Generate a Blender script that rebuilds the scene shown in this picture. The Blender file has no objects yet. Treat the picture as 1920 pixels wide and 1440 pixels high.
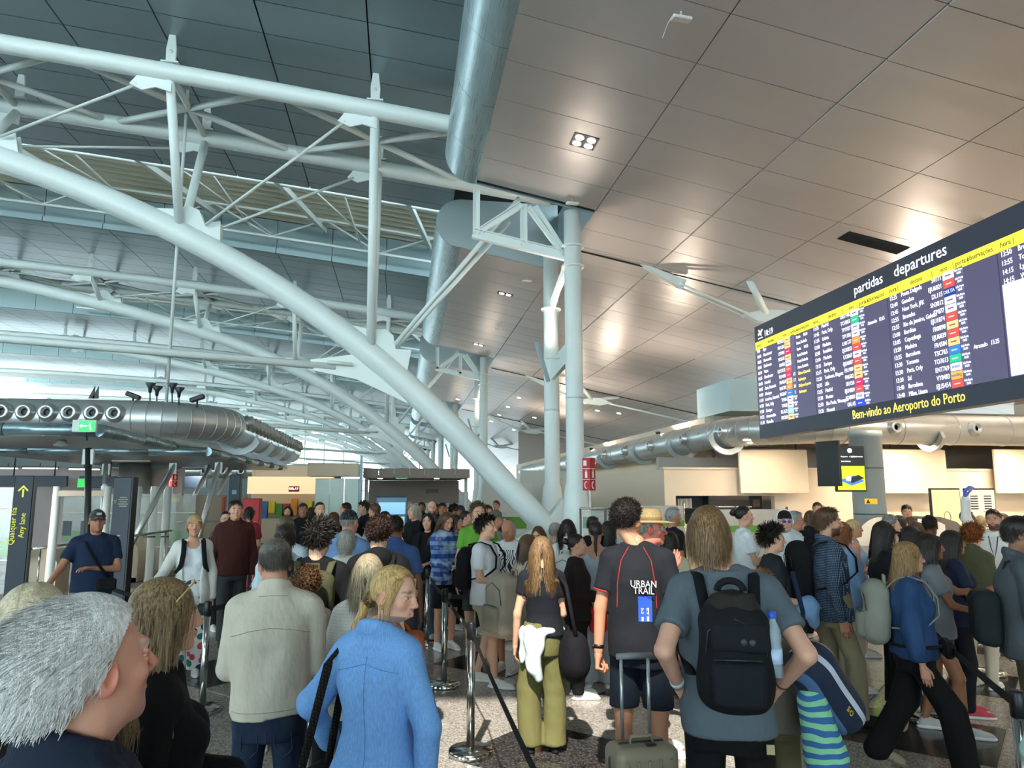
import bpy, bmesh, math, random
import numpy as np
from mathutils import Vector, Matrix, Euler

# ------------------------------------------------------------------ camera
F_PX, CAM_H, HOR_Y, VAN_X = 1380.0, 2.0, 926.0, 752.0
TH = math.atan((HOR_Y - 720) / F_PX)
PH = math.atan((960 - VAN_X) * math.cos(TH) / F_PX)
scene = bpy.context.scene
COL = scene.collection
cam_data = bpy.data.cameras.new('camera')
cam_data.sensor_fit = 'HORIZONTAL'
cam_data.sensor_width = 36.0
cam_data.lens = 36.0 * F_PX / 1920.0
cam_data.clip_start, cam_data.clip_end = 0.05, 500
cam = bpy.data.objects.new('camera', cam_data)
cam.location = (0, 0, CAM_H)
cam.rotation_euler = (math.pi / 2 + TH, 0, -PH)
COL.objects.link(cam)
scene.camera = cam

# ------------------------------------------------------------------ world, sun, exposure
scene.view_settings.view_transform = 'Standard'
scene.view_settings.look = 'None'
scene.view_settings.gamma = 1
scene.view_settings.use_curve_mapping = False
scene.view_settings.exposure = 0.76
world = bpy.data.worlds.new('sky')
scene.world = world
world.use_nodes = True
world.node_tree.nodes['Background'].inputs[0].default_value = (0.72, 0.91, 0.97, 1)
world.node_tree.nodes['Background'].inputs[1].default_value = 4.2
sun_data = bpy.data.lights.new('sun', 'SUN')
sun_data.energy = 5.0
sun_data.angle = math.radians(0.9)
sun_data.color = (1.0, 0.93, 0.82)
sun = bpy.data.objects.new('sun', sun_data)
SUN_DIR = Vector((3.0, 11.0, -13.0)).normalized()
sun.rotation_euler = SUN_DIR.to_track_quat('-Z', 'Y').to_euler()
sun.location = (0, -20, 30)
COL.objects.link(sun)
scene.cycles.use_adaptive_sampling = True
scene.cycles.adaptive_threshold = 0.2
scene.cycles.max_bounces = 6
scene.cycles.diffuse_bounces = 3
scene.cycles.glossy_bounces = 3
scene.cycles.transparent_max_bounces = 8
scene.cycles.caustics_reflective = False
scene.cycles.caustics_refractive = False
scene.cycles.sample_clamp_indirect = 4

# ------------------------------------------------------------------ photograph point -> place
_fw = np.array([math.sin(PH) * math.cos(TH), math.cos(PH) * math.cos(TH), math.sin(TH)])
_rt = np.array([math.cos(PH), -math.sin(PH), 0.0])
_up = np.cross(_rt, _fw)
_C = np.array([0, 0, CAM_H])
def ray(x, y): return _fw + _rt * (x - 960) / F_PX + _up * (720 - y) / F_PX
def atY(x, y, Y): d = ray(x, y); return Vector(_C + d * (Y / d[1]))
def atX(x, y, X): d = ray(x, y); return Vector(_C + d * (X / d[0]))
def atZ(x, y, Z): d = ray(x, y); return Vector(_C + d * ((Z - CAM_H) / d[2]))
_fh = np.array([math.sin(PH), math.cos(PH), 0.0])
def atD(x, y, D): d = ray(x, y); return Vector(_C + d * (D / float(d @ _fh)))

# ------------------------------------------------------------------ materials
MATS = {}
def srgb(c):
    if isinstance(c, str):
        c = c.lstrip('#'); c = [int(c[i:i+2], 16) / 255 for i in (0, 2, 4)]
    return tuple(((v / 12.92) if v <= 0.04045 else ((v + 0.055) / 1.055) ** 2.4) for v in c)
class NT:
    def __init__(s, name):
        s.m = bpy.data.materials.new(name); s.m.use_nodes = True
        s.t = s.m.node_tree; s.b = s.t.nodes['Principled BSDF']
    def n(s, kind, **kw):
        nd = s.t.nodes.new(kind)
        for k, v in kw.items():
            if k.startswith('_'): nd.inputs[k[1:].replace('_', ' ')].default_value = v
            else: setattr(nd, k, v)
        return nd
    def l(s, a, b): s.t.links.new(a, b)
    def coord(s, kind='Object'):
        return s.n('ShaderNodeTexCoord').outputs[kind]
    def mapping(s, vec, scale=(1, 1, 1), rot=(0, 0, 0), loc=(0, 0, 0)):
        m = s.n('ShaderNodeMapping'); m.inputs['Scale'].default_value = scale; m.inputs['Rotation'].default_value = rot; m.inputs['Location'].default_value = loc
        s.l(vec, m.inputs[0]); return m.outputs[0]
    def mix(s, f, a, b, blend='MIX'):
        m = s.n('ShaderNodeMix', data_type='RGBA', blend_type=blend)
        for i, v in ((0, f), (6, a), (7, b)):
            if hasattr(v, 'is_linked') or hasattr(v, 'links'): s.l(v, m.inputs[i])
            elif i == 0: m.inputs[0].default_value = v
            else: m.inputs[i].default_value = (*v, 1)
        return m.outputs[2]
    def math(s, op, a, b=0.0):
        m = s.n('ShaderNodeMath', operation=op)
        for i, v in ((0, a), (1, b)):
            if hasattr(v, 'links'): s.l(v, m.inputs[i])
            else: m.inputs[i].default_value = v
        return m.outputs[0]
    def ramp(s, f, p0, p1):
        r = s.n('ShaderNodeMapRange'); r.inputs[1].default_value = p0; r.inputs[2].default_value = p1
        s.l(f, r.inputs[0]); return r.outputs[0]
    def noise(s, vec, scale, detail=2.0, rough=0.5):
        nn = s.n('ShaderNodeTexNoise'); nn.inputs['Scale'].default_value = scale; nn.inputs['Detail'].default_value = detail; nn.inputs['Roughness'].default_value = rough
        s.l(vec, nn.inputs['Vector']); return nn.outputs[0]
    def bump(s, h, dist=0.01, strength=0.5):
        b = s.n('ShaderNodeBump'); b.inputs['Distance'].default_value = dist; b.inputs['Strength'].default_value = strength
        s.l(h, b.inputs['Height']); s.l(b.outputs[0], s.b.inputs['Normal'])
    def base(s, c):
        if hasattr(c, 'links'): s.l(c, s.b.inputs['Base Color'])
        else: s.b.inputs['Base Color'].default_value = (*c, 1)
def mat(name, col, rough=0.5, metal=0.0, var=0.06, vscale=3.0, bump=0.0, bscale=60.0, spec=None, alpha=None, emit=0.0, lin=False):
    if name in MATS: return MATS[name]
    c = tuple(col) if lin else srgb(col)
    k = NT(name)
    k.b.inputs['Roughness'].default_value = rough
    k.b.inputs['Metallic'].default_value = metal
    if spec is not None: k.b.inputs['Specular IOR Level'].default_value = spec
    if var:
        v = k.coord(); f = k.noise(v, vscale, 3)
        k.base(k.mix(f, tuple(x * (1 - var) for x in c), tuple(min(1, x * (1 + var)) for x in c)))
        if bump: k.bump(k.noise(v, bscale, 2), bump)
    else:
        k.base(c)
    if alpha is not None: k.b.inputs['Alpha'].default_value = alpha
    if emit:
        k.b.inputs['Emission Color'].default_value = (*c, 1); k.b.inputs['Emission Strength'].default_value = emit
    MATS[name] = k.m
    return k.m

# ------------------------------------------------------------------ meshes
class MB:
    """Collects boxes, tubes and solids of ONE part."""
    def __init__(s): s.v = []; s.f = []; s.mi = []; s.cur = 0; s.smooth = []; s.sm = False
    def add(s, vs, fs, sm=None):
        o = len(s.v); s.v += [tuple(p) for p in vs]
        sm = s.sm if sm is None else sm
        for f in fs: s.f.append(tuple(i + o for i in f)); s.mi.append(s.cur); s.smooth.append(sm)
        return s
    def box(s, c, d, rot=None):
        c = Vector(c); d = Vector(d) / 2
        vs = [Vector((x * d.x, y * d.y, z * d.z)) for x in (-1, 1) for y in (-1, 1) for z in (-1, 1)]
        if rot is not None:
            R = rot if isinstance(rot, Matrix) else Euler(rot).to_matrix()
            vs = [R @ v for v in vs]
        return s.add([v + c for v in vs], [(0, 1, 3, 2), (4, 6, 7, 5), (0, 4, 5, 1), (2, 3, 7, 6), (0, 2, 6, 4), (1, 5, 7, 3)], False)
    def bevbox(s, c, d, b=0.01, rot=None):
        c = Vector(c); hx, hy, hz = [x / 2 for x in d]; b = min(b, hx * .9, hy * .9, hz * .9)
        vs = []; idx = {}
        for sx in (-1, 1):
            for sy in (-1, 1):
                for sz in (-1, 1):
                    for a in range(3):
                        p = [sx * hx, sy * hy, sz * hz]
                        for j, sg in enumerate((sx, sy, sz)):
                            if j != a: p[j] -= sg * b
                        idx[(sx, sy, sz, a)] = len(vs); vs.append(Vector(p))
        fs = []
        for a in range(3):
            o = [j for j in range(3) if j != a]
            for sg in (-1, 1):
                q = []
                for (p1, p2) in ((-1, -1), (1, -1), (1, 1), (-1, 1)):
                    k = [0, 0, 0]; k[a] = sg; k[o[0]] = p1; k[o[1]] = p2
                    q.append(idx[(*k, a)])
                fs.append(q if (sg > 0) == (a != 1) else q[::-1])
        for a in range(3):
            o = [j for j in range(3) if j != a]
            for p1 in (-1, 1):
                for p2 in (-1, 1):
                    q = []
                    for (axis, sg) in ((o[0], -1), (o[0], 1), (o[1], 1), (o[1], -1)):
                        k = [0, 0, 0]; k[a] = sg; k[o[0]] = p1; k[o[1]] = p2
                        q.append(idx[(*k, axis)])
                    fs.append(q)
        for sx in (-1, 1):
            for sy in (-1, 1):
                for sz in (-1, 1): fs.append([idx[(sx, sy, sz, a)] for a in range(3)])
        if rot is not None:
            R = rot if isinstance(rot, Matrix) else Euler(rot).to_matrix()
            vs = [R @ v for v in vs]
        return s.add([v + c for v in vs], fs, False)
    def tube(s, path, r, seg=10, cap=True, flat=1.0, upv=None):
        P = [Vector(p) for p in path]; n = len(P)
        rs = r if isinstance(r, (list, tuple)) else [r] * n
        vs = []; prev = None
        for i in range(n):
            t = (P[min(i + 1, n - 1)] - P[max(i - 1, 0)])
            t = t.normalized() if t.length > 1e-9 else Vector((0, 0, 1))
            if prev is None:
                u = upv if upv is not None else (Vector((0, 0, 1)) if abs(t.z) < 0.9 else Vector((0, 1, 0)))
                a = t.cross(Vector(u)).normalized()
            else:
                a = (prev - t * prev.dot(t)).normalized()
            prev = a; b = t.cross(a)
            for k in range(seg):
                w = 2 * math.pi * k / seg
                vs.append(P[i] + a * (math.cos(w) * rs[i]) + b * (math.sin(w) * rs[i] * flat))
        fs = [(i * seg + k, i * seg + (k + 1) % seg, (i + 1) * seg + (k + 1) % seg, (i + 1) * seg + k) for i in range(n - 1) for k in range(seg)]
        s.add(vs, fs, True)
        if cap:
            o = len(s.v) - len(vs)
            s.f.append(tuple(o + k for k in reversed(range(seg)))); s.mi.append(s.cur); s.smooth.append(False)
            s.f.append(tuple(o + (n - 1) * seg + k for k in range(seg))); s.mi.append(s.cur); s.smooth.append(False)
        return s
    def lathe(s, prof, c=(0, 0, 0), seg=24, axis=None, sm=True):
        c = Vector(c); R = Matrix.Identity(3)
        if axis is not None: R = Vector(axis).normalized().to_track_quat('Z', 'Y').to_matrix()
        vs = []
        for (r, z) in prof:
            for k in range(seg):
                w = 2 * math.pi * k / seg
                vs.append(c + R @ Vector((r * math.cos(w), r * math.sin(w), z)))
        n = len(prof)
        fs = [(i * seg + k, i * seg + (k + 1) % seg, (i + 1) * seg + (k + 1) % seg, (i + 1) * seg + k) for i in range(n - 1) for k in range(seg)]
        if prof[0][0] > 1e-6: fs.append(tuple(reversed(range(seg))))
        if prof[-1][0] > 1e-6: fs.append(tuple((n - 1) * seg + k for k in range(seg)))
        return s.add(vs, fs, sm)
    def prism(s, poly, ext, sm=False):
        """poly: list of 3-D points, ext: extrusion vector"""
        P = [Vector(p) for p in poly]; e = Vector(ext); n = len(P)
        fs = [tuple(range(n)), tuple(reversed(range(n, 2 * n)))] + [(i + n, (i + 1) % n + n, (i + 1) % n, i) for i in range(n)]
        return s.add(P + [p + e for p in P], fs, sm)
    def quad(s, a, b, c, d): return s.add([a, b, c, d], [(0, 1, 2, 3)], False)
    def ball(s, c, r, seg=12, rings=8):
        c = Vector(c); r = Vector((r, r, r)) if not hasattr(r, '__len__') else Vector(r)
        vs = [c + Vector((0, 0, r.z))]; fs = []
        for i in range(1, rings):
            a = math.pi * i / rings
            for k in range(seg):
                w = 2 * math.pi * k / seg
                vs.append(c + Vector((r.x * math.sin(a) * math.cos(w), r.y * math.sin(a) * math.sin(w), r.z * math.cos(a))))
        vs.append(c - Vector((0, 0, r.z))); L = len(vs) - 1
        for k in range(seg): fs.append((0, 1 + k, 1 + (k + 1) % seg))
        for i in range(rings - 2):
            for k in range(seg): fs.append((1 + i * seg + k, 1 + (i + 1) * seg + k, 1 + (i + 1) * seg + (k + 1) % seg, 1 + i * seg + (k + 1) % seg))
        for k in range(seg): fs.append((L, 1 + (rings - 2) * seg + (k + 1) % seg, 1 + (rings - 2) * seg + k))
        return s.add(vs, fs, True)
    def mesh(s, name, mats):
        me = bpy.data.meshes.new(name); me.from_pydata(s.v, [], s.f)
        for m in (mats if isinstance(mats, (list, tuple)) else [mats]): me.materials.append(m)
        me.polygons.foreach_set('use_smooth', s.smooth); me.polygons.foreach_set('material_index', s.mi)
        me.update(); return me
    def build(s, name, mats, parent=None, loc=None):
        return link(name, s.mesh(name, mats), parent, loc)
def link(name, data, parent=None, loc=None, rz=None):
    o = bpy.data.objects.new(name, data); COL.objects.link(o)
    if parent is not None: o.parent = parent
    if loc is not None: o.location = loc
    if rz is not None: o.rotation_euler = (0, 0, rz)
    return o
def tag(o, label=None, cat=None, group=None, kind=None):
    if label: o['label'] = label
    if cat: o['category'] = cat
    if group: o['group'] = group
    if kind: o['kind'] = kind
    return o
def empty(name, loc=(0, 0, 0), rz=0, label=None, cat=None, group=None, kind=None):
    return tag(link(name, None, None, loc, rz), label, cat, group, kind)
def copy_tree(o, parent=None):
    c = o.copy(); COL.objects.link(c); c.parent = parent
    for ch in o.children: copy_tree(ch, c)
    return c
TXT = {}
def text(body, size, mtl, parent, loc, rot, name='lettering', align='LEFT', space=1.0, sx=1.0, extrude=0.002, line=1.0):
    key = (body, size, mtl.name, align, extrude)
    if key not in TXT:
        cu = bpy.data.curves.new(name, 'FONT'); cu.body = body; cu.size = size; cu.align_x = align; cu.extrude = extrude
        cu.space_character = space; cu.space_line = line; cu.resolution_u = 2
        t = bpy.data.objects.new('t', cu)
        me = bpy.data.meshes.new_from_object(t); me.name = name; me.materials.clear(); me.materials.append(mtl)
        bpy.data.objects.remove(t); bpy.data.curves.remove(cu); TXT[key] = me
    o = bpy.data.objects.new(name, TXT[key]); COL.objects.link(o); o.parent = parent
    o.location = loc; o.rotation_euler = rot; o.scale = (sx, 1, 1)
    return o
rnd = random.Random(7)
# ================================================================== the hall
Y1, BAY, NB = 16.1, 17.7, 7
Y_END = 128.0
def zr(X): return 10.70 - 0.124 * X - 0.0014 * X * X            # main roof, gently arched
def zs(X): return 8.903 - 0.2 * X                                # sloping soffit on the right
M_white = mat('white_painted_steel', '#dfe9e6', 0.38, 0.0, 0.04, 1.5)
M_rod = mat('white_rod_steel', '#cfd8d4', 0.4, 0.0, 0.04)
def panel_mat(name, col, rough, metal):
    k = NT(name); c = srgb(col); v = k.coord()
    geo = k.n('ShaderNodeNewGeometry').outputs['Position']
    f = k.noise(k.mapping(geo, (0.35, 0.9, 0.35)), 1.0, 2)
    k.base(k.mix(f, tuple(x * 0.88 for x in c), tuple(x * 1.12 for x in c)))
    k.b.inputs['Roughness'].default_value = rough; k.b.inputs['Metallic'].default_value = metal
    k.bump(k.noise(k.mapping(geo, (0.25, 1.0, 0.25)), 1.6, 1), 0.05, 0.25)
    return k.m
M_roof = panel_mat('grey_roof_panel', '#8b9da2', 0.36, 0.3)
M_soff = panel_mat('warm_grey_soffit_panel', '#c4bcb8', 0.34, 0.18)
M_joint = mat('dark_panel_joint', '#14181a', 0.8, 0, 0.0)
M_drum = None
def brushed(name, col, rough=0.3, metal=0.9, stretch=(1, 30, 30), band=0.0):
    k = NT(name); c = srgb(col); v = k.coord()
    f = k.noise(k.mapping(v, stretch), 3.0, 3)
    k.base(k.mix(f, tuple(x * 0.85 for x in c), tuple(min(1, x * 1.12) for x in c)))
    k.b.inputs['Metallic'].default_value = metal
    r = k.ramp(f, -0.8, 1.8); k.l(k.math('MULTIPLY', r, rough * 2), k.b.inputs['Roughness'])
    return k.m
M_drum = brushed('brushed_bullnose_metal', '#a9bec3', 0.3, 0.55, (30, 0.5, 30))
M_duct = brushed('galvanised_duct_metal', '#c3c8c7', 0.33, 0.7, (.8, .8, .8))
M_steel = brushed('polished_stainless_steel', '#b9bab6', 0.16, 1.0, (40, 40, 1))

# ---- floor: granite bed, light and dark diamond slabs near the queue
def granite(name, base, dark, light):
    k = NT(name); v = k.coord('Object'); geo = k.n('ShaderNodeNewGeometry').outputs['Position']
    vo = k.n('ShaderNodeTexVoronoi'); vo.inputs['Scale'].default_value = 75; k.l(geo, vo.inputs['Vector'])
    sp = k.n('ShaderNodeSeparateColor'); k.l(vo.outputs['Color'], sp.inputs[0])
    c1 = k.mix(k.ramp(sp.outputs[0], 0.55, 0.75), srgb(base), srgb(dark))
    c2 = k.mix(k.ramp(sp.outputs[1], 0.72, 0.8), c1, srgb(light))
    k.base(k.mix(k.ramp(k.noise(geo, 1.2, 2), 0.2, 0.8), c2, c2)); 
    k.b.inputs['Roughness'].default_value = 0.16; k.b.inputs['Specular IOR Level'].default_value = 0.45
    return k.m
M_gran = granite('speckled_grey_granite', '#a39e97', '#827d76', '#bcb7ae')
M_grdk = granite('dark_polished_granite', '#3b3a3a', '#242424', '#565452')
def floor_base():
    k = NT('granite_floor_far'); geo = k.n('ShaderNodeNewGeometry').outputs['Position']
    m = k.mapping(geo, (1 / 1.131, 1 / 1.131, 1), (0, 0, math.pi / 4))
    sx = k.n('ShaderNodeSeparateXYZ'); k.l(m, sx.inputs[0])
    def idx(o): return k.math('FLOOR', k.math('ADD', o, -0.02))
    ex = k.math('MODULO', k.math('ABSOLUTE', idx(sx.outputs[0])), 2.0); ey = k.math('MODULO', k.math('ABSOLUTE', idx(sx.outputs[1])), 2.0)
    both = k.math('MULTIPLY', k.math('LESS_THAN', ex, 0.5), k.math('LESS_THAN', ey, 0.5))
    n = k.noise(geo, 40, 2)
    lt = k.mix(n, srgb('#8f8b85'), srgb('#bdb7af')); dk = k.mix(n, srgb('#2f2f2f'), srgb('#474645'))
    k.base(k.mix(both, lt, dk)); k.b.inputs['Roughness'].default_value = 0.17; k.b.inputs['Specular IOR Level'].default_value = 0.45
    return k.m
floor = MB().add([(-60, -40, -0.012), (45, -40, -0.012), (45, 150, -0.012), (-60, 150, -0.012)], [(0, 1, 2, 3)]).build('floor', floor_base())
tag(floor, 'polished grey granite concourse floor with dark diamond slabs', kind='structure')
HD = 0.8
tmesh = {}
for dk in (0, 1):
    g = HD - 0.006; z = 0.0; h = 0.012; b = 0.004
    m = MB()
    m.add([(g, 0, -h), (0, g, -h), (-g, 0, -h), (0, -g, -h), (g, 0, z - b), (0, g, z - b), (-g, 0, z - b), (0, -g, z - b), (g - b, 0, z), (0, g - b, z), (b - g, 0, z), (0, b - g, z)],
          [(8, 9, 10, 11)] + [(4 + i, 4 + (i + 1) % 4, 8 + (i + 1) % 4, 8 + i) for i in range(4)] + [(i, (i + 1) % 4, 4 + (i + 1) % 4, 4 + i) for i in range(4)])
    tmesh[dk] = m.mesh('floor_slab', M_grdk if dk else M_gran)
for a in range(-14, 15):
    for b in range(-14, 15):
        cx, cy = 1.2 + (a + b) * HD, 9.2 + (a - b) * HD
        if -4.2 < cx < 8.3 and 3.6 < cy < 15.2:
            dk = 1 if (a % 2 == 0 and b % 2 == 0) else 0
            link('floor_slab', tmesh[dk], floor, (cx, cy, 0.0))

# ---- main roof: dark backing, panels one by one where they show large
SLOTS = [(21.6 + BAY * i, 28.2 + BAY * i) for i in range(-2, 6)]
HOLE = (-2.9, 0.3, -3.9, -1.7)                                   # unseen opening added in the roof to let the sun onto the floor
XL = [-0.82 - 2.08 * k for k in range(-1, 24)]                    # panel lines, right to left
XL[0] = 1.35
roof = MB()
def roof_sheet(mb, y0, y1, off, xs=None):
    xs = xs or [4.6, 3.0] + [1.4 - 2.0 * i for i in range(25)]
    for i in range(len(xs) - 1):
        a, b = xs[i], xs[i + 1]
        mb.quad((b, y0, zr(b) + off), (a, y0, zr(a) + off), (a, y1, zr(a) + off), (b, y1, zr(b) + off))
        mb.quad((b, y1, zr(b) + off + .3), (a, y1, zr(a) + off + .3), (a, y0, zr(a) + off + .3), (b, y0, zr(b) + off + .3))
ys = [-30.0] + [v for s in SLOTS for v in s] + [Y_END]
bands = [(ys[i], ys[i + 1]) for i in range(0, len(ys) - 1, 2)]
bands = [b for b in bands if b[1] - b[0] > 0.1]
bands[0] = (-30.0, bands[0][1]) if bands[0][0] < -29 else bands[0]
for (a, b) in bands:
    if a < HOLE[2] < b:
        roof_sheet(roof, a, HOLE[2], .06); roof_sheet(roof, HOLE[3], b, .06)
        roof_sheet(roof, HOLE[2], HOLE[3], .06, [4.6, 3.0, 1.4, HOLE[1]]); roof_sheet(roof, HOLE[2], HOLE[3], .06, [HOLE[0]] + [HOLE[0] - 2.4 * i for i in range(1, 19)])
    else: roof_sheet(roof, a, b, 0.06)
roof_o = roof.build('ceiling', M_joint); tag(roof_o, 'grey panelled arched concourse ceiling', kind='structure')
def roof_panel(x1, x0, dy, gap=0.016):
    """panel between x0 (left) and x1 (right), depth dy, slightly cupped rim"""
    a, b = x0 + gap, x1 - gap; g = dy / 2 - gap
    mb = MB(); zm = zr((a + b) / 2); cx = (a + b) / 2
    za, zb = zr(a) - zm, zr(b) - zm
    mb.add([(a - cx, -g, za), (b - cx, -g, zb), (b - cx, g, zb), (a - cx, g, za), (a - cx, -g, za + .05), (b - cx, -g, zb + .05), (b - cx, g, zb + .05), (a - cx, g, za + .05)],
           [(3, 2, 1, 0), (0, 1, 5, 4), (1, 2, 6, 5), (2, 3, 7, 6), (3, 0, 4, 7)])
    return mb.mesh('ceiling_panel', M_roof), (cx, zm)
far_roof = MB()
PY = 1.02
pm = {}
for (a, b) in bands:
    j0 = math.ceil((a - 15.03) / PY - 1e-6); rows = []
    y = a
    while y < b - 0.05:
        nx = 15.03 + PY * (math.floor((y - 15.03) / PY + 1e-6) + 1); nx = min(nx, b)
        rows.append((y, nx)); y = nx
    for (ya, yb) in rows:
        for i in range(len(XL) - 1):
            near = 11.2 < (ya + yb) / 2 < 21.7 and XL[i] > -13 or (28 < ya < 35 and XL[i] > -9)
            if ya < 8: 
                if ya < -16 or XL[i] < -22: continue
                if yb > HOLE[2] - .1 and ya < HOLE[3] + .1 and XL[i + 1] < HOLE[1] and XL[i] > HOLE[0]: continue
            if near:
                key = (i, round(yb - ya, 3))
                if key not in pm: pm[key] = roof_panel(XL[i], XL[i + 1], yb - ya)
                me, (cx, zm) = pm[key]
                link('ceiling_panel', me, roof_o, (cx, (ya + yb) / 2, zm))
            else:
                x1, x0 = XL[i] - .014, XL[i + 1] + .014
                far_roof.quad((x0, yb - .014, zr(x0)), (x1, yb - .014, zr(x1)), (x1, ya + .014, zr(x1)), (x0, ya + .014, zr(x0)))
o = far_roof.build('ceiling_panel_field', M_roof, roof_o); o['kind'] = 'stuff'

# ---- rooflight slots: fascia walls, corrugated deck, lattice trusses
M_fasc = panel_mat('teal_grey_fascia_panel', '#7d9296', 0.4, 0.3)
M_deck = mat('cream_corrugated_deck', '#cfcdb9', 0.6, 0, 0.03)
for si, (ya, yb) in enumerate(SLOTS):
    vis = ya > 12
    fm = MB()
    for k in range(24):
        x1, x0 = 1.3 - 2.08 * k, 1.3 - 2.08 * (k + 1) + .03
        if si in (2, 3) and k < 8: continue
        fm.prism([(x0, yb, zr(x0)), (x1, yb, zr(x1)), (x1, yb, zr(x1) + 1.15), (x0, yb, zr(x0) + 1.15)], (0, .06, 0))
    xs_ = [4.6, 3.0] + [1.3 - 2.08 * k for k in range(25)]
    for i in range(len(xs_) - 1): fm.quad((xs_[i + 1], yb + .1, zr(xs_[i + 1]) - .02), (xs_[i], yb + .1, zr(xs_[i]) - .02), (xs_[i], yb + .1, zr(xs_[i]) + 1.15), (xs_[i + 1], yb + .1, zr(xs_[i + 1]) + 1.15))
    f_o = fm.build('rooflight_fascia', M_fasc); f_o['kind'] = 'structure'
    tag(f_o, 'panelled upstand along rooflight opening %s' % ['behind the queue', 'overhead', 'behind the nearest truss', 'behind the second truss', 'behind the third truss', 'behind the fourth truss', 'behind the fifth truss', 'behind the sixth truss'][si])
    if si in (2, 3):
        for k in range(8):
            x1, x0 = 1.3 - 2.08 * k, 1.3 - 2.08 * (k + 1) + .03
            MB().prism([(x0, yb, zr(x0)), (x1, yb, zr(x1)), (x1, yb, zr(x1) + 1.15), (x0, yb, zr(x0) + 1.15)], (0, .06, 0)).build('fascia_panel', M_fasc, f_o)
            MB().prism([(x0, yb - .12, zr(x0) - .18), (x1, yb - .12, zr(x1) - .18), (x1, yb - .12, zr(x1) + .02), (x0, yb - .12, zr(x0) + .02)], (0, .22, 0)).build('fascia_kerb', M_fasc, f_o)
    if si >= 0:
        # corrugated deck over the slot, open clerestory towards the queue
        dm = MB(); n = 26
        y0d, y1d = ya - 2.0, yb + .4  # overhang added past the near edge of the opening to keep direct sun out
        xs = [4.6] + [1.3 - 4.0 * i for i in range(11)]
        pts = []
        for j in range(n * 2):
            t = j / (n * 2 - 1); pts.append((y0d + (y1d - y0d) * t, 0.07 * (1 if (j // 1) % 2 else 0)))
        for i in range(len(xs) - 1):
            for j in range(len(pts) - 1):
                (p, h), (q, g) = pts[j], pts[j + 1]
                x1, x0 = xs[i], xs[i + 1]
                dq, dp = [2.2 - 1.12 * (w - y0d) / (y1d - y0d) for w in (q, p)]
                dm.quad((x0, q, zr(x0) + dq + g), (x1, q, zr(x1) + dq + g), (x1, p, zr(x1) + dp + h), (x0, p, zr(x0) + dp + h))
        d_o = dm.build('rooflight_deck', M_deck); tag(d_o, 'cream corrugated roof deck above the rooflight opening number %d' % (si + 1), kind='structure')
    if si in (2, 3, 4):
        tr = empty('lattice_truss', (0, (ya + yb) / 2, 0), 0, 'white lattice truss inside the rooflight opening, %s from the queue' % ['nearest', 'second', 'third'][si - 2], 'truss', 'lattice trusses in the rooflights')
        X0, X1, dx = 1.0, -19.0, 2.0
        for nm, yy, zz in (('bottom_chord', -2.6, .25), ('bottom_chord', 2.6, .25), ('top_chord', -2.0, 1.45), ('top_chord', 2.0, 1.0)):
            MB().tube([(X0 - i * dx, yy, zr(X0 - i * dx) + zz) for i in range(11)], .055, 6).build(nm, M_rod, tr)
        nseg = 10 if si == 2 else 8
        for i in range(nseg):
            xa, xb = X0 - i * dx, X0 - (i + 1) * dx
            up = i % 2
            for yy, y2, zt_ in ((-2.6, -2.0, 1.45), (2.6, 2.0, 1.0)):
                p = (xa if up else xb, yy, zr(xa if up else xb) + .25); q = (xb if up else xa, y2, zr(xb if up else xa) + zt_)
                MB().tube([p, q], .04, 6).build('diagonal', M_rod, tr)
            xm = (xa + xb) / 2
            if i % 2 == 0:
                MB().prism([(xm - .07, -3.1, zr(xm) + .15), (xm + .07, -3.1, zr(xm) + .15), (xm + .07, -3.1, zr(xm) + .35), (xm - .07, -3.1, zr(xm) + .35)], (0.9, 6.0, .55)).build('cross_beam', M_rod, tr)
            else:
                MB().tube([(xm, -2.6, zr(xm) + .35), (xm + .3, 2.6, zr(xm) + .35)], .04, 6).build('cross_tie', M_rod, tr)
                MB().tube([(xa, 2.6, zr(xa) + .35), (xb, -2.6, zr(xb) + .35)], .03, 6).build('cross_tie', M_rod, tr)
                MB().tube([(xm, -2.6, zr(xm) + .35), (xm, -2.0, zr(xm) + 1.5)], .035, 6).build('hanger', M_rod, tr)

# ---- primary trusses, one built and the others copied
ARCH = [(3.30, 1.15), (2.3, 2.15), (1.0, 3.5), (-.7, 5.0), (-2.7, 6.4), (-4.87, 7.57), (-6.7, 8.36), (-8.54, 9.0), (-11, 9.7), (-13, 10.2), (-17.7, 11.2), (-23, 11.95), (-30, 12.4), (-40, 12.5)]
def spline(pts, n=6):
    out = []
    P = [pts[0]] + pts + [pts[-1]]
    for i in range(1, len(P) - 2):
        p0, p1, p2, p3 = [np.array(q, float) for q in P[i - 1:i + 3]]
        for k in range(n):
            t = k / n
            out.append(tuple(0.5 * ((2 * p1) + (-p0 + p2) * t + (2 * p0 - 5 * p1 + 4 * p2 - p3) * t * t + (-p0 + 3 * p1 - 3 * p2 + p3) * t ** 3)))
    out.append(tuple(pts[-1])); return out
AS = spline(ARCH, 5)
def arch_z(X):
    xs = [p[0] for p in AS][::-1]; zs_ = [p[1] for p in AS][::-1]
    return float(np.interp(X, xs, zs_))
DY = 1.4
NODES = [-.72, -4.82, -9.0, -13.2, -17.4, -21.6]
def chord_z(X): return zr(X) - 0.82
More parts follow.
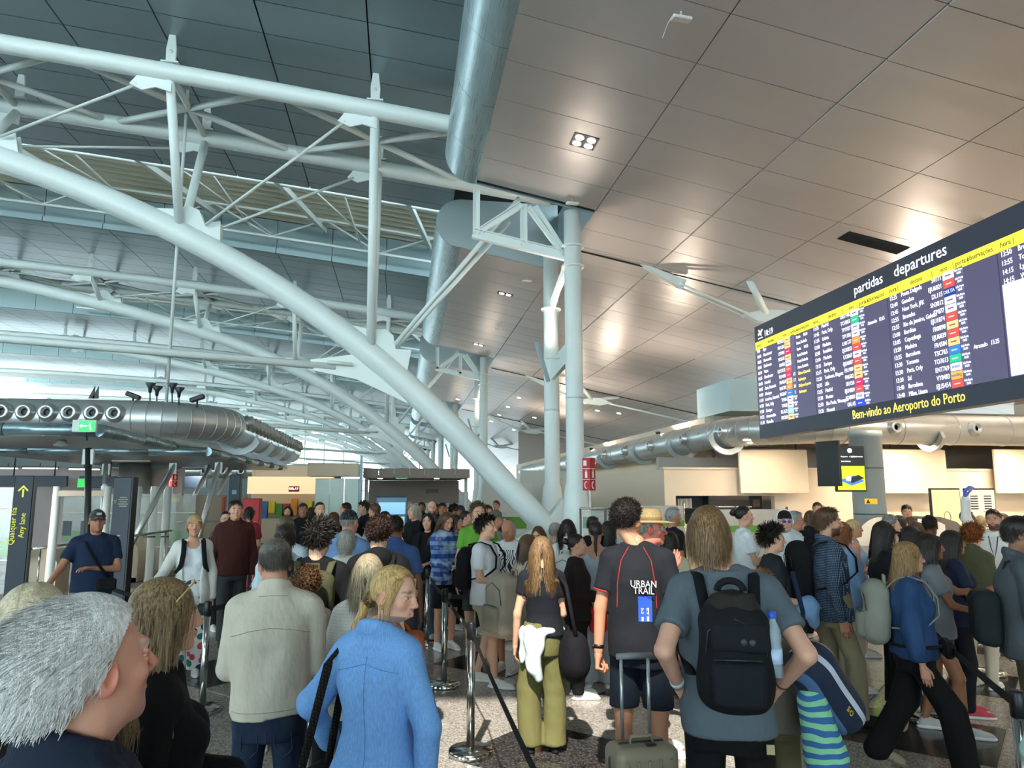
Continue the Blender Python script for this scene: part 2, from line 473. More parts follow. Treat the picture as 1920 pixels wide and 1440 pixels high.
def build_truss():
    t = empty('roof_truss')
    MB().tube([(x, 0, z) for x, z in AS], .27, 20).build('arch_chord', M_white, t)
    cx = [3.6 - 1.2 * i for i in range(37)]
    for sy in (-1, 1):
        MB().tube([(x, sy * DY, chord_z(x)) for x in cx], .185, 16).build('top_chord', M_white, t)
    for ni, X in enumerate(NODES):
        za = arch_z(X) + .1; zc = chord_z(X)
        for sy in (-1, 1):
            MB().tube([(X, sy * .12, za), (X, sy * (DY - .02), zc - .1)], .095, 12).build('post', M_white, t)
            # hanger bracket up to the ceiling
            b = MB(); b.box((X, sy * DY, zc + .2), (.34, .2, .03)); b.prism([(X - .09, sy * DY - .03, zc + .2), (X + .09, sy * DY - .03, zc + .2), (X + .1, sy * DY - .03, zc + .5), (X + .06, sy * DY - .03, zr(X) + .0), (X - .06, sy * DY - .03, zr(X)), (X - .1, sy * DY - .03, zc + .5)], (0, .06, 0))
            b.lathe([(.0, 0), (.04, 0), (.04, .09), (0, .09)], (X, sy * DY - .045, zc + .45), 10, (0, 1, 0)); b.build('hanger_bracket', M_white, t)
            # gusset under the chord
            s_ = 1 if ni else -1
            g = MB(); g.prism([(X + .05, sy * DY - .02, zc - .15), (X - .62, sy * DY - .02, zc - .12), (X - .75, sy * DY - .02, zc - .30), (X - .5, sy * DY - .02, zc - .42), (X - .25, sy * DY - .02, zc - .34), (X + .05, sy * DY - .02, zc - .42)], (0, .04, 0)); g.build('gusset', M_white, t)
            # long tie rod down to the next node on the arch
            Xn = NODES[ni + 1] if ni + 1 < len(NODES) else None
            if Xn is not None:
                MB().tube([(X - .6, sy * DY, zc - .3), (Xn + .55, sy * .22, arch_z(Xn + .55) + .42)], .032, 8).build('tie_rod', M_rod, t)
        # foot gusset on the arch
        ang = math.atan2(arch_z(X + .3) - arch_z(X - .3), .6)
        g = MB(); R = Matrix.Rotation(-ang, 3, 'Y')
        base = [(-.75, 0, .2), (.85, 0, .2), (.62, 0, .62), (.35, 0, .42), (.12, 0, .62), (-.1, 0, .62), (-.35, 0, .40)]
        for yy in (-.1, .1):
            g.prism([Vector((X, yy - .02, arch_z(X))) + R @ Vector(p) for p in base], (0, .04, 0))
        g.build('foot_gusset', M_white, t)
        # X bracing between the two chords
        Xa, Xb = X - 2.1, X + 2.1
        for (p, q) in (((Xa, -DY, chord_z(Xa)), (X, 0, chord_z(X))), ((Xa, DY, chord_z(Xa)), (X, 0, chord_z(X))), ((Xb, -DY, chord_z(Xb)), (X, 0, chord_z(X))), ((Xb, DY, chord_z(Xb)), (X, 0, chord_z(X)))):
            if max(p[0], q[0]) < 1.6: MB().tube([p, q], .075, 8).build('brace', M_white, t)
        MB().tube([(X, -DY, chord_z(X)), (X, DY, chord_z(X))], .075, 8).build('cross_strut', M_white, t)
    # horizontal tie low down, with its plate on the arch
    for yy in (0.0,):
        MB().tube([(-1.45, yy, 4.72), (-8.2, yy, 5.14), (-16, yy, 5.6), (-30, yy, 6.2)], .085, 10).build('main_tie', M_white, t)
        MB().prism([(-2.0, yy - .04, 4.86), (-1.2, yy - .04, 4.98), (-.9, yy - .04, 5.05), (-.1, yy - .04, 4.3), (.1, yy - .04, 3.95), (-1.0, yy - .04, 4.45), (-1.9, yy - .04, 4.62)], (0, .08, 0)).build('tie_plate', M_white, t)
        MB().tube([(-1.62, yy - .13, 4.8), (-1.1, yy - .13, 4.76)], .04, 8).build('fork_arm', M_rod, t)
        MB().tube([(-1.62, yy + .13, 4.8), (-1.1, yy + .13, 4.76)], .04, 8).build('fork_arm', M_rod, t)
    # twin rods from the first node up to the soffit bracket
    for sy in (-1, 1):
        MB().tube([(-.2, sy * .25, 5.2), (2.45, sy * .75, 8.5)], .05, 8).build('stay_rod', M_white, t)
    # foot bracket that carries the arch on the column pedestal
    MB().prism([(2.2, -.2, .9), (2.7, -.2, .45), (3.5, -.2, .3), (3.5, -.2, 1.9), (3.15, -.2, 1.45)], (0, .4, 0)).build('foot_bracket', M_white, t)
    # white bracket frame that catches the soffit
    bz = lambda x: 7.62 - .2 * (x - 1.45)
    def ibeam(p, q, w=.12, h=.2, nm='bracket_beam'):
        p, q = Vector(p), Vector(q); d = (q - p); L = d.length; R = d.to_track_quat('X', 'Z').to_matrix(); c = (p + q) / 2
        m = MB(); m.box(c + R @ Vector((0, 0, h / 2)), (L, w, .025), R); m.box(c - R @ Vector((0, 0, h / 2)), (L, w, .025), R); m.box(c, (L, .03, h), R); return m.build(nm, M_white, t)
    yb_ = -.75
    ibeam((1.42, yb_, bz(1.42)), (3.5, yb_, bz(3.5)))
    ibeam((1.5, yb_, bz(1.5)), (1.5, yb_, 8.6), .1, .12); ibeam((1.6, yb_, bz(1.6) + .1), (2.5, yb_, 8.35), .1, .12)
    ibeam((2.55, yb_, bz(2.5)), (2.55, yb_, 8.35), .1, .12); ibeam((2.65, yb_, 8.3), (3.45, yb_, bz(3.4)), .08, .1); ibeam((2.8, yb_, 8.32), (3.5, yb_, bz(3.4)), .08, .1)
    return t
truss0 = build_truss(); 
ORD = ['nearest', 'second', 'third', 'fourth', 'fifth', 'sixth', 'farthest']
for i in range(NB):
    t = truss0 if i == 0 else copy_tree(truss0)
    t.location = (0, Y1 + BAY * i, 0)
    tag(t, '%s white tubular roof truss with arched lower chord, counted from the queue' % ORD[i], 'truss', 'arched roof trusses')

def uplight(parent, loc, energy, col, d=(0, 0, 1), size=.35):
    l = bpy.data.lights.new('uplight_glow', 'AREA'); l.size = size; l.energy = energy; l.color = col
    lo = bpy.data.objects.new('uplight_glow', l); COL.objects.link(lo); lo.parent = parent; lo.location = loc; lo.rotation_euler = Vector(d).to_track_quat('-Z', 'Y').to_euler()
# ---- twin columns under each truss
def build_column(front):
    c = empty('column')
    prof = [(.40, 0), (.40, .3), (.36, .9), (.27, 1.75), (.22, 2.15), (.1875, 2.25), (.1875, 8.15)]
    m = MB(); m.lathe(prof, seg=24); m.build('shaft', M_white, c)
    for z in ((6.9, 7.35) if front else (6.55,)):
        MB().lathe([(.19, z - .02), (.25, z - .02), (.25, z + .02), (.19, z + .02)], seg=24).build('collar', M_white, c)
    MB().lathe([(.19, 4.0), (.193, 4.0), (.193, 4.04), (.19, 4.04)], seg=24).build('joint_ring', M_rod, c)
    return c
colF, colB = build_column(True), build_column(False)
for i in range(NB):
    for k, (src, dy) in enumerate(((colF, -.95), (colB, 1.45))):
        o = src if i == 0 else copy_tree(src)
        o.location = (3.60, Y1 + BAY * i + dy, 0)
        tag(o, 'white tubular column, %s of the pair under the %s roof truss' % (('front', 'rear')[k], ORD[i]), 'column', 'twin roof columns')
    # saddle brace between the pair
    h = MB(); yc = Y1 + BAY * i
    h.prism([(3.55, yc - .8, 7.35), (3.55, yc + 1.3, 6.75), (3.55, yc + 1.3, 6.45), (3.55, yc + .6, 6.75), (3.55, yc - .3, 6.95), (3.55, yc - .8, 6.8)], (.1, 0, 0))
    tag(h.build('column_brace', M_white), 'white curved plate brace high between the twin columns of the %s truss' % ORD[i], 'brace', 'column braces'); h = MB()
    h.prism([(3.55, yc - .8, 5.35), (3.55, yc + 1.3, 5.2), (3.55, yc + 1.3, 4.75), (3.55, yc - .8, 4.9)], (.1, 0, 0))
    tag(h.build('column_brace', M_white), 'white straight plate brace midway up the twin columns of the %s truss' % ORD[i], 'brace', 'column braces')
    if i < 3:
        lp = empty('linear_lamp', (3.15, yc + .3, 5.0), 0, 'slim grey tilted lamp bar fixed beside the %s pair of columns' % ORD[i], 'lamp', 'tilted lamp bars')
        MB().box((0, 0, 0), (.08, .1, .95), (0, math.radians(-17), 0)).build('lamp_housing', mat('grey_lamp_housing', '#7f8e92', .4, .5), lp)
        MB().tube([(.05, 0, .1), (.42, 0, .1)], .02, 6).build('lamp_arm', M_rod, lp)
        uplight(lp, (0, 0, .56), 36, (1, .86, .72), (.25, 0, 1))

# ---- soffit on the right: bullnose edge, panels, joints
soff = MB()
NOTCH = [(Y1 - 1.05 + BAY * i, Y1 + 3.1 + BAY * i) for i in range(-2, NB)]
XR = 24.0
def soff_sheet(mb, xa, xb, y0, y1, off):
    mb.quad((xa, y0, zs(xa) + off), (xb, y0, zs(xb) + off), (xb, y1, zs(xb) + off), (xa, y1, zs(xa) + off))
    mb.quad((xa, y1, zs(xa) + off + .25), (xb, y1, zs(xb) + off + .25), (xb, y0, zs(xb) + off + .25), (xa, y0, zs(xa) + off + .25))
soff_sheet(soff, 4.15, XR, -30, Y_END, .05)
prev = -30.0
segs = []
for (a, b) in NOTCH: segs.append((prev, a)); prev = b
segs.append((prev, Y_END))
for (a, b) in segs: soff_sheet(soff, 1.45, 4.15, a, b, .05)
soff_o = soff.build('ceiling_soffit', M_joint); tag(soff_o, 'sloping warm grey soffit ceiling over the departures side', kind='structure')
SX = [1.45, 4.05, 6.2, 8.3, 10.4, 12.6, 14.8, 17.0, 19.2, 21.4, XR]
SPY = 1.115
smesh = {}
far_s = MB()
for (a0, a1) in [(-16, Y_END)]:
    j = 0
    y = -16.0 + (7.56 * 1.0753 + 16.0) % SPY
    while y < a1 - SPY:
        ya, yb = y, y + SPY; y += SPY
        for i in range(len(SX) - 1):
            if i == 0 and any(ya < n1 - .05 and yb > n0 + .05 for n0, n1 in NOTCH):
                for (n0, n1) in NOTCH:
                    if ya < n0 - .3 < yb: far_s.quad((SX[0], ya, zs(SX[0])), (SX[1], ya, zs(SX[1])), (SX[1], n0, zs(SX[1])), (SX[0], n0, zs(SX[0])))
                    if ya < n1 + .3 < yb: far_s.quad((SX[0], n1, zs(SX[0])), (SX[1], n1, zs(SX[1])), (SX[1], yb, zs(SX[1])), (SX[0], yb, zs(SX[0])))
                continue
            x0, x1 = SX[i], SX[i + 1]
            if 4.5 < ya < 24 and x0 < 11:
                key = i
                if key not in smesh:
                    g = .008; w = (x1 - x0) / 2 - g; d = SPY / 2 - g; dz = .2 * w
                    mb = MB().add([(-w, -d, dz), (w, -d, -dz), (w, d, -dz), (-w, d, dz), (-w, -d, dz + .04), (w, -d, -dz + .04), (w, d, -dz + .04), (-w, d, dz + .04)],
                                  [(3, 2, 1, 0), (0, 1, 5, 4), (1, 2, 6, 5), (2, 3, 7, 6), (3, 0, 4, 7)])
                    smesh[key] = mb.mesh('soffit_panel', M_soff)
                xm = (x0 + x1) / 2
                stp = .0 if x0 < 6.1 else -.02
                link('soffit_panel', smesh[key], soff_o, (xm, (ya + yb) / 2, zs(xm) + stp))
            else:
                g = .012
                far_s.quad((x0 + g, yb - g, zs(x0 + g)), (x1 - g, yb - g, zs(x1 - g)), (x1 - g, ya + g, zs(x1 - g)), (x0 + g, ya + g, zs(x0 + g)))
                # lapped edge, so that far rows read as louvres
                far_s.quad((x0 + g, ya + g, zs(x0 + g)), (x1 - g, ya + g, zs(x1 - g)), (x1 - g, ya + g, zs(x1 - g) + .06), (x0 + g, ya + g, zs(x0 + g) + .06))
o = far_s.build('soffit_panel_field', M_soff, soff_o); o['kind'] = 'stuff'
# bullnose edges, sheet by sheet
M_end = panel_mat('pale_blue_grey_end_panel', '#9fb3b8', 0.42, 0.2)
bn = [(1.46 - .68 * math.sin(math.radians(a)), 8.62 + .68 - .68 * math.cos(math.radians(a))) for a in range(0, 181, 10)]
for si, (a, b) in enumerate(segs):
    if b < 3 or si > 7: continue
    bo = empty('bullnose_edge', (0, a, 0), 0, 'rounded metal bullnose along the soffit edge, %s length from the queue' % (ORD + ['last'])[min(si - 1 if si > 0 else 0, 7)], None, None, 'structure')
    yy = max(a, 2.0) if si < 2 else a
    first = True
    while yy < b - .01:
        L = min(1.72, b - yy)
        m = MB(); g = .006
        n = len(bn)
        m.add([(x, yy + g - a, z) for x, z in bn] + [(x, yy + L - g - a, z) for x, z in bn], [(i, i + 1, i + 1 + n, i + n) for i in range(n - 1)], True)
        m.build('bullnose_sheet', M_drum, bo); yy += L
    # near end face with its flat return to the right
    if si >= 2:
        poly = [(x, 0, z) for x, z in bn] + [(4.15, 0, 9.98)] + [(4.15, 0, zs(4.15))]
        MB().prism(poly, (0, .03, 0)).build('end_panel', M_end, bo)
        MB().prism([(4.15, -4.15, zs(4.15)), (4.15, 0, zs(4.15)), (4.15, 0, zs(4.15) + 1.6), (4.15, -4.15, zs(4.15) + 1.6)], (.03, 0, 0)).build('notch_panel', M_end, bo)
    MB().prism([(1.46, b - a - .03, 8.62), (4.15, b - a - .03, zs(4.15)), (4.15, b - a - .03, 9.9), (1.46, b - a - .03, 9.95)], (0, .03, 0)).build('rear_panel', M_end, bo)
# recessed joint along each column line, with fish-belly struts beneath
for i in range(4):
    yc = Y1 + 1.2 + BAY * i
    if i < 3:
        jt = MB(); jt.prism([(4.2, yc, zs(4.2) + .0), (16, yc, zs(16) + .0), (16, yc, zs(16) - .03), (4.2, yc, zs(4.2) - .03)], (0, .05, 0))
        tag(jt.build('trim_%d' % (i + 1), M_joint, None), 'dark shadow joint across the soffit', kind='structure')
    st = empty('strut_frame', (0, yc, 0), 0, 'white fish-belly tie with V struts hung under the soffit, %s column line' % ORD[i], 'strut', 'fish-belly struts')
    for x0 in (5.7,):
        zz = lambda x: zs(x)
        m = MB(); m.prism([(x0, -.08, zz(x0) + .05), (x0 + 1.35, -.08, zz(x0 + 1.35) - .12), (x0 + 1.25, -.08, zz(x0 + 1.25) - .36), (x0 + .95, -.08, zz(x0 + .95) - .28)], (0, .16, 0)); m.build('lug_plate', M_white, st)
        for yy in (-.12, .12):
            MB().tube([(x0 + 1.15, yy, zz(x0 + 1.15) - .27), (x0 + 1.25, yy, zz(x0 + 1.25) - .3), (x0 + 2.85, yy, zz(x0 + 2.85) - .62), (x0 + 2.95, yy, zz(x0 + 2.95) - .65)], [.06, .03, .03, .06], 8).build('tie_rod', M_white, st)
        xb = x0 + 3.6; zb = zz(xb) - .62
        MB().prism([(xb - .75, -.1, zb + .12), (xb - .2, -.1, zb + .25), (xb + .3, -.1, zb + .25), (xb + .9, -.1, zb - .0), (xb + .3, -.1, zb - .12), (xb - .4, -.1, zb - .05)], (0, .2, 0)).build('node_plate', M_white, st)
        MB().tube([(xb - .1, 0, zb + .15), (xb - .9, -.75, zz(xb - .9) - .0)], .09, 10).build('strut', M_white, st)
        MB().tube([(xb + .2, 0, zb + .15), (xb + 1.3, .1, zz(xb + 1.3) - .0)], .09, 10).build('strut', M_white, st)
        MB().tube([(xb + .7, 0, zb), (xb + 6, 0, zz(xb + 6) - .5)], .05, 8).build('tie_rod', M_white, st)

# ---- end wall of the hall: glazing grid towards the sky
M_glass = NT('clear_glass')
M_glass.b.inputs['Base Color'].default_value = (.75, .93, .93, 1); M_glass.b.inputs['Roughness'].default_value = .05; M_glass.b.inputs['Alpha'].default_value = .22; M_glass.b.inputs['Specular IOR Level'].default_value = .5
M_glass = M_glass.m
ew = MB()
for i in range(14):
    x = 3 - 3.2 * i; ew.tube([(x, Y_END, 0), (x, Y_END, zr(x) if x < 1 else 8)], .12, 6)
for z in (2.5, 4.2, 5.9, 7.6, 9.3, 11): ew.tube([(5, Y_END, z), (-40, Y_END, z)], .1, 6)
w_o = ew.build('window_1', M_rod); tag(w_o, 'steel grid of the glazed end wall', kind='structure')
MB().quad((-40, Y_END + .2, 0), (6, Y_END + .2, 0), (6, Y_END + .2, 12), (-40, Y_END + .2, 12)).build('pane', M_glass, w_o)
# ================================================================== departures side (right)
M_cream = mat('warm_cream_wall_paint', '#dccbb5', .75, 0, .03, .6)
M_beige = mat('beige_hung_board', '#e2d3ba', .7, 0, .02, .5)
M_greyw = mat('grey_plaster', '#b3aca4', .8, 0, .04, .6)
M_black = mat('black_plastic', '#15171a', .45, 0, .05)
M_navy = mat('dark_navy_sign_panel', '#1d2b3a', .45, 0, .05)
M_dk = mat('dark_grey_metal', '#33373a', .45, .4, .05)
M_lit_w = mat('white_luminous_tube', '#fff0dc', .5, 0, 0, emit=9.0)
M_lit_d = mat('white_downlight_lens', '#fff6ea', .5, 0, 0, emit=14.0)
def wall_box(name, x0, x1, y0, y1, z0, z1, m, label):
    return tag(MB().box(((x0 + x1) / 2, (y0 + y1) / 2, (z0 + z1) / 2), (x1 - x0, y1 - y0, z1 - z0)).build(name, m), label, kind='structure')
YW = 19.0
ox0, ox1 = atY(1267, 930, YW).x, atY(1452, 930, YW).x
wm = MB()
wm.box(((6.94 + ox0) / 2, YW + .1, 1.325), (ox0 - 6.94, .2, 2.65)); wm.box(((ox1 + 20) / 2, YW + .1, 1.325), (20 - ox1, .2, 2.65))
wm.box(((ox0 + ox1) / 2, YW + .1, (1.95 + 2.65) / 2), (ox1 - ox0, .2, .7)); wm.box(((ox0 + ox1) / 2, YW + .1, .6), (ox1 - ox0, .2, 1.2))
tag(wm.build('wall_front', M_cream), 'cream partition wall with a serving opening', kind='structure')
wall_box('wall_side', 6.94, 7.14, YW + .2, 46, 0, 2.65, M_cream, 'cream partition wall running back beside the columns')
wall_box('trim_4', 6.90, 20, YW - .04, YW + .24, 2.65, 2.71, M_cream, 'capping along the cream partition')
wall_box('wall_back', 9.5, 24, 21.5, 21.7, 0, 4.6, M_greyw, 'grey upper wall behind the cream partition')
wall_box('wall_back_low', 7.7, 9.5, 21.5, 21.7, 0, 3.1, M_greyw, 'low grey wall under the receding duct')
wall_box('wall_right', 20.0, 20.2, -20, 21.5, 0, 4.9, M_cream, 'cream side wall of the screening hall')
wall_box('wall_parapet', 9.3, 9.5, 21.7, 60, 2.2, 4.35, M_beige, 'pale parapet wall behind the receding duct')
wall_box('wall_far_right', 9.5, 24, 60, 60.2, 0, 7, M_greyw, 'far grey wall of the departures side')
wall_box('wall_plant_room', 9.45, 11.6, 20.2, 22.6, 4.4, 5.35, mat('pale_blue_box', '#a9c6cc', .5, 0, .03), 'pale blue plant box above the screening hall')
wall_box('wall_screening_soffit', 9.2, 20, 17.45, 21.5, 3.42, 3.52, M_cream, 'cream soffit of the screening hall')
for k, (pa, pb) in enumerate((((1387, 842), (1520, 925)), ((1655, 842), (1782, 925)), ((1866, 842), (2000, 925)))):
    a, b = atY(*pa, 18.6), atY(*pb, 18.6)
    o = empty('hung_board', ((a.x + b.x) / 2, 18.6, b.z), 0, 'large blank cream board hung on the screening wall, %s' % ['left of the blue column', 'right of the blue column', 'at the right edge'][k], 'board', 'blank cream boards')
    w, h = b.x - a.x, a.z - b.z
    MB().bevbox((0, .1, h / 2), (w, .1, h), .02).build('board_face', M_beige, o); MB().box((0, .04, .03), (w, .03, .05)).build('lower_lip', M_cream, o)
    for x_ in (-.35, .35): MB().tube([(x_ * w, .1, h - .02), (x_ * w, .1, 3.43 - b.z)], .012, 6).build('hanger', M_dk, o)
# serving opening: shelf with binders, laptops, monitor
sh = empty('shelf_unit', ((ox0 + ox1) / 2 - .85, YW + .5, 0), 0, 'dark open shelf unit inside the serving opening', 'shelf')
MB().box((0, .2, 1.0), (1.0, .05, 2.0)).build('back_panel', M_black, sh)
for z in (1.2, 1.6, 1.95): MB().box((0, 0, z), (1.0, .4, .03)).build('shelf_board', M_dk, sh)
for x in (-.5, .5): MB().box((x, 0, 1.0), (.03, .4, 2.0)).build('side_panel', M_dk, sh)
for k in range(9):
    tag(MB().bevbox((0, 0, .13), (.035, .2, .24 + .01 * (k % 3)), .004).build('binder', mat('paper_binder_%d' % (k % 3), ['#d8cfba', '#c2b79c', '#e2ddcf'][k % 3], .8), None, ((ox0 + ox1) / 2 - 1.2 + .045 * k, YW + .45, 1.615)), 'pale document folder in the dark shelf, %s from the left' % ('first', 'second', 'third', 'fourth', 'fifth', 'sixth', 'seventh', 'eighth', 'ninth')[k], 'folder', 'folders in the dark shelf')
for c_ in range(2):
    for k in range(6):
        t_ = MB().bevbox((0, 0, .018), (.46, .34, .03), .006).build('tray', mat('white_plastic_tray', '#dcd9d2', .5), None, ((ox0 + ox1) / 2 + .1 + .5 * c_, YW + .35, 1.21 + .085 * k))
        tag(t_, 'flat white tray, %s from the bottom of the %s stack in the serving opening' % (('first', 'second', 'third', 'fourth', 'fifth', 'sixth')[k], ('left', 'right')[c_]), 'tray', 'trays stacked in the opening')
mo = empty('monitor', (ox1 - .35, YW + .4, 1.2), 0, 'small black monitor at the right end of the serving opening', 'monitor')
MB().bevbox((0, 0, .5), (.36, .05, .5), .01).build('casing', M_black, mo); MB().box((0, -.03, .55), (.2, .01, .2)).build('display', mat('dim_display', '#6a5548', .3), mo); MB().tube([(0, 0, 0), (0, 0, .3)], .03, 8).build('stand', M_black, mo)

# ---- departures board
def board():
    b = empty('departures_board', (7.5, 14.7, 0), 0, 'large dark hanging departures board with yellow heading bands', 'display board')
    S = lambda y, z: (0.0, y - 14.7, z)
    M_sc = mat('board_screen_violet_grey', '#4a4560', .4, 0, 0, emit=.55); M_fr = mat('board_navy_frame', '#2b3140', .45, 0, .02, emit=.12)
    M_y = mat('board_yellow_band', '#efe83a', .4, 0, 0, emit=.75); M_t = mat('board_white_lettering', '#f3f1fa', .4, 0, 0, emit=.8); M_ty = mat('board_yellow_lettering', '#f4de62', .4, 0, 0, emit=.8)
    M_g = mat('board_gate_cell', '#5d5a78', .4, 0, 0, emit=.5); M_lav = mat('board_lavender_panel', '#c9c5f2', .4, 0, 0, emit=.8); M_ink = mat('board_dark_ink', '#4e5220', .5, 0, 0)
    yr = 5.6
    MB().box((.13, (yr - 14.7) / 2, (5.58 + 3.16) / 2), (.22, 14.7 - yr, 5.58 - 3.16)).build('casing', M_fr, b)
    R = (math.pi / 2, 0, -math.pi / 2)
    cols = [14.66, 12.45, 10.27, 8.09, 5.9]
    scr = []
    for i in range(4):
        a, c = cols[i], cols[i + 1]
        scr.append(MB().box((.015, (a + c) / 2 - 14.7, (5.06 + 3.44) / 2), (.02, a - c - .02, 5.06 - 3.44)).build('screen', M_sc, b))
        hb = MB().box((.012, (a + c) / 2 - 14.7, 5.14), (.02, a - c - .012, .165)).build('heading_band', M_y, b)
        for wd, dy in (('hora |', .07), ('destino', .55), ('|', 1.0), ('voo', 1.18), ('| porta |', 1.42), ('observações', 1.68)):
            text(wd, .105, M_ink, hb, (-.001, a - dy - 14.7, 5.105), R, 'heading_lettering', sx=.85)
    T = {0: ("9:50,10:00,10:05,10:05,10:10,10:25,10:40,10:45,11:00,11:10,11:20,11:20,11:25,11:30", "Kyiv,Manchester,Newcastle,Eindhoven,Viena,Manchester,Istanbul,Paris; Beauvais,Munique,Londres; Gatwick,Paris; Orly,Zurique,Amesterdão,Marselha", "FR5422,FR1136,LS1904,FR2672,RR492,EZY2212,TK1450,FR7634,LH1783,BA2667,TP426,TP920,KL1572,FR2268"),
         1: ("11:35,11:45,11:55,12:00,12:05,12:10,12:15,12:15,12:20,12:25,12:25,12:30,12:30,12:35", "Madrid,Paris; Orly,Lisboa,Madeira,Frankfurt,Madeira,Zurique,Paris; Orly,Toulouse; Blagnac,Lille,Madrid,Nantes,São Paulo; Viracopos,Newark", "UX1146,TO7603,TP1927,TP1703,LH1177,EJU6833,LX2067,EJU6807,FR1989,FR6582,IB1150,EJU4809,AD8803,UA145"),
         2: ("12:35,12:40,12:45,12:55,12:55,13:00,13:05,13:20,13:25,13:30,13:30,13:30,13:40,13:40", "Ponta Delgada,Genebra,New York; JFK,Bruxelas,Rio de Janeiro; Galeão,Bordéus,Copenhaga,Madeira,Barcelona,Toronto,Paris; Orly,Sal,Barcelona,Milan; Linate", "S4171,EJU6821,DL115,SN3812,TP077,EJU1874,FR8898,EJU6839,FR4584,TSC765,TO7613,ENT769,VY8483,EJU5454"),
         3: ("13:50,13:55,14:15,14:15", "Brest,Tours,Lyon,Warsaw", "FR,FR,EJU,FR")}
    O, W, RD, PK, BL, GR, DB = '#f2b878', '#d9d6f0', '#e8453c', '#c4175a', '#1b74c9', '#14b07c', '#14307f'
    LG = {0: [O, O, PK, O, W, RD, PK, O, '#f08a3c', BL, W, W, '#8fc4ee', O], 1: [W, GR, W, W, '#f08a3c', RD, W, RD, O, O, PK, RD, W, '#1538c4'], 2: [W, RD, DB, W, W, RD, O, RD, O, BL, GR, W, '#eda23c', RD], 3: [O, O, RD, O]}
    NM = {(2, 11): 'enter', (2, 12): 'vueling', (1, 12): 'Azul', (2, 2): 'DELTA'}
    P = .1178
    lm = MB().box((0, 0, 0), (.012, .21, .108))
    lmesh = {}
    for i in range(4):
        a = cols[i]; tm, ds, fl = [x.split(',') for x in T[i]]
        for r in range(len(tm)):
            z = 5.02 - P * r; zb = z - .04
            text(tm[r], .098, M_t, scr[i], (-.001, a - .06 - 14.7, zb), R, 'time_lettering', sx=.82)
            text(ds[r].replace(';', ','), .098, M_t, scr[i], (-.001, a - .33 - 14.7, zb), R, 'destination_lettering', sx=.8)
            text(fl[r], .098, M_t, scr[i], (-.001, a - 1.19 - 14.7, zb + .02), R, 'flight_lettering', align='RIGHT', sx=.82)
            c = LG[i][r]
            if c not in lmesh: lmesh[c] = MB().box((0, 0, 0), (.012, .205, .106)).mesh('airline_tile', mat('board_tile_' + c[1:], c, .4, 0, 0, emit=.7))
            link('airline_tile', lmesh[c], scr[i], (.002, a - 1.32 - 14.7, z + .005))
            nm = NM.get((i, r))
            if nm: text(nm, .07, mat('tile_ink_' + ('w' if c == DB else 'd'), '#e8ecff' if c == DB else '#275d9c', .5, 0, 0, emit=.4), scr[i], (-.006, a - 1.32 - 14.7, z - .012), R, 'tile_lettering', align='CENTER')
            else: MB().box((-.005, a - 1.32 - 14.7, z + .004), (.002, .11, .018)).build('tile_mark', mat('tile_stroke_' + ('d' if c in (W, O) else 'l'), '#6a5a68' if c in (W, O) else '#f4d9d9', .5, 0, 0, emit=.3), scr[i])
            if i < 3:
                MB().box((.004, a - 1.52 - 14.7, z + .005), (.01, .14, .106)).build('gate_cell', M_g, scr[i])
                if i > 0 or r > 9: text('Info Porta\n%s' % tm[r], .045, M_t, scr[i], (-.003, a - 1.52 - 14.7, z + .012), R, 'gate_lettering', align='CENTER', sx=.8)
        rem = {0: {0: 'Partiu      10:10', 1: 'Porta Fechada', 2: 'Partiu      10:12', 3: 'Porta Fechada', 4: 'Porta Fechada', 5: 'Porta Fechada'}, 1: {2: 'Atrasado   12:15'}, 2: {9: 'Atrasado   15:25'}, 3: {}}[i]
        for r, s_ in rem.items(): text(s_, .085, M_t, scr[i], (-.001, a - 1.66 - 14.7, 5.0 - P * r - .035), R, 'remark_lettering', sx=.75)
        if i == 0:
            for r, s_, g in ((6, 'Última Chamada', '12'), (7, 'Embarque', '17'), (8, 'Dirija-se à porta', '32'), (9, 'Embarque', '2')):
                text(s_, .085, M_ty, scr[i], (-.001, a - 1.66 - 14.7, 5.0 - P * r - .035), R, 'remark_lettering', sx=.75); text(g, .085, M_t, scr[i], (-.003, a - 1.52 - 14.7, 5.0 - P * r - .02), R, 'gate_lettering', align='CENTER')
    MB().box((.0, (8.06 + 5.9) / 2 - 14.7, (4.62 + 3.45) / 2), (.02, 2.12, 1.17)).build('notice_panel', M_lav, b)
    text('partidas', .24, M_t, b, (.015, 11.12 - 14.7, 5.33), R, 'title_lettering'); text('departures', .26, M_t, b, (.015, 10.09 - 14.7, 5.33), R, 'title_lettering')
    text('10:19', .19, M_t, b, (.015, 14.28 - 14.7, 5.28), R, 'clock_lettering', sx=.9)
    text('Bem-vindo ao Aeroporto do Porto', .215, M_ty, b, (.015, 11.4 - 14.7, 3.245), R, 'welcome_lettering', sx=.83)
    # plane symbol
    pl = MB(); q = lambda u, v: (.012, 14.55 - u - 14.7, 5.28 + v)
    pl.prism([q(0, .0), q(.2, .0), q(.2, .02), q(0, .02)], (.01, 0, 0)); pl.prism([q(.02, .07), q(.17, .13), q(.21, .17), q(.19, .19), q(.15, .17), q(.0, .11)], (.01, 0, 0)); pl.prism([q(.09, .11), q(.13, .05), q(.15, .06), q(.14, .13)], (.01, 0, 0)); pl.prism([q(.06, .14), q(.02, .2), q(.05, .2), q(.11, .15)], (.01, 0, 0))
    pl.build('plane_symbol', M_t, b)
    for y in (6.0,):
        MB().tube([(.15, y - 14.7, 5.58), (.15, y - 14.7, zs(7.65) - .02)], .03, 8).build('hanger_rod', M_dk, b)
    return b
board()

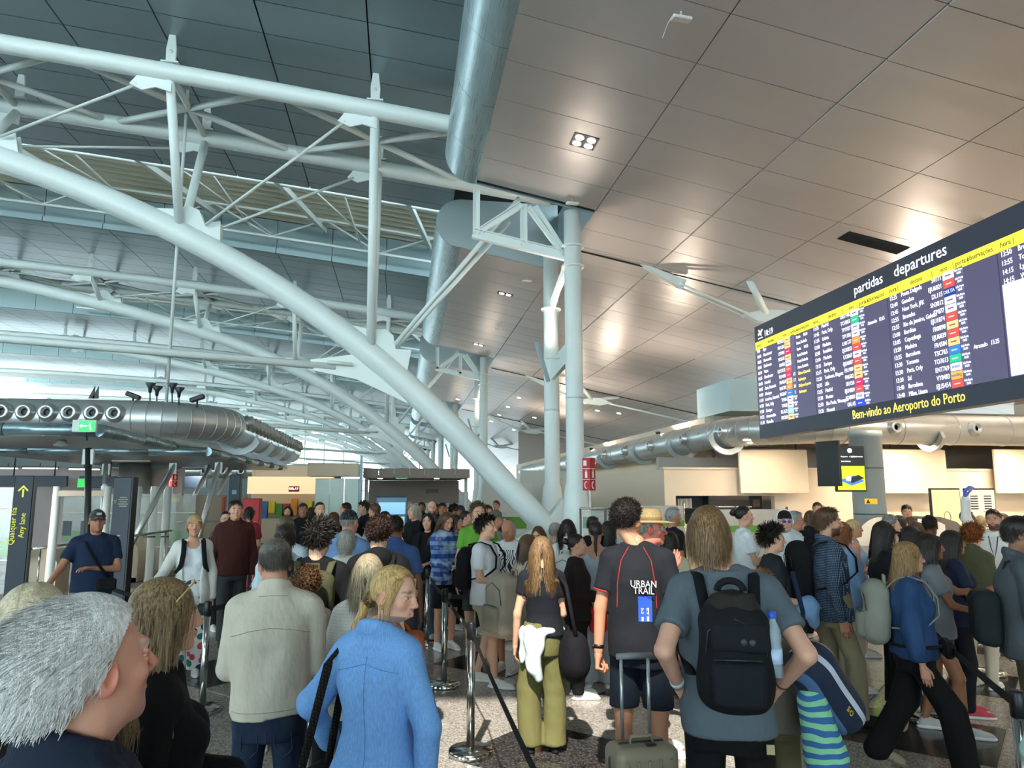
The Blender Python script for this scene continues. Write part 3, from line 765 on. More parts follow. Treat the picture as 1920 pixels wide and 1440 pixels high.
# ---- ducts with jet nozzles
def arc_path(p0, corner, p1, r, n=10):
    p0, c, p1 = Vector(p0), Vector(corner), Vector(p1)
    d0, d1 = (p0 - c).normalized(), (p1 - c).normalized()
    s, e = c + d0 * r, c + d1 * r; o = c + (d0 + d1) * r
    pts = [p0]
    for i in range(n + 1):
        t = i / n; a = s - o; b = e - o
        ang = t * math.pi / 2
        pts.append(o + a * math.cos(ang) + b * math.sin(ang))
    pts.append(p1); return pts
def duct(label, path, r, group='air ducts', step=1.55):
    d = empty('air_duct', tuple(path[0]), 0, label, 'duct', group)
    o = Vector(path[0])
    P = [Vector(p) for p in path]
    # resample into sheet lengths
    pts = [P[0]]
    for i in range(len(P) - 1):
        L = (P[i + 1] - P[i]).length; n = max(1, round(L / step))
        for k in range(1, n + 1): pts.append(P[i].lerp(P[i + 1], k / n))
    for i in range(len(pts) - 1):
        a, b = pts[i], pts[i + 1]
        t0 = (pts[i + 1] - pts[max(i - 1, 0)]).normalized(); t1 = (pts[min(i + 2, len(pts) - 1)] - pts[i]).normalized()
        n = 24; vs = []
        for (p, t) in ((a, t0), (b, t1)):
            u = t.cross(Vector((0, 0, 1))).normalized(); w = u.cross(t)
            for k in range(n): an = 2 * math.pi * k / n; vs.append(p - o + u * r * math.cos(an) + w * r * math.sin(an))
        m = MB(); m.add(vs, [(k, (k + 1) % n, n + (k + 1) % n, n + k) for k in range(n)], True)
        if i in (0, len(pts) - 2):
            m.add([v for v in (vs[:n] if i == 0 else vs[n:])], [tuple(range(n))], False)
        m.build('duct_sheet', M_duct, d)
        u = t1.cross(Vector((0, 0, 1))).normalized(); w = u.cross(t1)
        MB().tube([b - o + (u * math.cos(2 * math.pi * k / 20) + w * math.sin(2 * math.pi * k / 20)) * (r + .004) for k in range(21)], .011, 4, cap=False).build('seam_ring', M_duct, d)
    return d, o
nozzle_mesh = MB()
nozzle_mesh.lathe([(.19, 0), (.19, .05), (.155, .07), (.15, .14), (.13, .16), (.08, .15), (.075, .02)], seg=20); nozzle_mesh.cur = 1; nozzle_mesh.lathe([(.078, .06), (.0, .06)], seg=16)
nozzle_mesh = nozzle_mesh.mesh('jet_nozzle', [M_duct, M_black])
def nozzle(d, o, p, dirv):
    n = link('jet_nozzle', nozzle_mesh, d, Vector(p) - o); n.rotation_euler = Vector(dirv).to_track_quat('Z', 'Y').to_euler(); return n
R_D = .385
dR, oR = duct('shiny metal air duct with jet nozzles bending along the screening hall', arc_path((8.6, 52, 3.55), (8.6, 16.9, 3.62), (19.8, 16.9, 3.6), 2.2), R_D)
for px, py in ((1360, 807), (1285, 826), (1222, 840), (1174, 850), (1135, 856)):
    p = atX(px, py, 8.25); nozzle(dR, oR, (8.25, p.y, 3.6), (-1, 0, 0))
for px in (1675, 1825): p = atY(px, 798, 16.55); nozzle(dR, oR, (p.x, 16.55, 3.62), (0, -1, 0))
def saddle(name, c, ax, parent, o, r=R_D, side=1):
    c = Vector(c) - o; ax = Vector(ax); m = MB()
    side_v = Vector((0, 0, 1)).cross(ax)
    pts = []
    for a in range(-170, 11, 15): an = math.radians(a); pts.append(c + side_v * math.cos(an) * (r + .02) + Vector((0, 0, math.sin(an) * (r + .02))))
    for a in range(10, -171, -15): an = math.radians(a); k = .17 if -160 < a < 0 else .03; pts.append(c + side_v * math.cos(an) * (r + k) + Vector((0, 0, math.sin(an) * (r + k))))
    m.prism(pts, ax * .1); return m.build(name, mat('galvanised_plate', '#b9c2c4', .4, .6), parent)
for y in (18.6, 21.8, 25.5, 30, 36): saddle('saddle_bracket', (8.6, y, 3.58), (0, 1, 0), dR, oR)
for x in (13.2, 16.8): saddle('saddle_bracket', (x, 16.9, 3.6), (1, 0, 0), dR, oR)
dL, oL = duct('shiny metal air duct with jet nozzles above the lane canopies', arc_path((-14, 16.3, 3.55), (-4.0, 16.3, 3.55), (-4.0, 27.5, 3.5), 1.5), R_D)
for px in (8, 50, 92, 134, 177, 218): p = atY(px, 768, 15.95); nozzle(dL, oL, (p.x, 15.95, 3.62), (0, -1, 0))
for k in range(18): nozzle(dL, oL, (-3.66, 18.2 + .52 * k, 3.66), (1, 0, .2))
for y in (19, 21.2, 23.4, 25.6): saddle('saddle_bracket', (-4.0, y, 3.5), (0, 1, 0), dL, oL)
dL2, oL2 = duct('lower metal return duct crossing behind the lane canopies', [(-9.6, 19.4, 3.75), (-7.2, 21.5, 3.55), (-5.4, 27.0, 3.2)], .34)
# floodlight cluster on a pole above the bend
fl = empty('floodlight_cluster', tuple(atY(312, 748, 16.3)), 0, 'cluster of small floodlights on a thin pole above the left duct bend', 'lamp')
MB().tube([(0, 0, -.1), (0, 0, 7)], .035, 8).build('pole', M_rod, fl)
for k, (x, z) in enumerate(((-.32, .12), (-.18, .05), (.12, .12), (.26, .03))):
    MB().lathe([(.03, 0), (.04, .1), (.11, .2), (.10, .21)], (x, -.05, z), 12).build('flood_head', M_dk, fl); MB().tube([(x, -.05, z + .02), (x, 0, -.12)], .015, 6).build('bracket', M_dk, fl)
for px, py, lab in ((250, 742, 'left'), (370, 747, 'right')):
    c = empty('camera_head', tuple(atY(px, py, 16.2)), 0, 'dark tilted projector spotlight on the %s of the floodlight cluster' % lab, 'spotlight')
    MB().bevbox((0, 0, 0), (.3, .13, .1), .02, (0, .35 if lab == 'left' else -.35, 0)).build('housing', M_black, c); MB().tube([(0, 0, -.02), (0, 0, -.2)], .02, 6).build('stem', M_dk, c)
for k in range(2):
    h = MB().prism([(-.07, 0, 0), (.05, 0, 0), (.04, 0, .26)], (0, .03, 0)).build('duct_lug', M_black, None, tuple(atY(172 + 7 * k, 747, 16.3)))
    tag(h, 'small dark pointed lug on top of the left duct, %s of two' % ('left', 'right')[k], 'lug', 'dark duct lugs')

# ---- round column, info screen, warning sign
bc = atY(1627, 900, 15.2)
rc = empty('round_column', (bc.x, 15.2, 0), 0, 'thick pale blue-grey round column carrying the info screen', 'column')
MB().lathe([(.34, 0), (.34, 3.25), (.36, 3.25), (.36, 3.4)], seg=32).build('shaft', brushed('blue_grey_column_metal', '#b9cbd1', .35, .15, (30, 30, 1)), rc)
for z in (1.55, 2.55): MB().lathe([(.341, z), (.346, z), (.346, z + .02), (.341, z + .02)], seg=32).build('seam_ring', M_dk, rc)
ws = MB().box((0, 0, 0), (.3, .012, .12)).build('warning_sign', mat('warning_yellow', '#e8b52a', .5, 0, .02), None, tuple(atY(1633, 940, 14.84)))
tag(ws, 'small yellow warning plate with triangle on the round column', 'sign')
MB().prism([(-.12, -.008, -.04), (-.02, -.008, -.04), (-.07, -.008, .045)], (0, .002, 0)).build('triangle_symbol', M_black, ws)
sc = empty('info_screen', tuple(atY(1598, 920, 14.4)), math.radians(-8), 'portrait info screen, black above and lime green below, under the departures board', 'screen')
M_lime = mat('screen_lime', '#b8e01c', .4, 0, 0, emit=.8)
MB().bevbox((0, .06, .46), (.64, .09, .96), .012).build('casing', M_black, sc)
MB().box((0, .008, .71), (.58, .01, .38)).build('screen_upper', mat('screen_black', '#0c0d10', .3, 0, 0), sc); MB().box((0, .008, .265), (.58, .01, .5)).build('screen_lower', M_lime, sc)
text('Número  e  pólo', .05, mat('screen_white_ink', '#eef1f5', .4, 0, 0, emit=.8), sc, (-.22, .0, .70), (math.pi / 2, 0, 0)); text('Remova do seu saco', .05, MATS['screen_white_ink'], sc, (.02, .0, .70), (math.pi / 2, 0, 0), sx=.6); text('Eletrónicos', .05, MATS['screen_white_ink'], sc, (-.22, .0, .60), (math.pi / 2, 0, 0))
MB().lathe([(0, 0), (.05, 0), (.05, .006)], (0, .002, .84), 16, (0, -1, 0)).build('notice_symbol', MATS['screen_white_ink'], sc)
MB().prism([(-.25, .0, .22), (.0, .0, .1), (.28, .0, .2), (.05, .0, .32)], (0, .002, 0)).build('tray_picture', mat('screen_blue', '#3f6fc0', .4, 0, 0, emit=.5), sc)
MB().prism([(-.1, -.003, .2), (.02, -.003, .16), (.27, -.003, .26), (.16, -.003, .33), (.02, -.003, .29)], (0, .002, 0)).build('laptop_picture', MATS['screen_black'], sc); MB().prism([(-.12, -.004, .21), (-.02, -.004, .19), (.0, -.004, .29), (-.12, -.004, .3)], (0, .002, 0)).build('paper_picture', mat('screen_pale', '#bfe6f2', .4, 0, 0, emit=.6), sc)
MB().tube([(.1, .1, .6), (.55, .62, .6)], .04, 8).build('mount_arm', M_black, sc)
sb = empty('side_screen', tuple(atY(1556, 905, 14.5)), math.radians(-74), 'second info screen seen edge-on beside the lime one', 'screen')
MB().bevbox((0, 0, .4), (.6, .07, .95), .01, (0, 0, 0)).build('casing', M_black, sb)

# ---- body scanner panels, x-ray dome
for k, (px, lab) in enumerate(((1743, 'pale yellow scanner panel with a human outline drawn on it'), (1808, 'white scanner panel printed with rows of text'))):
    a, b = atY(px, 918, 14.8), atY(px + 57, 918, 14.8)
    o = empty('scanner_panel', (a.x, 14.8, 0), 0, lab, 'scanner panel')
    w = b.x - a.x
    MB().bevbox((w / 2, .03, 1.15), (w, .06, 1.95), .012).build('frame', M_black, o)
    MB().box((w / 2, -.005, 1.15), (w - .06, .012, 1.88)).build('panel_face', mat('scanner_face_%d' % k, ['#eee3b4', '#dcdcd8'][k], .5, 0, .02), o)
    MB().box((w / 2, .1, .1), (w, .35, .2)).build('foot', M_dk, o)
    if k == 0:
        out = [(-.26, .62), (-.2, .95), (-.14, 1.18), (-.05, 1.24), (-.045, 1.3), (-.07, 1.38), (-.05, 1.46), (0, 1.49), (.05, 1.46), (.07, 1.38), (.045, 1.3), (.05, 1.24), (.14, 1.18), (.2, .95), (.26, .62)]
        MB().tube([(w / 2 + x * 1.15, -.016, .62 + (z - .62) * 1.15) for x, z in out], .005, 4).build('body_outline', M_dk, o)
        for sx in (-1, 1): MB().tube([(w / 2 + sx * .1, -.016, .6), (w / 2 + sx * .12, -.016, 1.05)], .004, 4).build('arm_line', M_dk, o)
    else:
        for (u, v) in ((.12, 1.95), (w - .3, 1.95), (.12, 1.45), (w - .3, 1.45)):
            for r in range(6): MB().box((u + .09, -.014, v - .055 * r), (.18, .004, .022)).build('text_line', M_dk, o)
a = atY(1655, 985, 13.6)
xr = empty('xray_scanner', (a.x + .5, 13.8, 0), 0, 'white domed baggage x-ray machine beside the round column', 'machine')
MB().prism([(-.55 + .0, -.6, .0)] + [(-.55 + 1.1 * t, -.6, .95 + .75 * math.sin(math.pi * min(1, t * .62 + .0)) * (1 - .35 * t)) for t in [i / 14 for i in range(15)]] + [(.55, -.6, 0)], (0, 1.5, 0)).build('dome_body', mat('white_machine_shell', '#e6e0d6', .45, 0, .02), xr)
MB().prism([(.55, -.5, .4), (.55, -.5, 1.55), (.9, -.5, 1.45), (1.25, -.5, 1.1), (1.3, -.5, .4)], (0, 1.3, 0)).build('tunnel_hood', mat('brown_grey_hood', '#6f6660', .5, .1), xr)
MB().box((1.9, .1, .75), (1.4, .9, .1)).build('conveyor', M_dk, xr)
# ---- light fittings
def fixture(p, L=.9, axis='X', lab='', energy=0, col=(1, .80, .58)):
    o = empty('strip_light', tuple(p), 0, lab, 'lamp', 'strip lights of the screening hall')
    d = (L, .09, .035) if axis == 'X' else (.09, L, .035)
    MB().box((0, 0, .03), (d[0] + .06, d[1] + .04, .04)).build('housing', M_cream, o); MB().box((0, 0, -.0), d).build('tube', M_lit_w, o)
    if energy:
        l = bpy.data.lights.new('strip_glow', 'AREA'); l.shape = 'RECTANGLE'; l.size, l.size_y = (L, .1) if axis == 'X' else (.1, L); l.energy = energy; l.color = col
        lo = bpy.data.objects.new('strip_glow', l); COL.objects.link(lo); lo.parent = o; lo.location = (0, 0, -.05)
for k, px in enumerate((1415, 1450, 1680, 1722, 1890, 1935)):
    p = atY(px, 840, 17.7); p.z = 3.36
    fixture(p, .55, 'X', 'slim glowing strip light under the screening soffit, %s' % ['first from the left', 'second from the left', 'third from the left', 'fourth from the left', 'fifth from the left', 'at the right edge'][k], 42)
for k, (x, y) in enumerate(((11, 8), (15, 8), (11, 12), (15, 12))):  # unseen strip lights, strengthened to brighten the right queue
    fixture((x, y, zs(x) - .22), 1.2, 'X', 'unseen strip light under the soffit %s' % ['above the near right queue', 'at the near right wall', 'above the far right queue', 'at the far right wall'][k], 150)
# downlights in the soffit
def downlight(px, py, lab, n=4):
    d = ray(px, py); t = (8.903 - 2.0) / (d[2] + .2 * d[0]); p = Vector(_C + d * t)
    o = empty('downlight', (p.x, p.y, p.z - .012), 0, lab, 'lamp', 'recessed downlights'); o.rotation_euler = (0, math.atan(.2), 0)
    if n == 1:
        MB().lathe([(.0, -.0), (.11, 0), (.12, .01), (.12, .03)], seg=18).build('lens', M_lit_d, o)
    else:
        w = .46 if n == 4 else .5
        MB().box((0, 0, .008), (w, .46 if n == 4 else .26, .012)).build('recess_plate', M_black, o)
        for (x, y) in (((-.11, -.11), (.11, -.11), (-.11, .11), (.11, .11)) if n == 4 else ((-.11, 0), (.11, 0))):
            MB().lathe([(0, -.012), (.075, -.01), (.08, .0)], (x, y, 0), 14).build('spot_lens', M_lit_d, o)
    return p
downlight(1095, 265, 'square recessed fitting with four spots in the warm grey soffit', 4)
downlight(947, 551, 'recessed twin downlight behind the second bullnose', 2); downlight(897, 646, 'recessed twin downlight beyond the near columns', 2)
downlight(1785, 377, 'single round downlight above the departures board', 1)
for k, (px, py) in enumerate(((839, 814), (858, 749), (907, 800), (921, 790), (936, 778), (952, 763), (963, 806), (973, 746), (976, 854), (982, 795), (990, 850), (1002, 783), (1120, 770), (1160, 775))):
    downlight(px, py, 'small round downlight in the far louvred soffit, %s from the left' % ('first', 'second', 'third', 'fourth', 'fifth', 'sixth', 'seventh', 'eighth', 'ninth', 'tenth', 'eleventh', 'twelfth', 'thirteenth', 'fourteenth')[k], 1)
# ceiling grille and access points
gr = empty('air_grille', (0, 0, 0), 0, 'long dark louvred air grille in the soffit beside the board', 'grille')
def on_soff(px, py):
    d = ray(px, py); t = (8.903 - 2.0) / (d[2] + .2 * d[0]); return Vector(_C + d * t)
g0, g1, g2, g3 = [on_soff(*p) for p in ((1572, 442), (1602, 436), (1703, 465), (1673, 475))]
gr.location = (g0 + g2) / 2 - Vector((0, 0, .03)); gr.rotation_euler = (0, math.atan(.2), 0)
MB().box((0, 0, .02), (1.42, .5, .02)).build('frame', M_soff, gr)
MB().box((0, 0, .012), (1.34, .42, .02)).build('backing', M_black, gr)
for k in range(9): MB().box((0, -.18 + .045 * k, -.002), (1.32, .012, .03), (.5, 0, 0)).build('slat', M_dk, gr)
for k, (px, py, lab) in enumerate(((1277, 22, 'white wireless access point hanging at the top of the soffit'), (1073, 373, 'white wireless access point just before the near columns'), (988, 521, 'white wireless access point left of the near columns'), (935, 612, 'white wireless access point on the soffit past the twin downlight'))):
    p = on_soff(px, py); a = empty('access_point', (p.x, p.y, p.z - .1), .1, lab, 'access point', 'ceiling access points')
    MB().bevbox((0, 0, 0), (.27, .12, .045), .012).build('casing', mat('white_plastic', '#e8e6e2', .5), a); MB().tube([(0, 0, .02), (0, 0, .1)], .012, 6).build('stem', M_rod, a)
    if k == 0: MB().tube([(-.13, 0, 0), (-.2, -.02, -.1), (-.3, -.05, -.35)], .004, 5).build('cable', MATS['white_plastic'], a)

# uplighters that wash the soffit, standing on the screening-hall walls and ducts
for k, (x, y, z, e) in enumerate(((12.5, 16.9, 4.0, 90), (16.5, 16.9, 4.0, 90), (8.6, 24.0, 3.96, 70), (8.6, 33.0, 3.96, 70), (19.9, 9.0, 4.9, 110), (19.9, 1.5, 4.9, 170), (19.9, -6.0, 4.9, 170), (9.4, 44, 4.4, 120))):
    u = empty('uplighter', (x, y, z), 0, ['small uplighter on the duct right of the board', 'second uplighter on the duct at the right', 'uplighter on the receding duct', 'farther uplighter on the receding duct', 'uplighter on the right side wall', 'nearer uplighter on the right side wall', 'uplighter on the wall beside the camera', 'uplighter far along the parapet'][k], 'lamp', 'soffit uplighters')
    MB().lathe([(.05, 0), (.06, .02), (.09, .12), (.085, .13)], seg=14).build('lamp_bowl', M_dk, u); uplight(u, (0, 0, .15), e, (1, .84, .68), (-.15 if x > 9 else 0, -.25, 1))
# ================================================================== screening lanes (left) and middle distance
M_kiosk = mat('beige_lane_cabinet', '#cdbfa9', .6, 0, .03)
M_wpost = mat('white_post_paint', '#d9e2de', .45, 0, .03)
M_tubec = brushed('canopy_edge_metal', '#8fa6ad', .3, .7, (.6, 6, 6))
M_green = mat('green_glass_band', '#5f9a3c', .5, 0, .2, 2)
M_frost = mat('frosted_pattern_glass', '#8fa19f', .5, 0, .35, 14)
M_yel = mat('sign_yellow_lettering', '#e3df4a', .5, 0, 0, emit=.25)
M_red = mat('signal_red', '#b3161c', .5, 0, .04)
wall_box('wall_left', -34.2, -34, -5, 70, 0, 7.0, mat('blue_grey_left_wall', '#5b6a70', .6, 0, .1, .3), 'grey side wall far to the left')
wall_box('wall_left_far', -34, -9.5, 62, 62.3, 0, 6.0, mat('grey_far_wall', '#87908f', .6, 0, .15, .4), 'grey far wall behind the lanes')
wall_box('wall_behind', -34, 20, -25.3, -25, 0, 1.1, M_greyw, 'wall behind the queue')  # unseen wall, kept low so more sky light reaches the queue
def canopy(lab, x0, x1, y0, y1, z, corner=True):
    c = empty('lane_canopy', (x1, y0, 0), 0, lab, 'canopy', 'screening lane canopies')
    w, d = x1 - x0, y1 - y0
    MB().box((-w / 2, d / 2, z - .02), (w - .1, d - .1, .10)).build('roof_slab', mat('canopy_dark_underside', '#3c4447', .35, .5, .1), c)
    L = w; n = max(1, round(L / 1.4))
    for k in range(n):
        a, b = -w * k / n, -w * (k + 1) / n + .012
        MB().tube([(a, 0, z), (b, 0, z)], .1, 14).build('edge_tube', M_tubec, c)
    n = max(1, round(d / 2.0))
    for k in range(n): MB().tube([(0, d * k / n, z), (0, d * (k + 1) / n - .012, z)], .1, 14).build('edge_tube', M_tubec, c)
    return c
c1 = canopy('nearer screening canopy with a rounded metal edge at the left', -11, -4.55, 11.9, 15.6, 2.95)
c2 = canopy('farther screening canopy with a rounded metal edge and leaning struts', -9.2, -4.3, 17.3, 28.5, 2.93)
# canopy legs: straight and leaning steel struts
def strut(p, q, lab, r=.06, m=None):
    s = empty('canopy_strut', tuple(q), 0, lab, 'strut', 'canopy struts')
    d = Vector(p) - Vector(q)
    MB().tube([(0, 0, 0), tuple(d)], r, 10).build('leg', m or M_duct, s); MB().box(tuple(d - d.normalized() * .14), (.16, .06, .24)).build('head_plate', M_wpost, s)
strut(atY(413, 866, 17.6), (atY(352, 985, 17.0).x, 17.0, 0), 'leaning steel strut under the front corner of the farther canopy')
strut(atY(330, 868, 17.8), (atY(296, 950, 17.0).x - .9, 17.0, 0), 'leaning steel strut with a black and yellow band left of the canopy corner')
strut(atY(395, 872, 20), (atY(356, 932, 20).x - .8, 20.2, 0), 'third leaning strut under the farther canopy')
strut(atY(433, 876, 22), (atY(405, 930, 22).x - .8, 22.2, 0), 'fourth leaning strut under the farther canopy')
strut(atY(200, 868, 17.5), (atY(192, 985, 17.4).x, 17.4, 0), 'upright steel strut behind the man in the grey cap')
strut(atY(166, 840, 12.6), (atY(177, 985, 12.6).x, 12.6, 0), 'dark steel leg under the corner of the nearer canopy', .05, M_dk)
# totems
def totem(lab, px, top, bx, D, w, depth, h_extra=0, rz=0.0):
    p = atD(bx, 1000, D); z = atD(px, top, D).z
    o = empty('sign_totem', (p.x, p.y, 0), rz, lab, 'sign')
    MB().bevbox((0, 0, z / 2), (w, depth, z), .01).build('totem_body', M_navy, o)
    MB().box((w / 2 + .012, 0, z / 2), (.02, depth * 1.05, z * 1.0)).build('edge_strip', M_black, o)
    return o, z
t1, z1 = totem('tall navy lane totem with a yellow arrow at the left edge', 45, 892, 38, 11.2, .25, .12, 0, math.radians(12))
text('Qualquer fila', .105, M_yel, t1, (-.06, -.064, z1 - 1.02), (math.pi / 2, -math.pi / 2, 0), 'lettering'); text('Any lane', .105, M_yel, t1, (.06, -.064, z1 - .92), (math.pi / 2, -math.pi / 2, 0), 'lettering')
m = MB(); m.prism([(-.012, -.066, z1 - .32), (.012, -.066, z1 - .32), (.012, -.066, z1 - .2), (-.012, -.066, z1 - .2)], (0, .004, 0)); m.prism([(0, -.066, z1 - .14), (-.07, -.066, z1 - .22), (-.055, -.066, z1 - .235), (0, -.066, z1 - .175), (.055, -.066, z1 - .235), (.07, -.066, z1 - .22)], (0, .004, 0)); m.build('arrow_symbol', M_yel, t1)
t2, z2 = totem('navy information totem with two pale squares behind the man in the grey cap', 233, 895, 228, 12.0, .30, .14, 0, math.radians(-12))
M_pale = mat('totem_pale_print', '#b9b29a', .6, 0, .3, 40)
for k in range(5): MB().box((.03, -.073, z2 - .32 - .035 * k), (.16 if k % 2 else .12, .004, .012)).build('text_line', M_pale, t2)
for k in range(3): MB().box((.0, -.073, z2 - .92 - .05 * k), (.05, .004, .02)).build('text_line', M_pale, t2)
text('Y', .09, M_pale, t2, (-.13, -.073, z2 - .42), (math.pi / 2, 0, 0))
t3, z3 = totem('slim navy lane totem behind the man in the maroon jacket', 431, 890, 436, 17.2, .24, .12)
MB().box((0, -.064, z3 - .4), (.1, .004, .1)).build('lane_symbol', mat('totem_pale_blue', '#8fb0c0', .5, 0, 0), t3)
# glass screens with white posts and cabinets along the lane
ky = lambda px: atZ(px, 1075, 0)
gl = empty('glass_screen', (-7.4, 15.0, 0), 0, 'clear glass lane screen with green bands behind the left totem', 'glass screen')
for k in range(4):
    MB().box((-1.0 * k, 0, 1.15), (.97, .012, 1.9)).build('pane', M_glass, gl); MB().box((-1.0 * k, .03, 1.0), (.97, .01, .3)).build('green_band', M_green, gl); MB().box((-1.0 * k, .03, 1.45), (.97, .01, .5)).build('frosted_band', M_frost, gl)
    for z in (.8, 1.75, 2.1): MB().box((-1.0 * k, .0, z), (1.0, .03, .025)).build('rail', M_wpost, gl)
gl2 = empty('glass_screen', (-4.9, 19.0, 0), 0, 'clear glass lane screen with green bands between the two totems', 'glass screen')
for k in range(3):
    MB().box((-1.0 * k - .5, 0, 1.1), (.97, .012, 1.8)).build('pane', M_glass, gl2); MB().box((-1.0 * k - .5, .03, 1.0), (.97, .01, .28)).build('green_band', M_green, gl2)
    for z in (.75, 1.55): MB().box((-1.0 * k - .5, .0, z), (1.0, .03, .025)).build('rail', M_wpost, gl2)
for k, px in enumerate((256, 287, 312)):
    p = atD(px, 960, 17.5); z = atD(px, 912, 17.5).z
    o = empty('lane_post', (p.x, p.y, 0), 0, 'white round lane post, %s of the row right of the information totem' % ('first', 'second', 'third')[k], 'post', 'white lane posts')
    MB().lathe([(.1, 0), (.1, .05), (.085, .06), (.085, z), (.0, z + .01)], seg=18).build('shaft', M_wpost, o); MB().lathe([(.086, 1.0), (.089, 1.0), (.089, 1.03), (.086, 1.03)], seg=18).build('ring', M_dk, o)
gt = empty('lane_gate', tuple(Vector((atD(100, 1000, 13.5).x, atD(100, 1000, 13.5).y, 0))), 0, 'white metal-detector style gate with two round posts left of the man in the grey cap', 'gate')
zt = atD(100, 912, 13.5).z
for x in (0.0, .86): MB().lathe([(.085, 0), (.075, .1), (.065, zt)], (x, 0, 0), 18).build('gate_post', M_wpost, gt)
MB().bevbox((.45, 0, zt - .13), (.85, .1, .11), .01).build('gate_beam', M_kiosk, gt); MB().box((.42, -.06, zt + .06), (.12, .02, .16)).build('exit_symbol', mat('exit_green', '#1fae4b', .5, 0, 0, emit=.6), gt); MB().lathe([(.06, 0), (.06, .07), (.03, .12)], (.8, 0, zt - .07), 12).build('beacon', M_wpost, gt)
for x in (.2, .5): MB().box((x, .05, zt - .75), (.14, .02, .26)).build('notice_plate', M_navy, gt)
for k, (px0, px1) in enumerate(((52, 120), (238, 268), (270, 298), (300, 322))):
    D = 14.6 if k == 0 else 17.0 + .6 * k
    a, b = atD(px0, 1020, D), atD(px1, 1020, D); w = (b - a).length
    o = empty('lane_cabinet', tuple(Vector(((a.x + b.x) / 2, (a.y + b.y) / 2, 0))), 0, 'low beige lane cabinet with a sloped shoulder, %s' % ['left of the gate', 'first right of the information totem', 'second right of the information totem', 'third right of the information totem'][k], 'cabinet', 'lane cabinets')
    h = .95
    MB().prism([(-w / 2, -.3, 0), (w / 2, -.3, 0), (w / 2, -.3, h - .25), (w / 2 - .12, -.3, h), (-w / 2, -.3, h)], (0, .6, 0)).build('body', M_kiosk, o); MB().box((0, -.31, .45), (w * .9, .012, .7)).build('front_panel', M_kiosk, o); MB().box((0, -.29, .05), (w * .96, .02, .1)).build('plinth', M_dk, o)
hr = empty('handrail', (0, 0, 0), 0, 'slim steel handrail running along the lane cabinets', 'handrail')
p, q = atD(60, 1030, 14.0), atD(322, 995, 16.8); MB().tube([tuple(p), tuple(q)], .025, 8).build('rail', M_steel, hr)
for t in (.05, .5, .95): v = p.lerp(q, t); MB().tube([tuple(v), (v.x, v.y, 0)], .02, 6).build('upright', M_steel, hr)
# brown partition, red kiosk, fire sign
pa = atD(378, 960, 18.5)
pw = empty('partition', (pa.x, pa.y, 0), 0, 'taupe panelled partition behind the woman in the white cardigan', 'partition')
M_tau = mat('taupe_panel', '#94836f', .6, 0, .05)
for k, z in enumerate((.33, 1.0, 1.65)): MB().bevbox((-.1, 0, z), (1.35, .08, .62), .01).build('panel', M_tau, pw); MB().bevbox((.85, .1, z), (.4, .08, .62), .01).build('panel', M_tau, pw)
MB().box((-.63, -.05, 1.85), (.22, .02, .1)).build('hazard_tape', mat('hazard_yellow', '#c2a233', .6), pw); MB().box((-.7, -.05, 1.2), (.2, .02, 1.1)).build('frosted_strip', M_frost, pw)
MB().box((.52, -.06, 1.7), (.06, .02, .45)).build('red_tab', M_red, pw); MB().box((.5, -.06, 1.25), (.05, .02, .4)).build('yellow_tab', MATS['hazard_yellow'], pw)
ka = atD(472, 980, 16.5)
kk = empty('red_kiosk', (ka.x, ka.y, 0), 0, 'tall bright red kiosk panel behind the man in the maroon jacket', 'kiosk')
MB().bevbox((0, 0, .95), (.36, .3, 1.9), .015).build('body', M_red, kk); MB().box((-.02, -.16, 1.55), (.2, .01, .012)).build('text_line', M_pale, kk); MB().box((-.02, -.16, 1.4), (.24, .01, .012)).build('text_line', M_pale, kk)
def fire_sign(lab, px, py, D, h, w, both=True):
    p = atD(px, py, D); o = empty('fire_sign', (p.x, p.y, 0), 0, lab, 'sign', 'red fire equipment signs')
    z = p.z
    MB().tube([(0, .03, 0), (0, .03, z)], .02, 8).build('pole', M_rod, o)
    Mw = mat('sign_white_print', '#efe9e2', .5, 0, 0)
    for sx in (-1, 1):
        R = Matrix.Rotation(sx * math.radians(38), 3, 'Z')
        c = R @ Vector((sx * w / 2, 0, 0))
        MB().box((c.x, c.y - .02 * 0, z - h / 2), (w, .012, h), R).build('sign_leaf', M_red, o)
        for k in range(3):
            zc = z - h * (k + .5) / 3; f = R @ Vector((sx * w / 2, -.009, 0))
            g = MB()
            if k == 0: g.box((f.x - .02, f.y, zc), (w * .42, .004, h * .16), R); g.box((f.x + .05, f.y, zc), (w * .22, .004, h * .05), R)
            elif k == 1: g.box((f.x, f.y, zc - .01), (w * .3, .004, h * .2), R); g.box((f.x, f.y, zc + h * .12), (w * .14, .004, h * .04), R)
            else: g.tube([Vector((f.x, f.y, zc)) + R @ Vector((w * .22 * math.cos(a), 0, h * .1 * math.sin(a))) for a in [math.radians(t) for t in range(60, 301, 30)]], w * .07, 5)
            g.build('pictogram', Mw, o)
            if k: MB().box((f.x, f.y, z - h * k / 3), (w * .96, .003, .008), R).build('divider', Mw, o)
fire_sign('red three-part fire equipment sign on a pole beside the near columns', 1106, 858, 13.6, .6, .15)
fire_sign('red fire equipment sign under the farther canopy', 325, 876, 19.0, .5, .13)
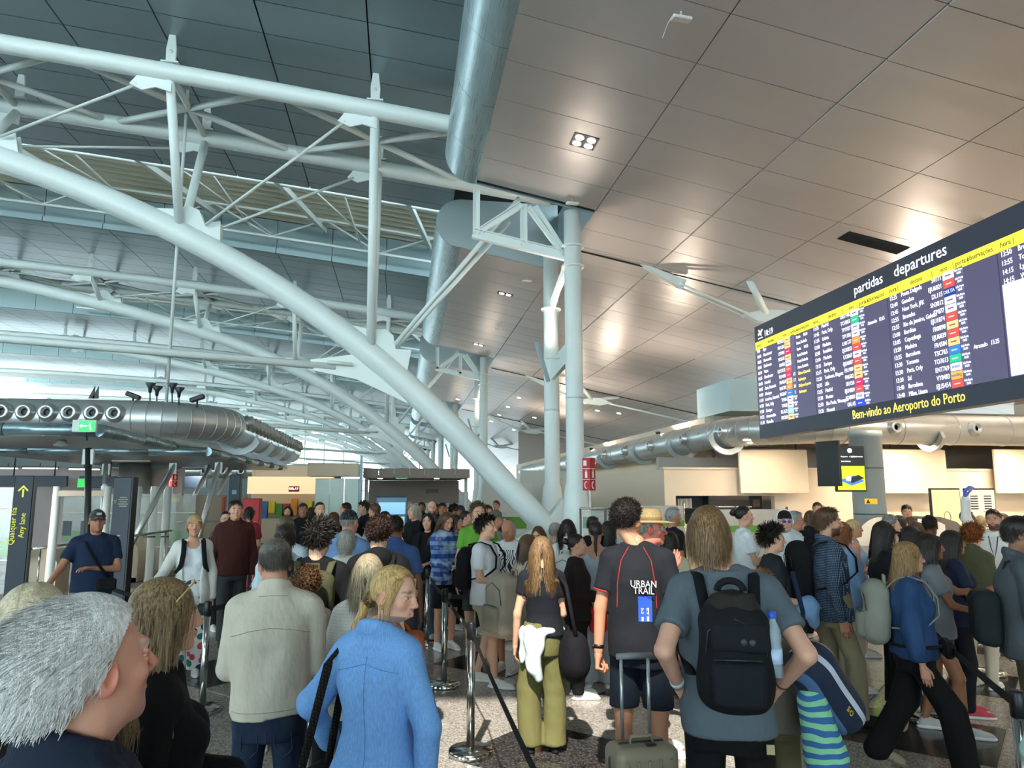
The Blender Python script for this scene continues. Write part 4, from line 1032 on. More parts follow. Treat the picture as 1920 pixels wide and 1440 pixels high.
# exit sign hung under the left duct
es = empty('exit_sign', tuple(atY(159, 799, 11.7)), 0, 'glowing green running-man exit sign above the nearer canopy edge', 'sign')
MB().bevbox((0, 0, 0), (.33, .06, .18), .008).build('casing', M_wpost, es); MB().box((.04, -.033, 0), (.22, .004, .15)).build('green_face', mat('exit_sign_green', '#16c24a', .4, 0, 0, emit=1.6), es)
Mwe = mat('exit_white', '#f4fff6', .4, 0, 0, emit=1.6)
MB().box((.0, -.037, 0), (.09, .003, .018)).build('arrow_shaft', Mwe, es); MB().prism([(-.06, -.037, 0), (-.025, -.037, .03), (-.025, -.037, -.03)], (0, .002, 0)).build('arrow_head', Mwe, es)
MB().tube([(.085, -.038, .05), (.08, -.038, .01), (.1, -.038, -.06)], .009, 5).build('running_figure', Mwe, es); MB().tube([(0, .05, -.08), (0, .12, -.2)], .012, 6).build('stem', M_dk, es)
cl = empty('ceiling_lamp', tuple(atY(115, 833, 13.2)), 0, 'small round lamp under the nearer canopy', 'lamp'); MB().lathe([(.0, -.04), (.11, -.03), (.12, .0), (.07, .05), (.06, .12), (0, .12)], seg=16).build('shade', M_wpost, cl)
# dark fascia boards and strip lights deep under the canopies
for k, (pa, pb, D) in enumerate((((0, 892), (118, 912), 20.5), ((150, 893), (215, 915), 20.5), ((332, 893), (385, 915), 24))):
    a, b = atD(*pa, D), atD(*pb, D)
    o = empty('fascia_board', ((a.x + b.x) / 2, a.y, b.z), 0, 'dark navy overhead sign board deep under the canopy, %s' % ['at the left edge', 'right of the gate', 'right of the lane posts'][k], 'sign', 'overhead navy boards')
    MB().bevbox((0, 0, (a.z - b.z) / 2), (abs(b.x - a.x), .1, a.z - b.z), .01).build('board', M_navy, o); 
    for s_ in (-.3, .3): MB().tube([(s_ * abs(b.x - a.x), 0, a.z - b.z), (s_ * abs(b.x - a.x), 0, 3.3 - b.z)], .02, 6).build('hanger', M_dk, o)
for k, (px, py, D, L) in enumerate(((75, 878, 21, .9), (158, 880, 21, .8), (15, 878, 21, .5))):
    o = empty('strip_light', tuple(atD(px, py, D)), 0, 'thin strip light under the left canopy, %s' % ['middle one', 'right one', 'left one'][k], 'lamp', 'strip lights of the left lanes'); MB().box((0, 0, 0), (L, .06, .03)).build('tube', mat('soft_strip', '#f0e2d0', .5, 0, 0, emit=2.5), o); MB().box((0, 0, .03), (L + .06, .09, .03)).build('housing', M_dk, o); MB().tube([(0, 0, .03), (0, 0, 2.86 - o.location.z)], .012, 6).build('hanger', M_dk, o)
wall_box('wall_lane_back', -22, -6.5, 23.5, 23.7, 0, 2.75, mat('mauve_grey_wall', '#a39b9a', .7, 0, .05), 'mauve grey back wall of the screening lanes')
cp = atD(252, 900, 21.5); rc2 = empty('steel_column', (cp.x, cp.y, 0), 0, 'broad steel-clad round column under the farther canopy', 'column'); MB().lathe([(.42, 0), (.42, 2.9)], seg=24).build('shaft', M_duct, rc2); MB().lathe([(.421, 1.9), (.426, 1.9), (.426, 1.92), (.421, 1.92)], seg=24).build('seam_ring', M_dk, rc2)

# ---- middle distance: frosted glass lift box, grey canopy, shop front, blue display
M_fg = mat('pale_green_frosted_glass', '#bcd6cf', .25, 0, .08, 1.5)
D = 24.0
a, b = atD(592, 897, D), atD(672, 897, D)
gb = empty('glass_box', ((a.x + b.x) / 2, a.y, 0), 0, 'pale green frosted glass enclosure below the cream fascia', 'enclosure')
w = (b - a).length; z = a.z
for k in range(3): MB().bevbox((-w / 2 + w * (k + .5) / 3, 0, z / 2), (w / 3 - .015, .05, z), .008).build('pane', M_fg, gb)
for k in range(2): MB().bevbox((w / 2, .5 + k * .95, z / 2), (.05, .93, z), .008).build('pane', M_fg, gb)
MB().box((w / 2 + .06, -.03, z / 2 + .3), (.08, .08, z + .9)).build('blue_post', mat('pale_blue_post', '#9cc3dc', .4), gb)
a, b = atD(578, 868, D), atD(672, 893, D)
MB_ = MB().bevbox((0, 0, 0), ((b.x - a.x), .9, a.z - b.z), .02).build('cream_fascia', M_beige, None, ((a.x + b.x) / 2, a.y + .3, (a.z + b.z) / 2)); tag(MB_, 'cream horizontal fascia above the frosted glass enclosure', 'fascia')
a, b = atD(681, 878, 25), atD(884, 896, 25)
cn = empty('flat_canopy', ((a.x + b.x) / 2, a.y, b.z), 0, 'flat taupe canopy over the passage left of the near columns', 'canopy')
Mct = mat('taupe_canopy_panel', '#8c8078', .6, 0, .05)
wc = b.x - a.x
for k in range(7): MB().bevbox((-wc / 2 + wc * (k + .5) / 7, 0, (a.z - b.z) / 2), (wc / 7 - .015, .08, a.z - b.z), .008).build('fascia_panel', Mct, cn)
MB().box((0, 2.5, .06), (wc, 5, .1)).build('slab', Mct, cn); MB().box((0, 5.0, -.45), (wc, .08, .9)).build('rear_fascia', Mct, cn)
for x in (-wc * .35, wc * .2): MB().lathe([(0, -.01), (.09, 0), (.09, .03)], (x, 1.2, .0), 12).build('lamp_lens', M_lit_d, cn)
for x in (-wc / 2 + .1, wc / 2 - .1): MB().tube([(x, .5, 0), (x, .5, -b.z)], .06, 10).build('leg', M_rod, cn)
ex = empty('exit_sign', tuple(atD(753, 893, 26)), 0, 'small green exit sign under the taupe canopy', 'sign'); MB().bevbox((0, 0, 0), (.4, .05, .17), .008).build('green_face', mat('exit_small', '#7fd3a8', .4, 0, 0, emit=.8), ex); MB().tube([(0, 0, .08), (0, 0, .3)], .01, 6).build('stem', M_dk, ex)
mb_ = MB().bevbox((0, 0, 0), (.42, .06, .12), .01).build('flight_monitor', M_black, None, tuple(atD(811, 921, 27))); tag(mb_, 'small dark hanging monitor beyond the taupe canopy', 'monitor')
a = atD(735, 935, 14.2)
ds = empty('display_totem', (a.x, a.y, 0), math.radians(4), 'blue digital display totem with a pale map poster', 'display')
zt = atD(735, 931, 14.2).z
MB().bevbox((0, 0, zt / 2), (.58, .14, zt), .02).build('casing', mat('display_steel_blue', '#5f7f93', .4, .2), ds); MB().box((0, -.075, zt - .22), (.5, .01, .22)).build('screen_upper', mat('display_sky_blue', '#86b9e0', .4, 0, 0, emit=.5), ds); MB().box((0, -.075, zt - .8), (.48, .01, .85)).build('poster', mat('display_pale_map', '#c3dcd8', .5, 0, .1, 6, emit=.35), ds)
MB().box((.16, -.083, zt - .95), (.12, .006, .5)).build('poster_yellow', mat('poster_yellow', '#dfb545', .5, 0, .05, emit=.2), ds); MB().box((-.02, -.083, zt - .5), (.1, .006, .16)).build('poster_yellow', MATS['poster_yellow'], ds)
MB().box((0, 0, zt + .015), (.6, .16, .03)).build('top_cap', M_dk, ds)
# shop front far left of centre
p = atD(540, 930, 30)
sf = empty('shop_front', (p.x, p.y, 0), 0, 'warm lit shop front with a red name sign in the distance', 'shop')
MB().box((0, 1.4, 1.6), (3.4, .1, 3.2)).build('back_wall', M_cream, sf); MB().box((0, .6, 2.35), (3.4, .1, .7)).build('sign_band', mat('lit_cream_band', '#f3d9a8', .5, 0, 0, emit=.5), sf)
MB().box((.15, .53, 2.2), (.42, .03, .22)).build('name_sign', M_red, sf); text('RELAY', .13, Mwe, sf, (-.04, .51, 2.17), (math.pi / 2, 0, 0))
for k in range(10):
    x = -1.4 + .3 * k
    MB().bevbox((x, 1.2, 1.25 + .1 * (k % 3)), (.26, .2, .5 + .2 * (k % 2)), .01).build('goods', mat('goods_%d' % (k % 5), ['#d98a2b', '#3c6ea8', '#d8c23a', '#4f8a3c', '#b23a2e'][k % 5], .6), sf)
MB().box((0, 1.0, .5), (3.2, .5, 1.0)).build('counter', M_kiosk, sf)
p = atD(590, 905, 40); dd = duct('distant metal air duct above the shop front', [(-9.0, 33, 2.95), (-2.6, 33, 2.95)], .3); 
for k in range(8): nozzle(dd[0], dd[1], (-8.2 + .75 * k, 32.72, 2.95), (0, -1, 0))
# white check-in wall, stairs and counters beyond the columns
for k, (pa, pb, D, c, lab) in enumerate((((905, 905), (1000, 1000), 31, '#d6d9d2', 'pale wall segment seen between the sloping arch and the columns'), ((975, 882), (1080, 935), 34, '#cfd3cd', 'pale wall beyond the near columns'), ((690, 922), (880, 1000), 46, '#c9d4cf', 'pale glazed wall at the end of the passage'))):
    a, b = atD(*pa, D), atD(*pb, D); tag(MB().box(((a.x + b.x) / 2, a.y, a.z / 2), (b.x - a.x, .2, a.z)).build('wall_middle_%d' % (k + 1), mat('pale_wall_%d' % k, c, .6, 0, .03)), lab, kind='structure')
ck = atD(945, 960, 20)
cc = empty('check_in_counter', (ck.x, ck.y, 0), 0, 'check-in counter with green band left of the near columns', 'counter')
MB().bevbox((0, 0, .55), (1.3, .7, 1.1), .02).build('body', M_wpost, cc); MB().box((-.05, -.36, 1.25), (1.2, .02, .3)).build('green_panel', M_green, cc); MB().box((.55, -.4, .6), (.5, .1, .5)).build('dark_monitor', M_black, cc); MB().box((.1, -.36, .95), (.35, .02, .3)).build('blue_panel', mat('cyan_panel', '#58b7d8', .4), cc)
# metal railing and glass near the columns
p = atD(1135, 960, 13.2)
rg = empty('glass_gate', (p.x, p.y, 0), 0, 'steel framed glass gate behind the ponytailed woman', 'gate')
for x in (-.45, .0, .45): MB().tube([(x, 0, 0), (x, 0, 1.75)], .02, 8).build('upright', M_steel, rg)
MB().tube([(-.45, 0, 1.75), (.45, 0, 1.75)], .02, 8).build('top_rail', M_steel, rg)
for x in (-.22, .22): MB().box((x, 0, .95), (.4, .012, 1.5)).build('pane', M_glass, rg)
MB().box((-.3, .02, 1.5), (.2, .01, .2)).build('green_patch', M_green, rg)
for k, (pa, D, w_, lab) in enumerate((((1240, 948), 17.8, 1.1, 'frosted security screen with green stripe left of the serving opening'), ((1400, 955), 16.5, 1.9, 'frosted security screen with green stripe behind the woman with a bun'))):
    p = atD(*pa, D); o = empty('security_screen', (p.x, p.y, 0), 0, lab, 'screen', 'frosted security screens')
    MB().bevbox((0, 0, p.z / 2), (w_, .05, p.z), .01).build('frosted_face', mat('frosted_grey_screen', '#b9b6ae', .4, .1, .15, 3), o); MB().box((0, -.03, p.z - .42), (w_, .01, .14)).build('green_stripe', M_green, o); MB().tube([(w_ / 2, 0, 0), (w_ / 2, 0, p.z + .05)], .03, 8).build('end_post', M_steel, o)

# ---- queue barrier posts and belts
def make_post():
    o = empty('barrier_post')
    MB().lathe([(.172, 0), (.175, .008), (.172, .035), (.16, .05), (.06, .058), (.045, .062), (.0, .062)], seg=32).build('base', M_steel, o)
    MB().lathe([(.032, .06), (.032, .86)], seg=18).build('tube', M_steel, o)
    MB().lathe([(.032, .86), (.036, .865), (.036, .985), (.03, .995), (0, .995)], seg=18).build('head', mat('post_head_dark', '#24272a', .35, .4), o)
    return o
post0 = make_post(); POSTS = {}
def post(key, x, y, lab):
    o = post0 if not POSTS else copy_tree(post0)
    o.location = (x, y, 0); tag(o, lab, 'barrier post', 'queue barrier posts'); POSTS[key] = Vector((x, y, 0)); return o
for key, px, py, lab in (('A', 882, 1415, 'steel barrier post nearest the camera in the middle, belt sloping from it'), ('B', 832, 1287, 'steel barrier post behind the nearest middle one'), ('C', 800, 1208, 'steel barrier post beside the women in black and plaid'), ('D', 1105, 1275, 'steel barrier post right of the woman in olive trousers'), ('E', 378, 1335, 'steel barrier post left of the man in the pale jacket'), ('F', 1855, 1265, 'steel barrier post between the girl in shorts and the right edge'), ('G', 1827, 1202, 'farther steel barrier post behind the girl in shorts'), ('H', 1735, 1352, 'steel barrier post hidden behind the walking woman in black trousers'), ('C2', 786, 1185, 'thin steel barrier post farthest back in the middle row')):
    v = atZ(px, py, 0); post(key, v.x, v.y, lab)
v = atD(1904, 1283, 4.0); post('I', v.x, v.y, 'steel barrier post at the lower right edge')
v = atD(1058, 1450, 2.55); post('J', v.x, v.y, 'barrier post just below the picture at the bottom')
v = atZ(498, 1250, 0); post('K', v.x, v.y, 'barrier post hidden behind the man in the pale jacket')
v = atZ(170, 1240, 0); post('L', v.x, v.y, 'barrier post behind the white haired man')
v = atZ(2050, 1260, 0); post('M', v.x, v.y, 'barrier post just outside the right edge')
v = atZ(1585, 1215, 0); post('N', v.x, v.y, 'barrier post behind the bearded man in khaki trousers')
v = atZ(1800, 1150, 0); post('O', v.x, v.y, 'barrier post back among the crowd at the right')
M_belt = mat('black_woven_belt', '#0e1012', .8, 0, .1, 40)
def belt(a, b, lab, sag=.03, txt=None):
    A, B = POSTS[a], POSTS[b]; d = (B - A); L = d.length; u = d.normalized(); n = 14
    A2 = A + u * .036; B2 = B - u * .036; side = Vector((-u.y, u.x, 0)) * .0012
    o = empty('barrier_belt', tuple(A), 0, lab, 'belt', 'queue barrier belts')
    vs = []
    for i in range(n + 1):
        t = i / n; p = A2.lerp(B2, t) - A; z = .945 - sag * 4 * t * (1 - t)
        for s_ in (1, -1): vs += [p + side * s_ + Vector((0, 0, z)), p + side * s_ + Vector((0, 0, z - .05))]
    fs = []
    for i in range(n):
        k = i * 4; fs += [(k, k + 4, k + 5, k + 1), (k + 2, k + 3, k + 7, k + 6), (k, k + 2, k + 6, k + 4), (k + 1, k + 5, k + 7, k + 3)]
    MB().add(vs, fs).build('strap', M_belt, o)
    MB().box(tuple(u * .05 + Vector((0, 0, .92))), (.03, .03, .06)).build('clip', M_black, o)
    if txt:
        ang = math.atan2(u.y, u.x); ang = ang if abs(ang) < math.pi / 2 else ang + math.pi
        for t in (.3, .7):
            pz = A2.lerp(B2, t) - A; nrm = Vector((math.sin(ang), -math.cos(ang), 0)) * .004
            text(txt, .04, mat('belt_pale_print', '#b9bcc0', .6, 0, 0), o, tuple(pz + nrm + Vector((0, 0, .905 - sag * 4 * t * (1 - t)))), (math.pi / 2, 0, ang), align='CENTER', extrude=.0005)
belt('J', 'A', 'black belt sloping down from the nearest middle post to the bottom edge', .02, 'RNR'); belt('A', 'B', 'black belt between the two middle posts', .02, 'RNR'); belt('B', 'C', 'black belt from the middle post back to the post beside the plaid jacket', .03)
belt('B', 'D', 'black belt running behind the boy in the white tee', .04); belt('E', 'K', 'black belt from the left post toward the pale jacket', .05); belt('E', 'L', 'black belt from the left post toward the white haired man', .05)
belt('I', 'H', 'black belt with pale letters from the right edge post behind the walking woman', .03, 'RNR'); belt('F', 'M', 'black belt with pale letters leaving the picture at the right', .03, 'RNR'); belt('F', 'G', 'black belt between the two posts right of the girl in shorts', .03); belt('H', 'F', 'black belt behind the neck pillow', .04, 'RNR'); belt('N', 'O', 'black belt behind the bearded man', .04)

for k, (x, y) in enumerate(((-7.5, 13.8), (-6.8, 20), (-6.5, 25))):  # lamps added to brighten the lanes under the canopies
    o = empty('added_canopy_lamp', (x, y, 2.855 if k == 0 else 2.835), 0, 'flat added lamp under the %s of the screening canopies' % ['nearer one', 'middle', 'far end'][k], 'lamp', 'added canopy lamps'); MB().bevbox((0, 0, 0), (.9, .12, .05), .01).build('housing', M_wpost, o); uplight(o, (0, 0, -.04), 60, (1, .93, .85), (0, 0, -1), .5)
# ================================================================== people: implicit surfaces -> one skin each
class Sdf:
    def __init__(s, lo, hi, v):
        s.v = v; s.lo = np.array(lo, float) - 2 * v
        n = np.ceil((np.array(hi, float) + 2 * v - s.lo) / v).astype(int) + 1
        s.ax = [s.lo[i] + v * np.arange(n[i]) for i in range(3)]
        s.F = np.full(tuple(n), 0.5, np.float32)
    def sl(s, lo, hi, m):
        r = []
        for i in range(3):
            a = int(np.floor((lo[i] - m - s.lo[i]) / s.v)); b = int(np.ceil((hi[i] + m - s.lo[i]) / s.v)) + 1
            r.append(slice(max(a, 0), max(min(b, s.F.shape[i]), 0)))
        return tuple(r)
    def pts(s, sl):
        return s.ax[0][sl[0]][:, None, None], s.ax[1][sl[1]][None, :, None], s.ax[2][sl[2]][None, None, :]
    def put(s, sl, d, k, sub=False):
        A = s.F[sl]
        if A.size == 0: return
        if sub:
            d = -d; h = np.clip(.5 - .5 * (d - A) / k, 0, 1); s.F[sl] = A * h + d * (1 - h) + k * h * (1 - h)
        else:
            h = np.clip(.5 + .5 * (d - A) / k, 0, 1); s.F[sl] = d * (1 - h) + A * h - k * h * (1 - h)
    def cap(s, a, b, ra, rb=None, k=.02, sub=False):
        rb = ra if rb is None else rb; a = np.array(a, float); b = np.array(b, float); r = max(ra, rb)
        sl = s.sl(np.minimum(a, b) - r, np.maximum(a, b) + r, k + 2 * s.v); X, Y, Z = s.pts(sl)
        d = b - a; L = max(d @ d, 1e-9)
        t = np.clip(((X - a[0]) * d[0] + (Y - a[1]) * d[1] + (Z - a[2]) * d[2]) / L, 0, 1)
        D = np.sqrt((X - a[0] - t * d[0]) ** 2 + (Y - a[1] - t * d[1]) ** 2 + (Z - a[2] - t * d[2]) ** 2) - (ra + t * (rb - ra))
        s.put(sl, D, k, sub)
    def ell(s, c, r, k=.02, R=None, sub=False):
        c = np.array(c, float); r = np.array(r if hasattr(r, '__len__') else (r, r, r), float); m = r.max() if R is not None else 0
        ext = np.full(3, m) if R is not None else r
        sl = s.sl(c - ext, c + ext, k + 2 * s.v); X, Y, Z = s.pts(sl); X, Y, Z = X - c[0], Y - c[1], Z - c[2]
        if R is not None:
            R = np.array(R); X, Y, Z = [R[0][i] * X + R[1][i] * Y + R[2][i] * Z for i in range(3)]
        k0 = np.sqrt((X / r[0]) ** 2 + (Y / r[1]) ** 2 + (Z / r[2]) ** 2) + 1e-9
        k1 = np.sqrt((X / r[0] ** 2) ** 2 + (Y / r[1] ** 2) ** 2 + (Z / r[2] ** 2) ** 2) + 1e-9
        s.put(sl, k0 * (k0 - 1) / k1, k, sub)
    def loft(s, prof, k=.02, sub=False, pw=2.4):
        p = np.array(prof, float); z = p[:, 0]; o = np.argsort(z); p = p[o]; z = p[:, 0]
        ex = (np.abs(p[:, 1]) + p[:, 3]).max(); ey = (np.abs(p[:, 2]) + p[:, 4]).max()
        sl = s.sl((-ex, -ey, z[0]), (ex, ey, z[-1]), k + 2 * s.v); X, Y, Z = s.pts(sl); zz = Z.ravel()
        f = [np.interp(zz, z, p[:, i])[None, None, :] for i in range(1, 5)]
        q = (np.abs((X - f[0]) / f[2]) ** pw + np.abs((Y - f[1]) / f[3]) ** pw) ** (1 / pw)
        d = (q - 1) * np.minimum(f[2], f[3])
        d = np.maximum(d, np.maximum(z[0] - Z, Z - z[-1])); s.put(sl, d, k, sub)
    def box(s, c, h, r=.02, k=.01, R=None, sub=False):
        c = np.array(c, float); h = np.array(h, float); m = np.linalg.norm(h) if R is not None else 0
        ext = np.full(3, m) if R is not None else h
        sl = s.sl(c - ext, c + ext, k + 2 * s.v); X, Y, Z = s.pts(sl); X, Y, Z = X - c[0], Y - c[1], Z - c[2]
        if R is not None:
            R = np.array(R); X, Y, Z = [R[0][i] * X + R[1][i] * Y + R[2][i] * Z for i in range(3)]
        qx, qy, qz = np.abs(X) - h[0] + r, np.abs(Y) - h[1] + r, np.abs(Z) - h[2] + r
        d = np.sqrt(np.maximum(qx, 0) ** 2 + np.maximum(qy, 0) ** 2 + np.maximum(qz, 0) ** 2) + np.minimum(np.maximum(qx, np.maximum(qy, qz)), 0) - r
        s.put(sl, d, k, sub)
    def plane(s, p, n):
        """keep the side against the normal"""
        X, Y, Z = s.pts((slice(None),) * 3); n = np.array(n, float); n /= np.linalg.norm(n)
        s.F = np.maximum(s.F, ((X - p[0]) * n[0] + (Y - p[1]) * n[1] + (Z - p[2]) * n[2]).astype(np.float32))
    def folds(s, amp, seed, f=16.0, st=(1, 1, .55), ztop=None):
        r = np.random.RandomState(seed); X, Y, Z = s.pts((slice(None),) * 3); N = 0
        for i in range(5):
            d = r.normal(size=3) * np.array(st); d /= np.linalg.norm(d); fr = f * r.uniform(.6, 1.8); ph = r.uniform(0, 6.28, 3)
            w = d[0] * X + d[1] * Y + d[2] * Z
            N = N + np.sin(fr * w + 1.3 * np.sin(fr * .45 * (Z * d[0] + X * d[1] - Y * d[2]) + ph[0]) + ph[1])
        if ztop: N = N * (np.clip((ztop - Z) / .12, 0, 1) * .9 + .1)
        s.F = s.F + (amp / 2.4) * N.astype(np.float32)
    def mesh(s):
        F = s.F; S = F < 0
        if not S.any(): return np.zeros((0, 3)), np.zeros((0, 4), int)
        c = [S[:-1, :-1, :-1], S[1:, :-1, :-1], S[:-1, 1:, :-1], S[1:, 1:, :-1], S[:-1, :-1, 1:], S[1:, :-1, 1:], S[:-1, 1:, 1:], S[1:, 1:, 1:]]
        anyv = c[0].copy(); allv = c[0].copy()
        for q in c[1:]: anyv |= q; allv &= q
        act = anyv & ~allv; I = np.argwhere(act); ids = np.full(act.shape, -1, np.int64); ids[act] = np.arange(len(I))
        off = np.array([(0, 0, 0), (1, 0, 0), (0, 1, 0), (1, 1, 0), (0, 0, 1), (1, 0, 1), (0, 1, 1), (1, 1, 1)])
        val = np.stack([F[I[:, 0] + o[0], I[:, 1] + o[1], I[:, 2] + o[2]] for o in off])
        acc = np.zeros((len(I), 3)); cnt = np.zeros(len(I))
        for a, b in ((0, 1), (2, 3), (4, 5), (6, 7), (0, 2), (1, 3), (4, 6), (5, 7), (0, 4), (1, 5), (2, 6), (3, 7)):
            m = (val[a] < 0) != (val[b] < 0); t = np.where(m, val[a] / np.where(m, val[a] - val[b], 1), 0)
            acc += m[:, None] * (off[a] + t[:, None] * (off[b] - off[a])); cnt += m
        V = s.lo + s.v * (I + acc / cnt[:, None])
        Q = []
        for ax in range(3):
            o = [i for i in range(3) if i != ax]
            A = [slice(None)] * 3; B = [slice(None)] * 3; A[ax] = slice(0, -1); B[ax] = slice(1, None)
            E = S[tuple(A)] != S[tuple(B)]; J = np.argwhere(E)
            J = J[(J[:, o[0]] > 0) & (J[:, o[1]] > 0) & (J[:, o[0]] < S.shape[o[0]] - 1) & (J[:, o[1]] < S.shape[o[1]] - 1)]
            flip = S[tuple(J.T)]
            q = []
            for (u, w) in ((0, 0), (-1, 0), (-1, -1), (0, -1)):
                K = J.copy(); K[:, o[0]] += u; K[:, o[1]] += w; q.append(ids[tuple(K.T)])
            q = np.stack(q, 1); par = (ax == 1)
            fl = flip ^ par
            q[fl] = q[fl][:, ::-1]
            Q.append(q[:, ::-1])
        return V, np.concatenate(Q)
def np_mesh(name, V, Q, mats, col=None, midx=None, smooth=True):
    me = bpy.data.meshes.new(name); Q = np.asarray(Q); n = len(Q); w = Q.shape[1] if n else 4
    me.vertices.add(len(V)); me.vertices.foreach_set('co', np.asarray(V, np.float32).ravel())
    me.loops.add(n * w); me.loops.foreach_set('vertex_index', Q.ravel().astype(np.int32))
    me.polygons.add(n); me.polygons.foreach_set('loop_start', np.arange(0, n * w, w, dtype=np.int32)); me.polygons.foreach_set('loop_total', np.full(n, w, np.int32))
    me.polygons.foreach_set('use_smooth', np.full(n, smooth))
    for m in (mats if isinstance(mats, (list, tuple)) else [mats]): me.materials.append(m)
    if midx is not None: me.polygons.foreach_set('material_index', np.asarray(midx, np.int32))
    me.update(calc_edges=True)
    if col is not None:
        a = me.attributes.new('tint', 'FLOAT_COLOR', 'POINT'); a.data.foreach_set('color', np.concatenate([col, np.ones((len(col), 1))], 1).astype(np.float32).ravel())
    return me
def rotm(yaw=0, pitch=0, roll=0): return np.array(Matrix.Rotation(yaw, 3, 'Z') @ Matrix.Rotation(pitch, 3, 'X') @ Matrix.Rotation(roll, 3, 'Y'))

# ---- skin and cloth materials
def skin_material():
    k = NT('skin'); a = k.n('ShaderNodeAttribute', attribute_name='tint'); v = k.coord()
    n = k.noise(v, 90, 3); k.base(k.mix(n, a.outputs[0], k.mix(.10, a.outputs[0], (.35, .08, .05))))
    k.b.inputs['Roughness'].default_value = .48; k.b.inputs['Specular IOR Level'].default_value = .4
    k.bump(k.noise(v, 350, 2), .0008, .4); return k.m
M_skin = skin_material()
def cloth(col, kind='plain', col2=None):
    name = 'cloth_%s_%s%s' % (kind, str(col).strip('#'), ('_' + col2.strip('#')) if col2 else '')
    if name in MATS: return MATS[name]
    k = NT(name); c = srgb(col); v = k.coord(); c2 = srgb(col2) if col2 else None
    k.b.inputs['Roughness'].default_value = .85; k.b.inputs['Specular IOR Level'].default_value = .25
    n = k.noise(k.mapping(v, (1, 1, .6)), 14, 3)
    base = k.mix(n, tuple(x * .86 for x in c), tuple(min(1, x * 1.12) for x in c))
    sx = k.n('ShaderNodeSeparateXYZ'); k.l(v, sx.inputs[0]); X, Y, Z = sx.outputs
    def saw(o, f, lo, hi): return k.math('LESS_THAN', k.math('FRACT', k.math('MULTIPLY', o, f)), hi)
    if kind == 'denim':
        base = k.mix(k.ramp(k.noise(k.mapping(v, (1, 1, .3)), 9, 4), .35, .75), base, tuple(min(1, x * 1.5 + .01) for x in c))
    elif kind == 'plaid':
        base = k.mix(k.math('MULTIPLY', saw(Z, 9, 0, .45), .6), base, c2); base = k.mix(k.math('MULTIPLY', saw(X, 9, 0, .35), .5), base, tuple(x * .4 for x in c)); base = k.mix(k.math('MULTIPLY', k.ramp(k.noise(v, 6, 2), .5, .6), .4), base, srgb('#d8dfee'))
    elif kind == 'check':
        base = k.mix(k.math('MULTIPLY', saw(Z, 70, 0, .4), saw(k.math('ADD', X, Y), 70, 0, .4)), base, c2)
    elif kind == 'floral':
        vo = k.n('ShaderNodeTexVoronoi'); vo.inputs['Scale'].default_value = 11; k.l(v, vo.inputs['Vector'])
        hs = k.n('ShaderNodeSeparateColor'); k.l(vo.outputs['Color'], hs.inputs[0])
        fl = k.mix(k.math('GREATER_THAN', hs.outputs[0], .5), srgb('#c94f5c'), srgb('#2f6f63')); fl = k.mix(k.math('GREATER_THAN', hs.outputs[1], .72), fl, srgb('#31406e'))
        base = k.mix(k.math('LESS_THAN', vo.outputs['Distance'], .48), base, fl)
    elif kind == 'stripe':
        w = k.math('ADD', Z, k.math('MULTIPLY', k.noise(v, 7, 1), .05)); base = k.mix(saw(w, 18, 0, .5), base, c2)
    elif kind == 'vstripe':
        base = k.mix(saw(X, 11, 0, .4), base, c2)
    elif kind == 'linen':
        base = k.mix(k.ramp(k.noise(k.mapping(v, (60, 60, 6)), 5, 2), .35, .8), base, tuple(min(1, x * 1.35 + .03) for x in c))
    elif kind == 'knit':
        base = k.mix(saw(Z, 60, 0, .3), base, tuple(x * .88 for x in c))
    elif kind == 'print':
        box = k.math('MULTIPLY', k.math('LESS_THAN', k.math('ABSOLUTE', X), .13), k.math('MULTIPLY', k.math('GREATER_THAN', Z, 1.02), k.math('LESS_THAN', Z, 1.36)))
        wv = k.n('ShaderNodeTexWave'); wv.inputs['Scale'].default_value = 9; wv.inputs['Distortion'].default_value = 16; wv.inputs['Detail'].default_value = 1.5; wv.inputs['Detail Scale'].default_value = .8; k.l(v, wv.inputs['Vector'])
        fr = k.math('GREATER_THAN', Y, 0.0)
        base = k.mix(k.math('MULTIPLY', k.math('MULTIPLY', box, fr), k.math('GREATER_THAN', wv.outputs[1], .72)), base, c2)
    k.base(base)
    h = k.noise(k.mapping(v, (1, 1, .5)), 9, 3, .6); h2 = k.noise(v, 260, 1)
    k.bump(k.math('ADD', h, k.math('MULTIPLY', h2, .03)), .03, .55)
    MATS[name] = k.m; return k.m
def hair_mat(col, col2):
    name = 'hair_%s_%s' % (col.strip('#'), col2.strip('#'))
    if name in MATS: return MATS[name]
    k = NT(name); v = k.coord(); n = k.noise(k.mapping(v, (70, 70, 5)), 2.2, 2)
    k.base(k.mix(k.ramp(n, .3, .72), srgb(col), srgb(col2))); k.b.inputs['Roughness'].default_value = .42; k.b.inputs['Specular IOR Level'].default_value = .35
    k.bump(k.noise(k.mapping(v, (160, 160, 8)), 3, 1), .004, .6)
    MATS[name] = k.m; return k.m

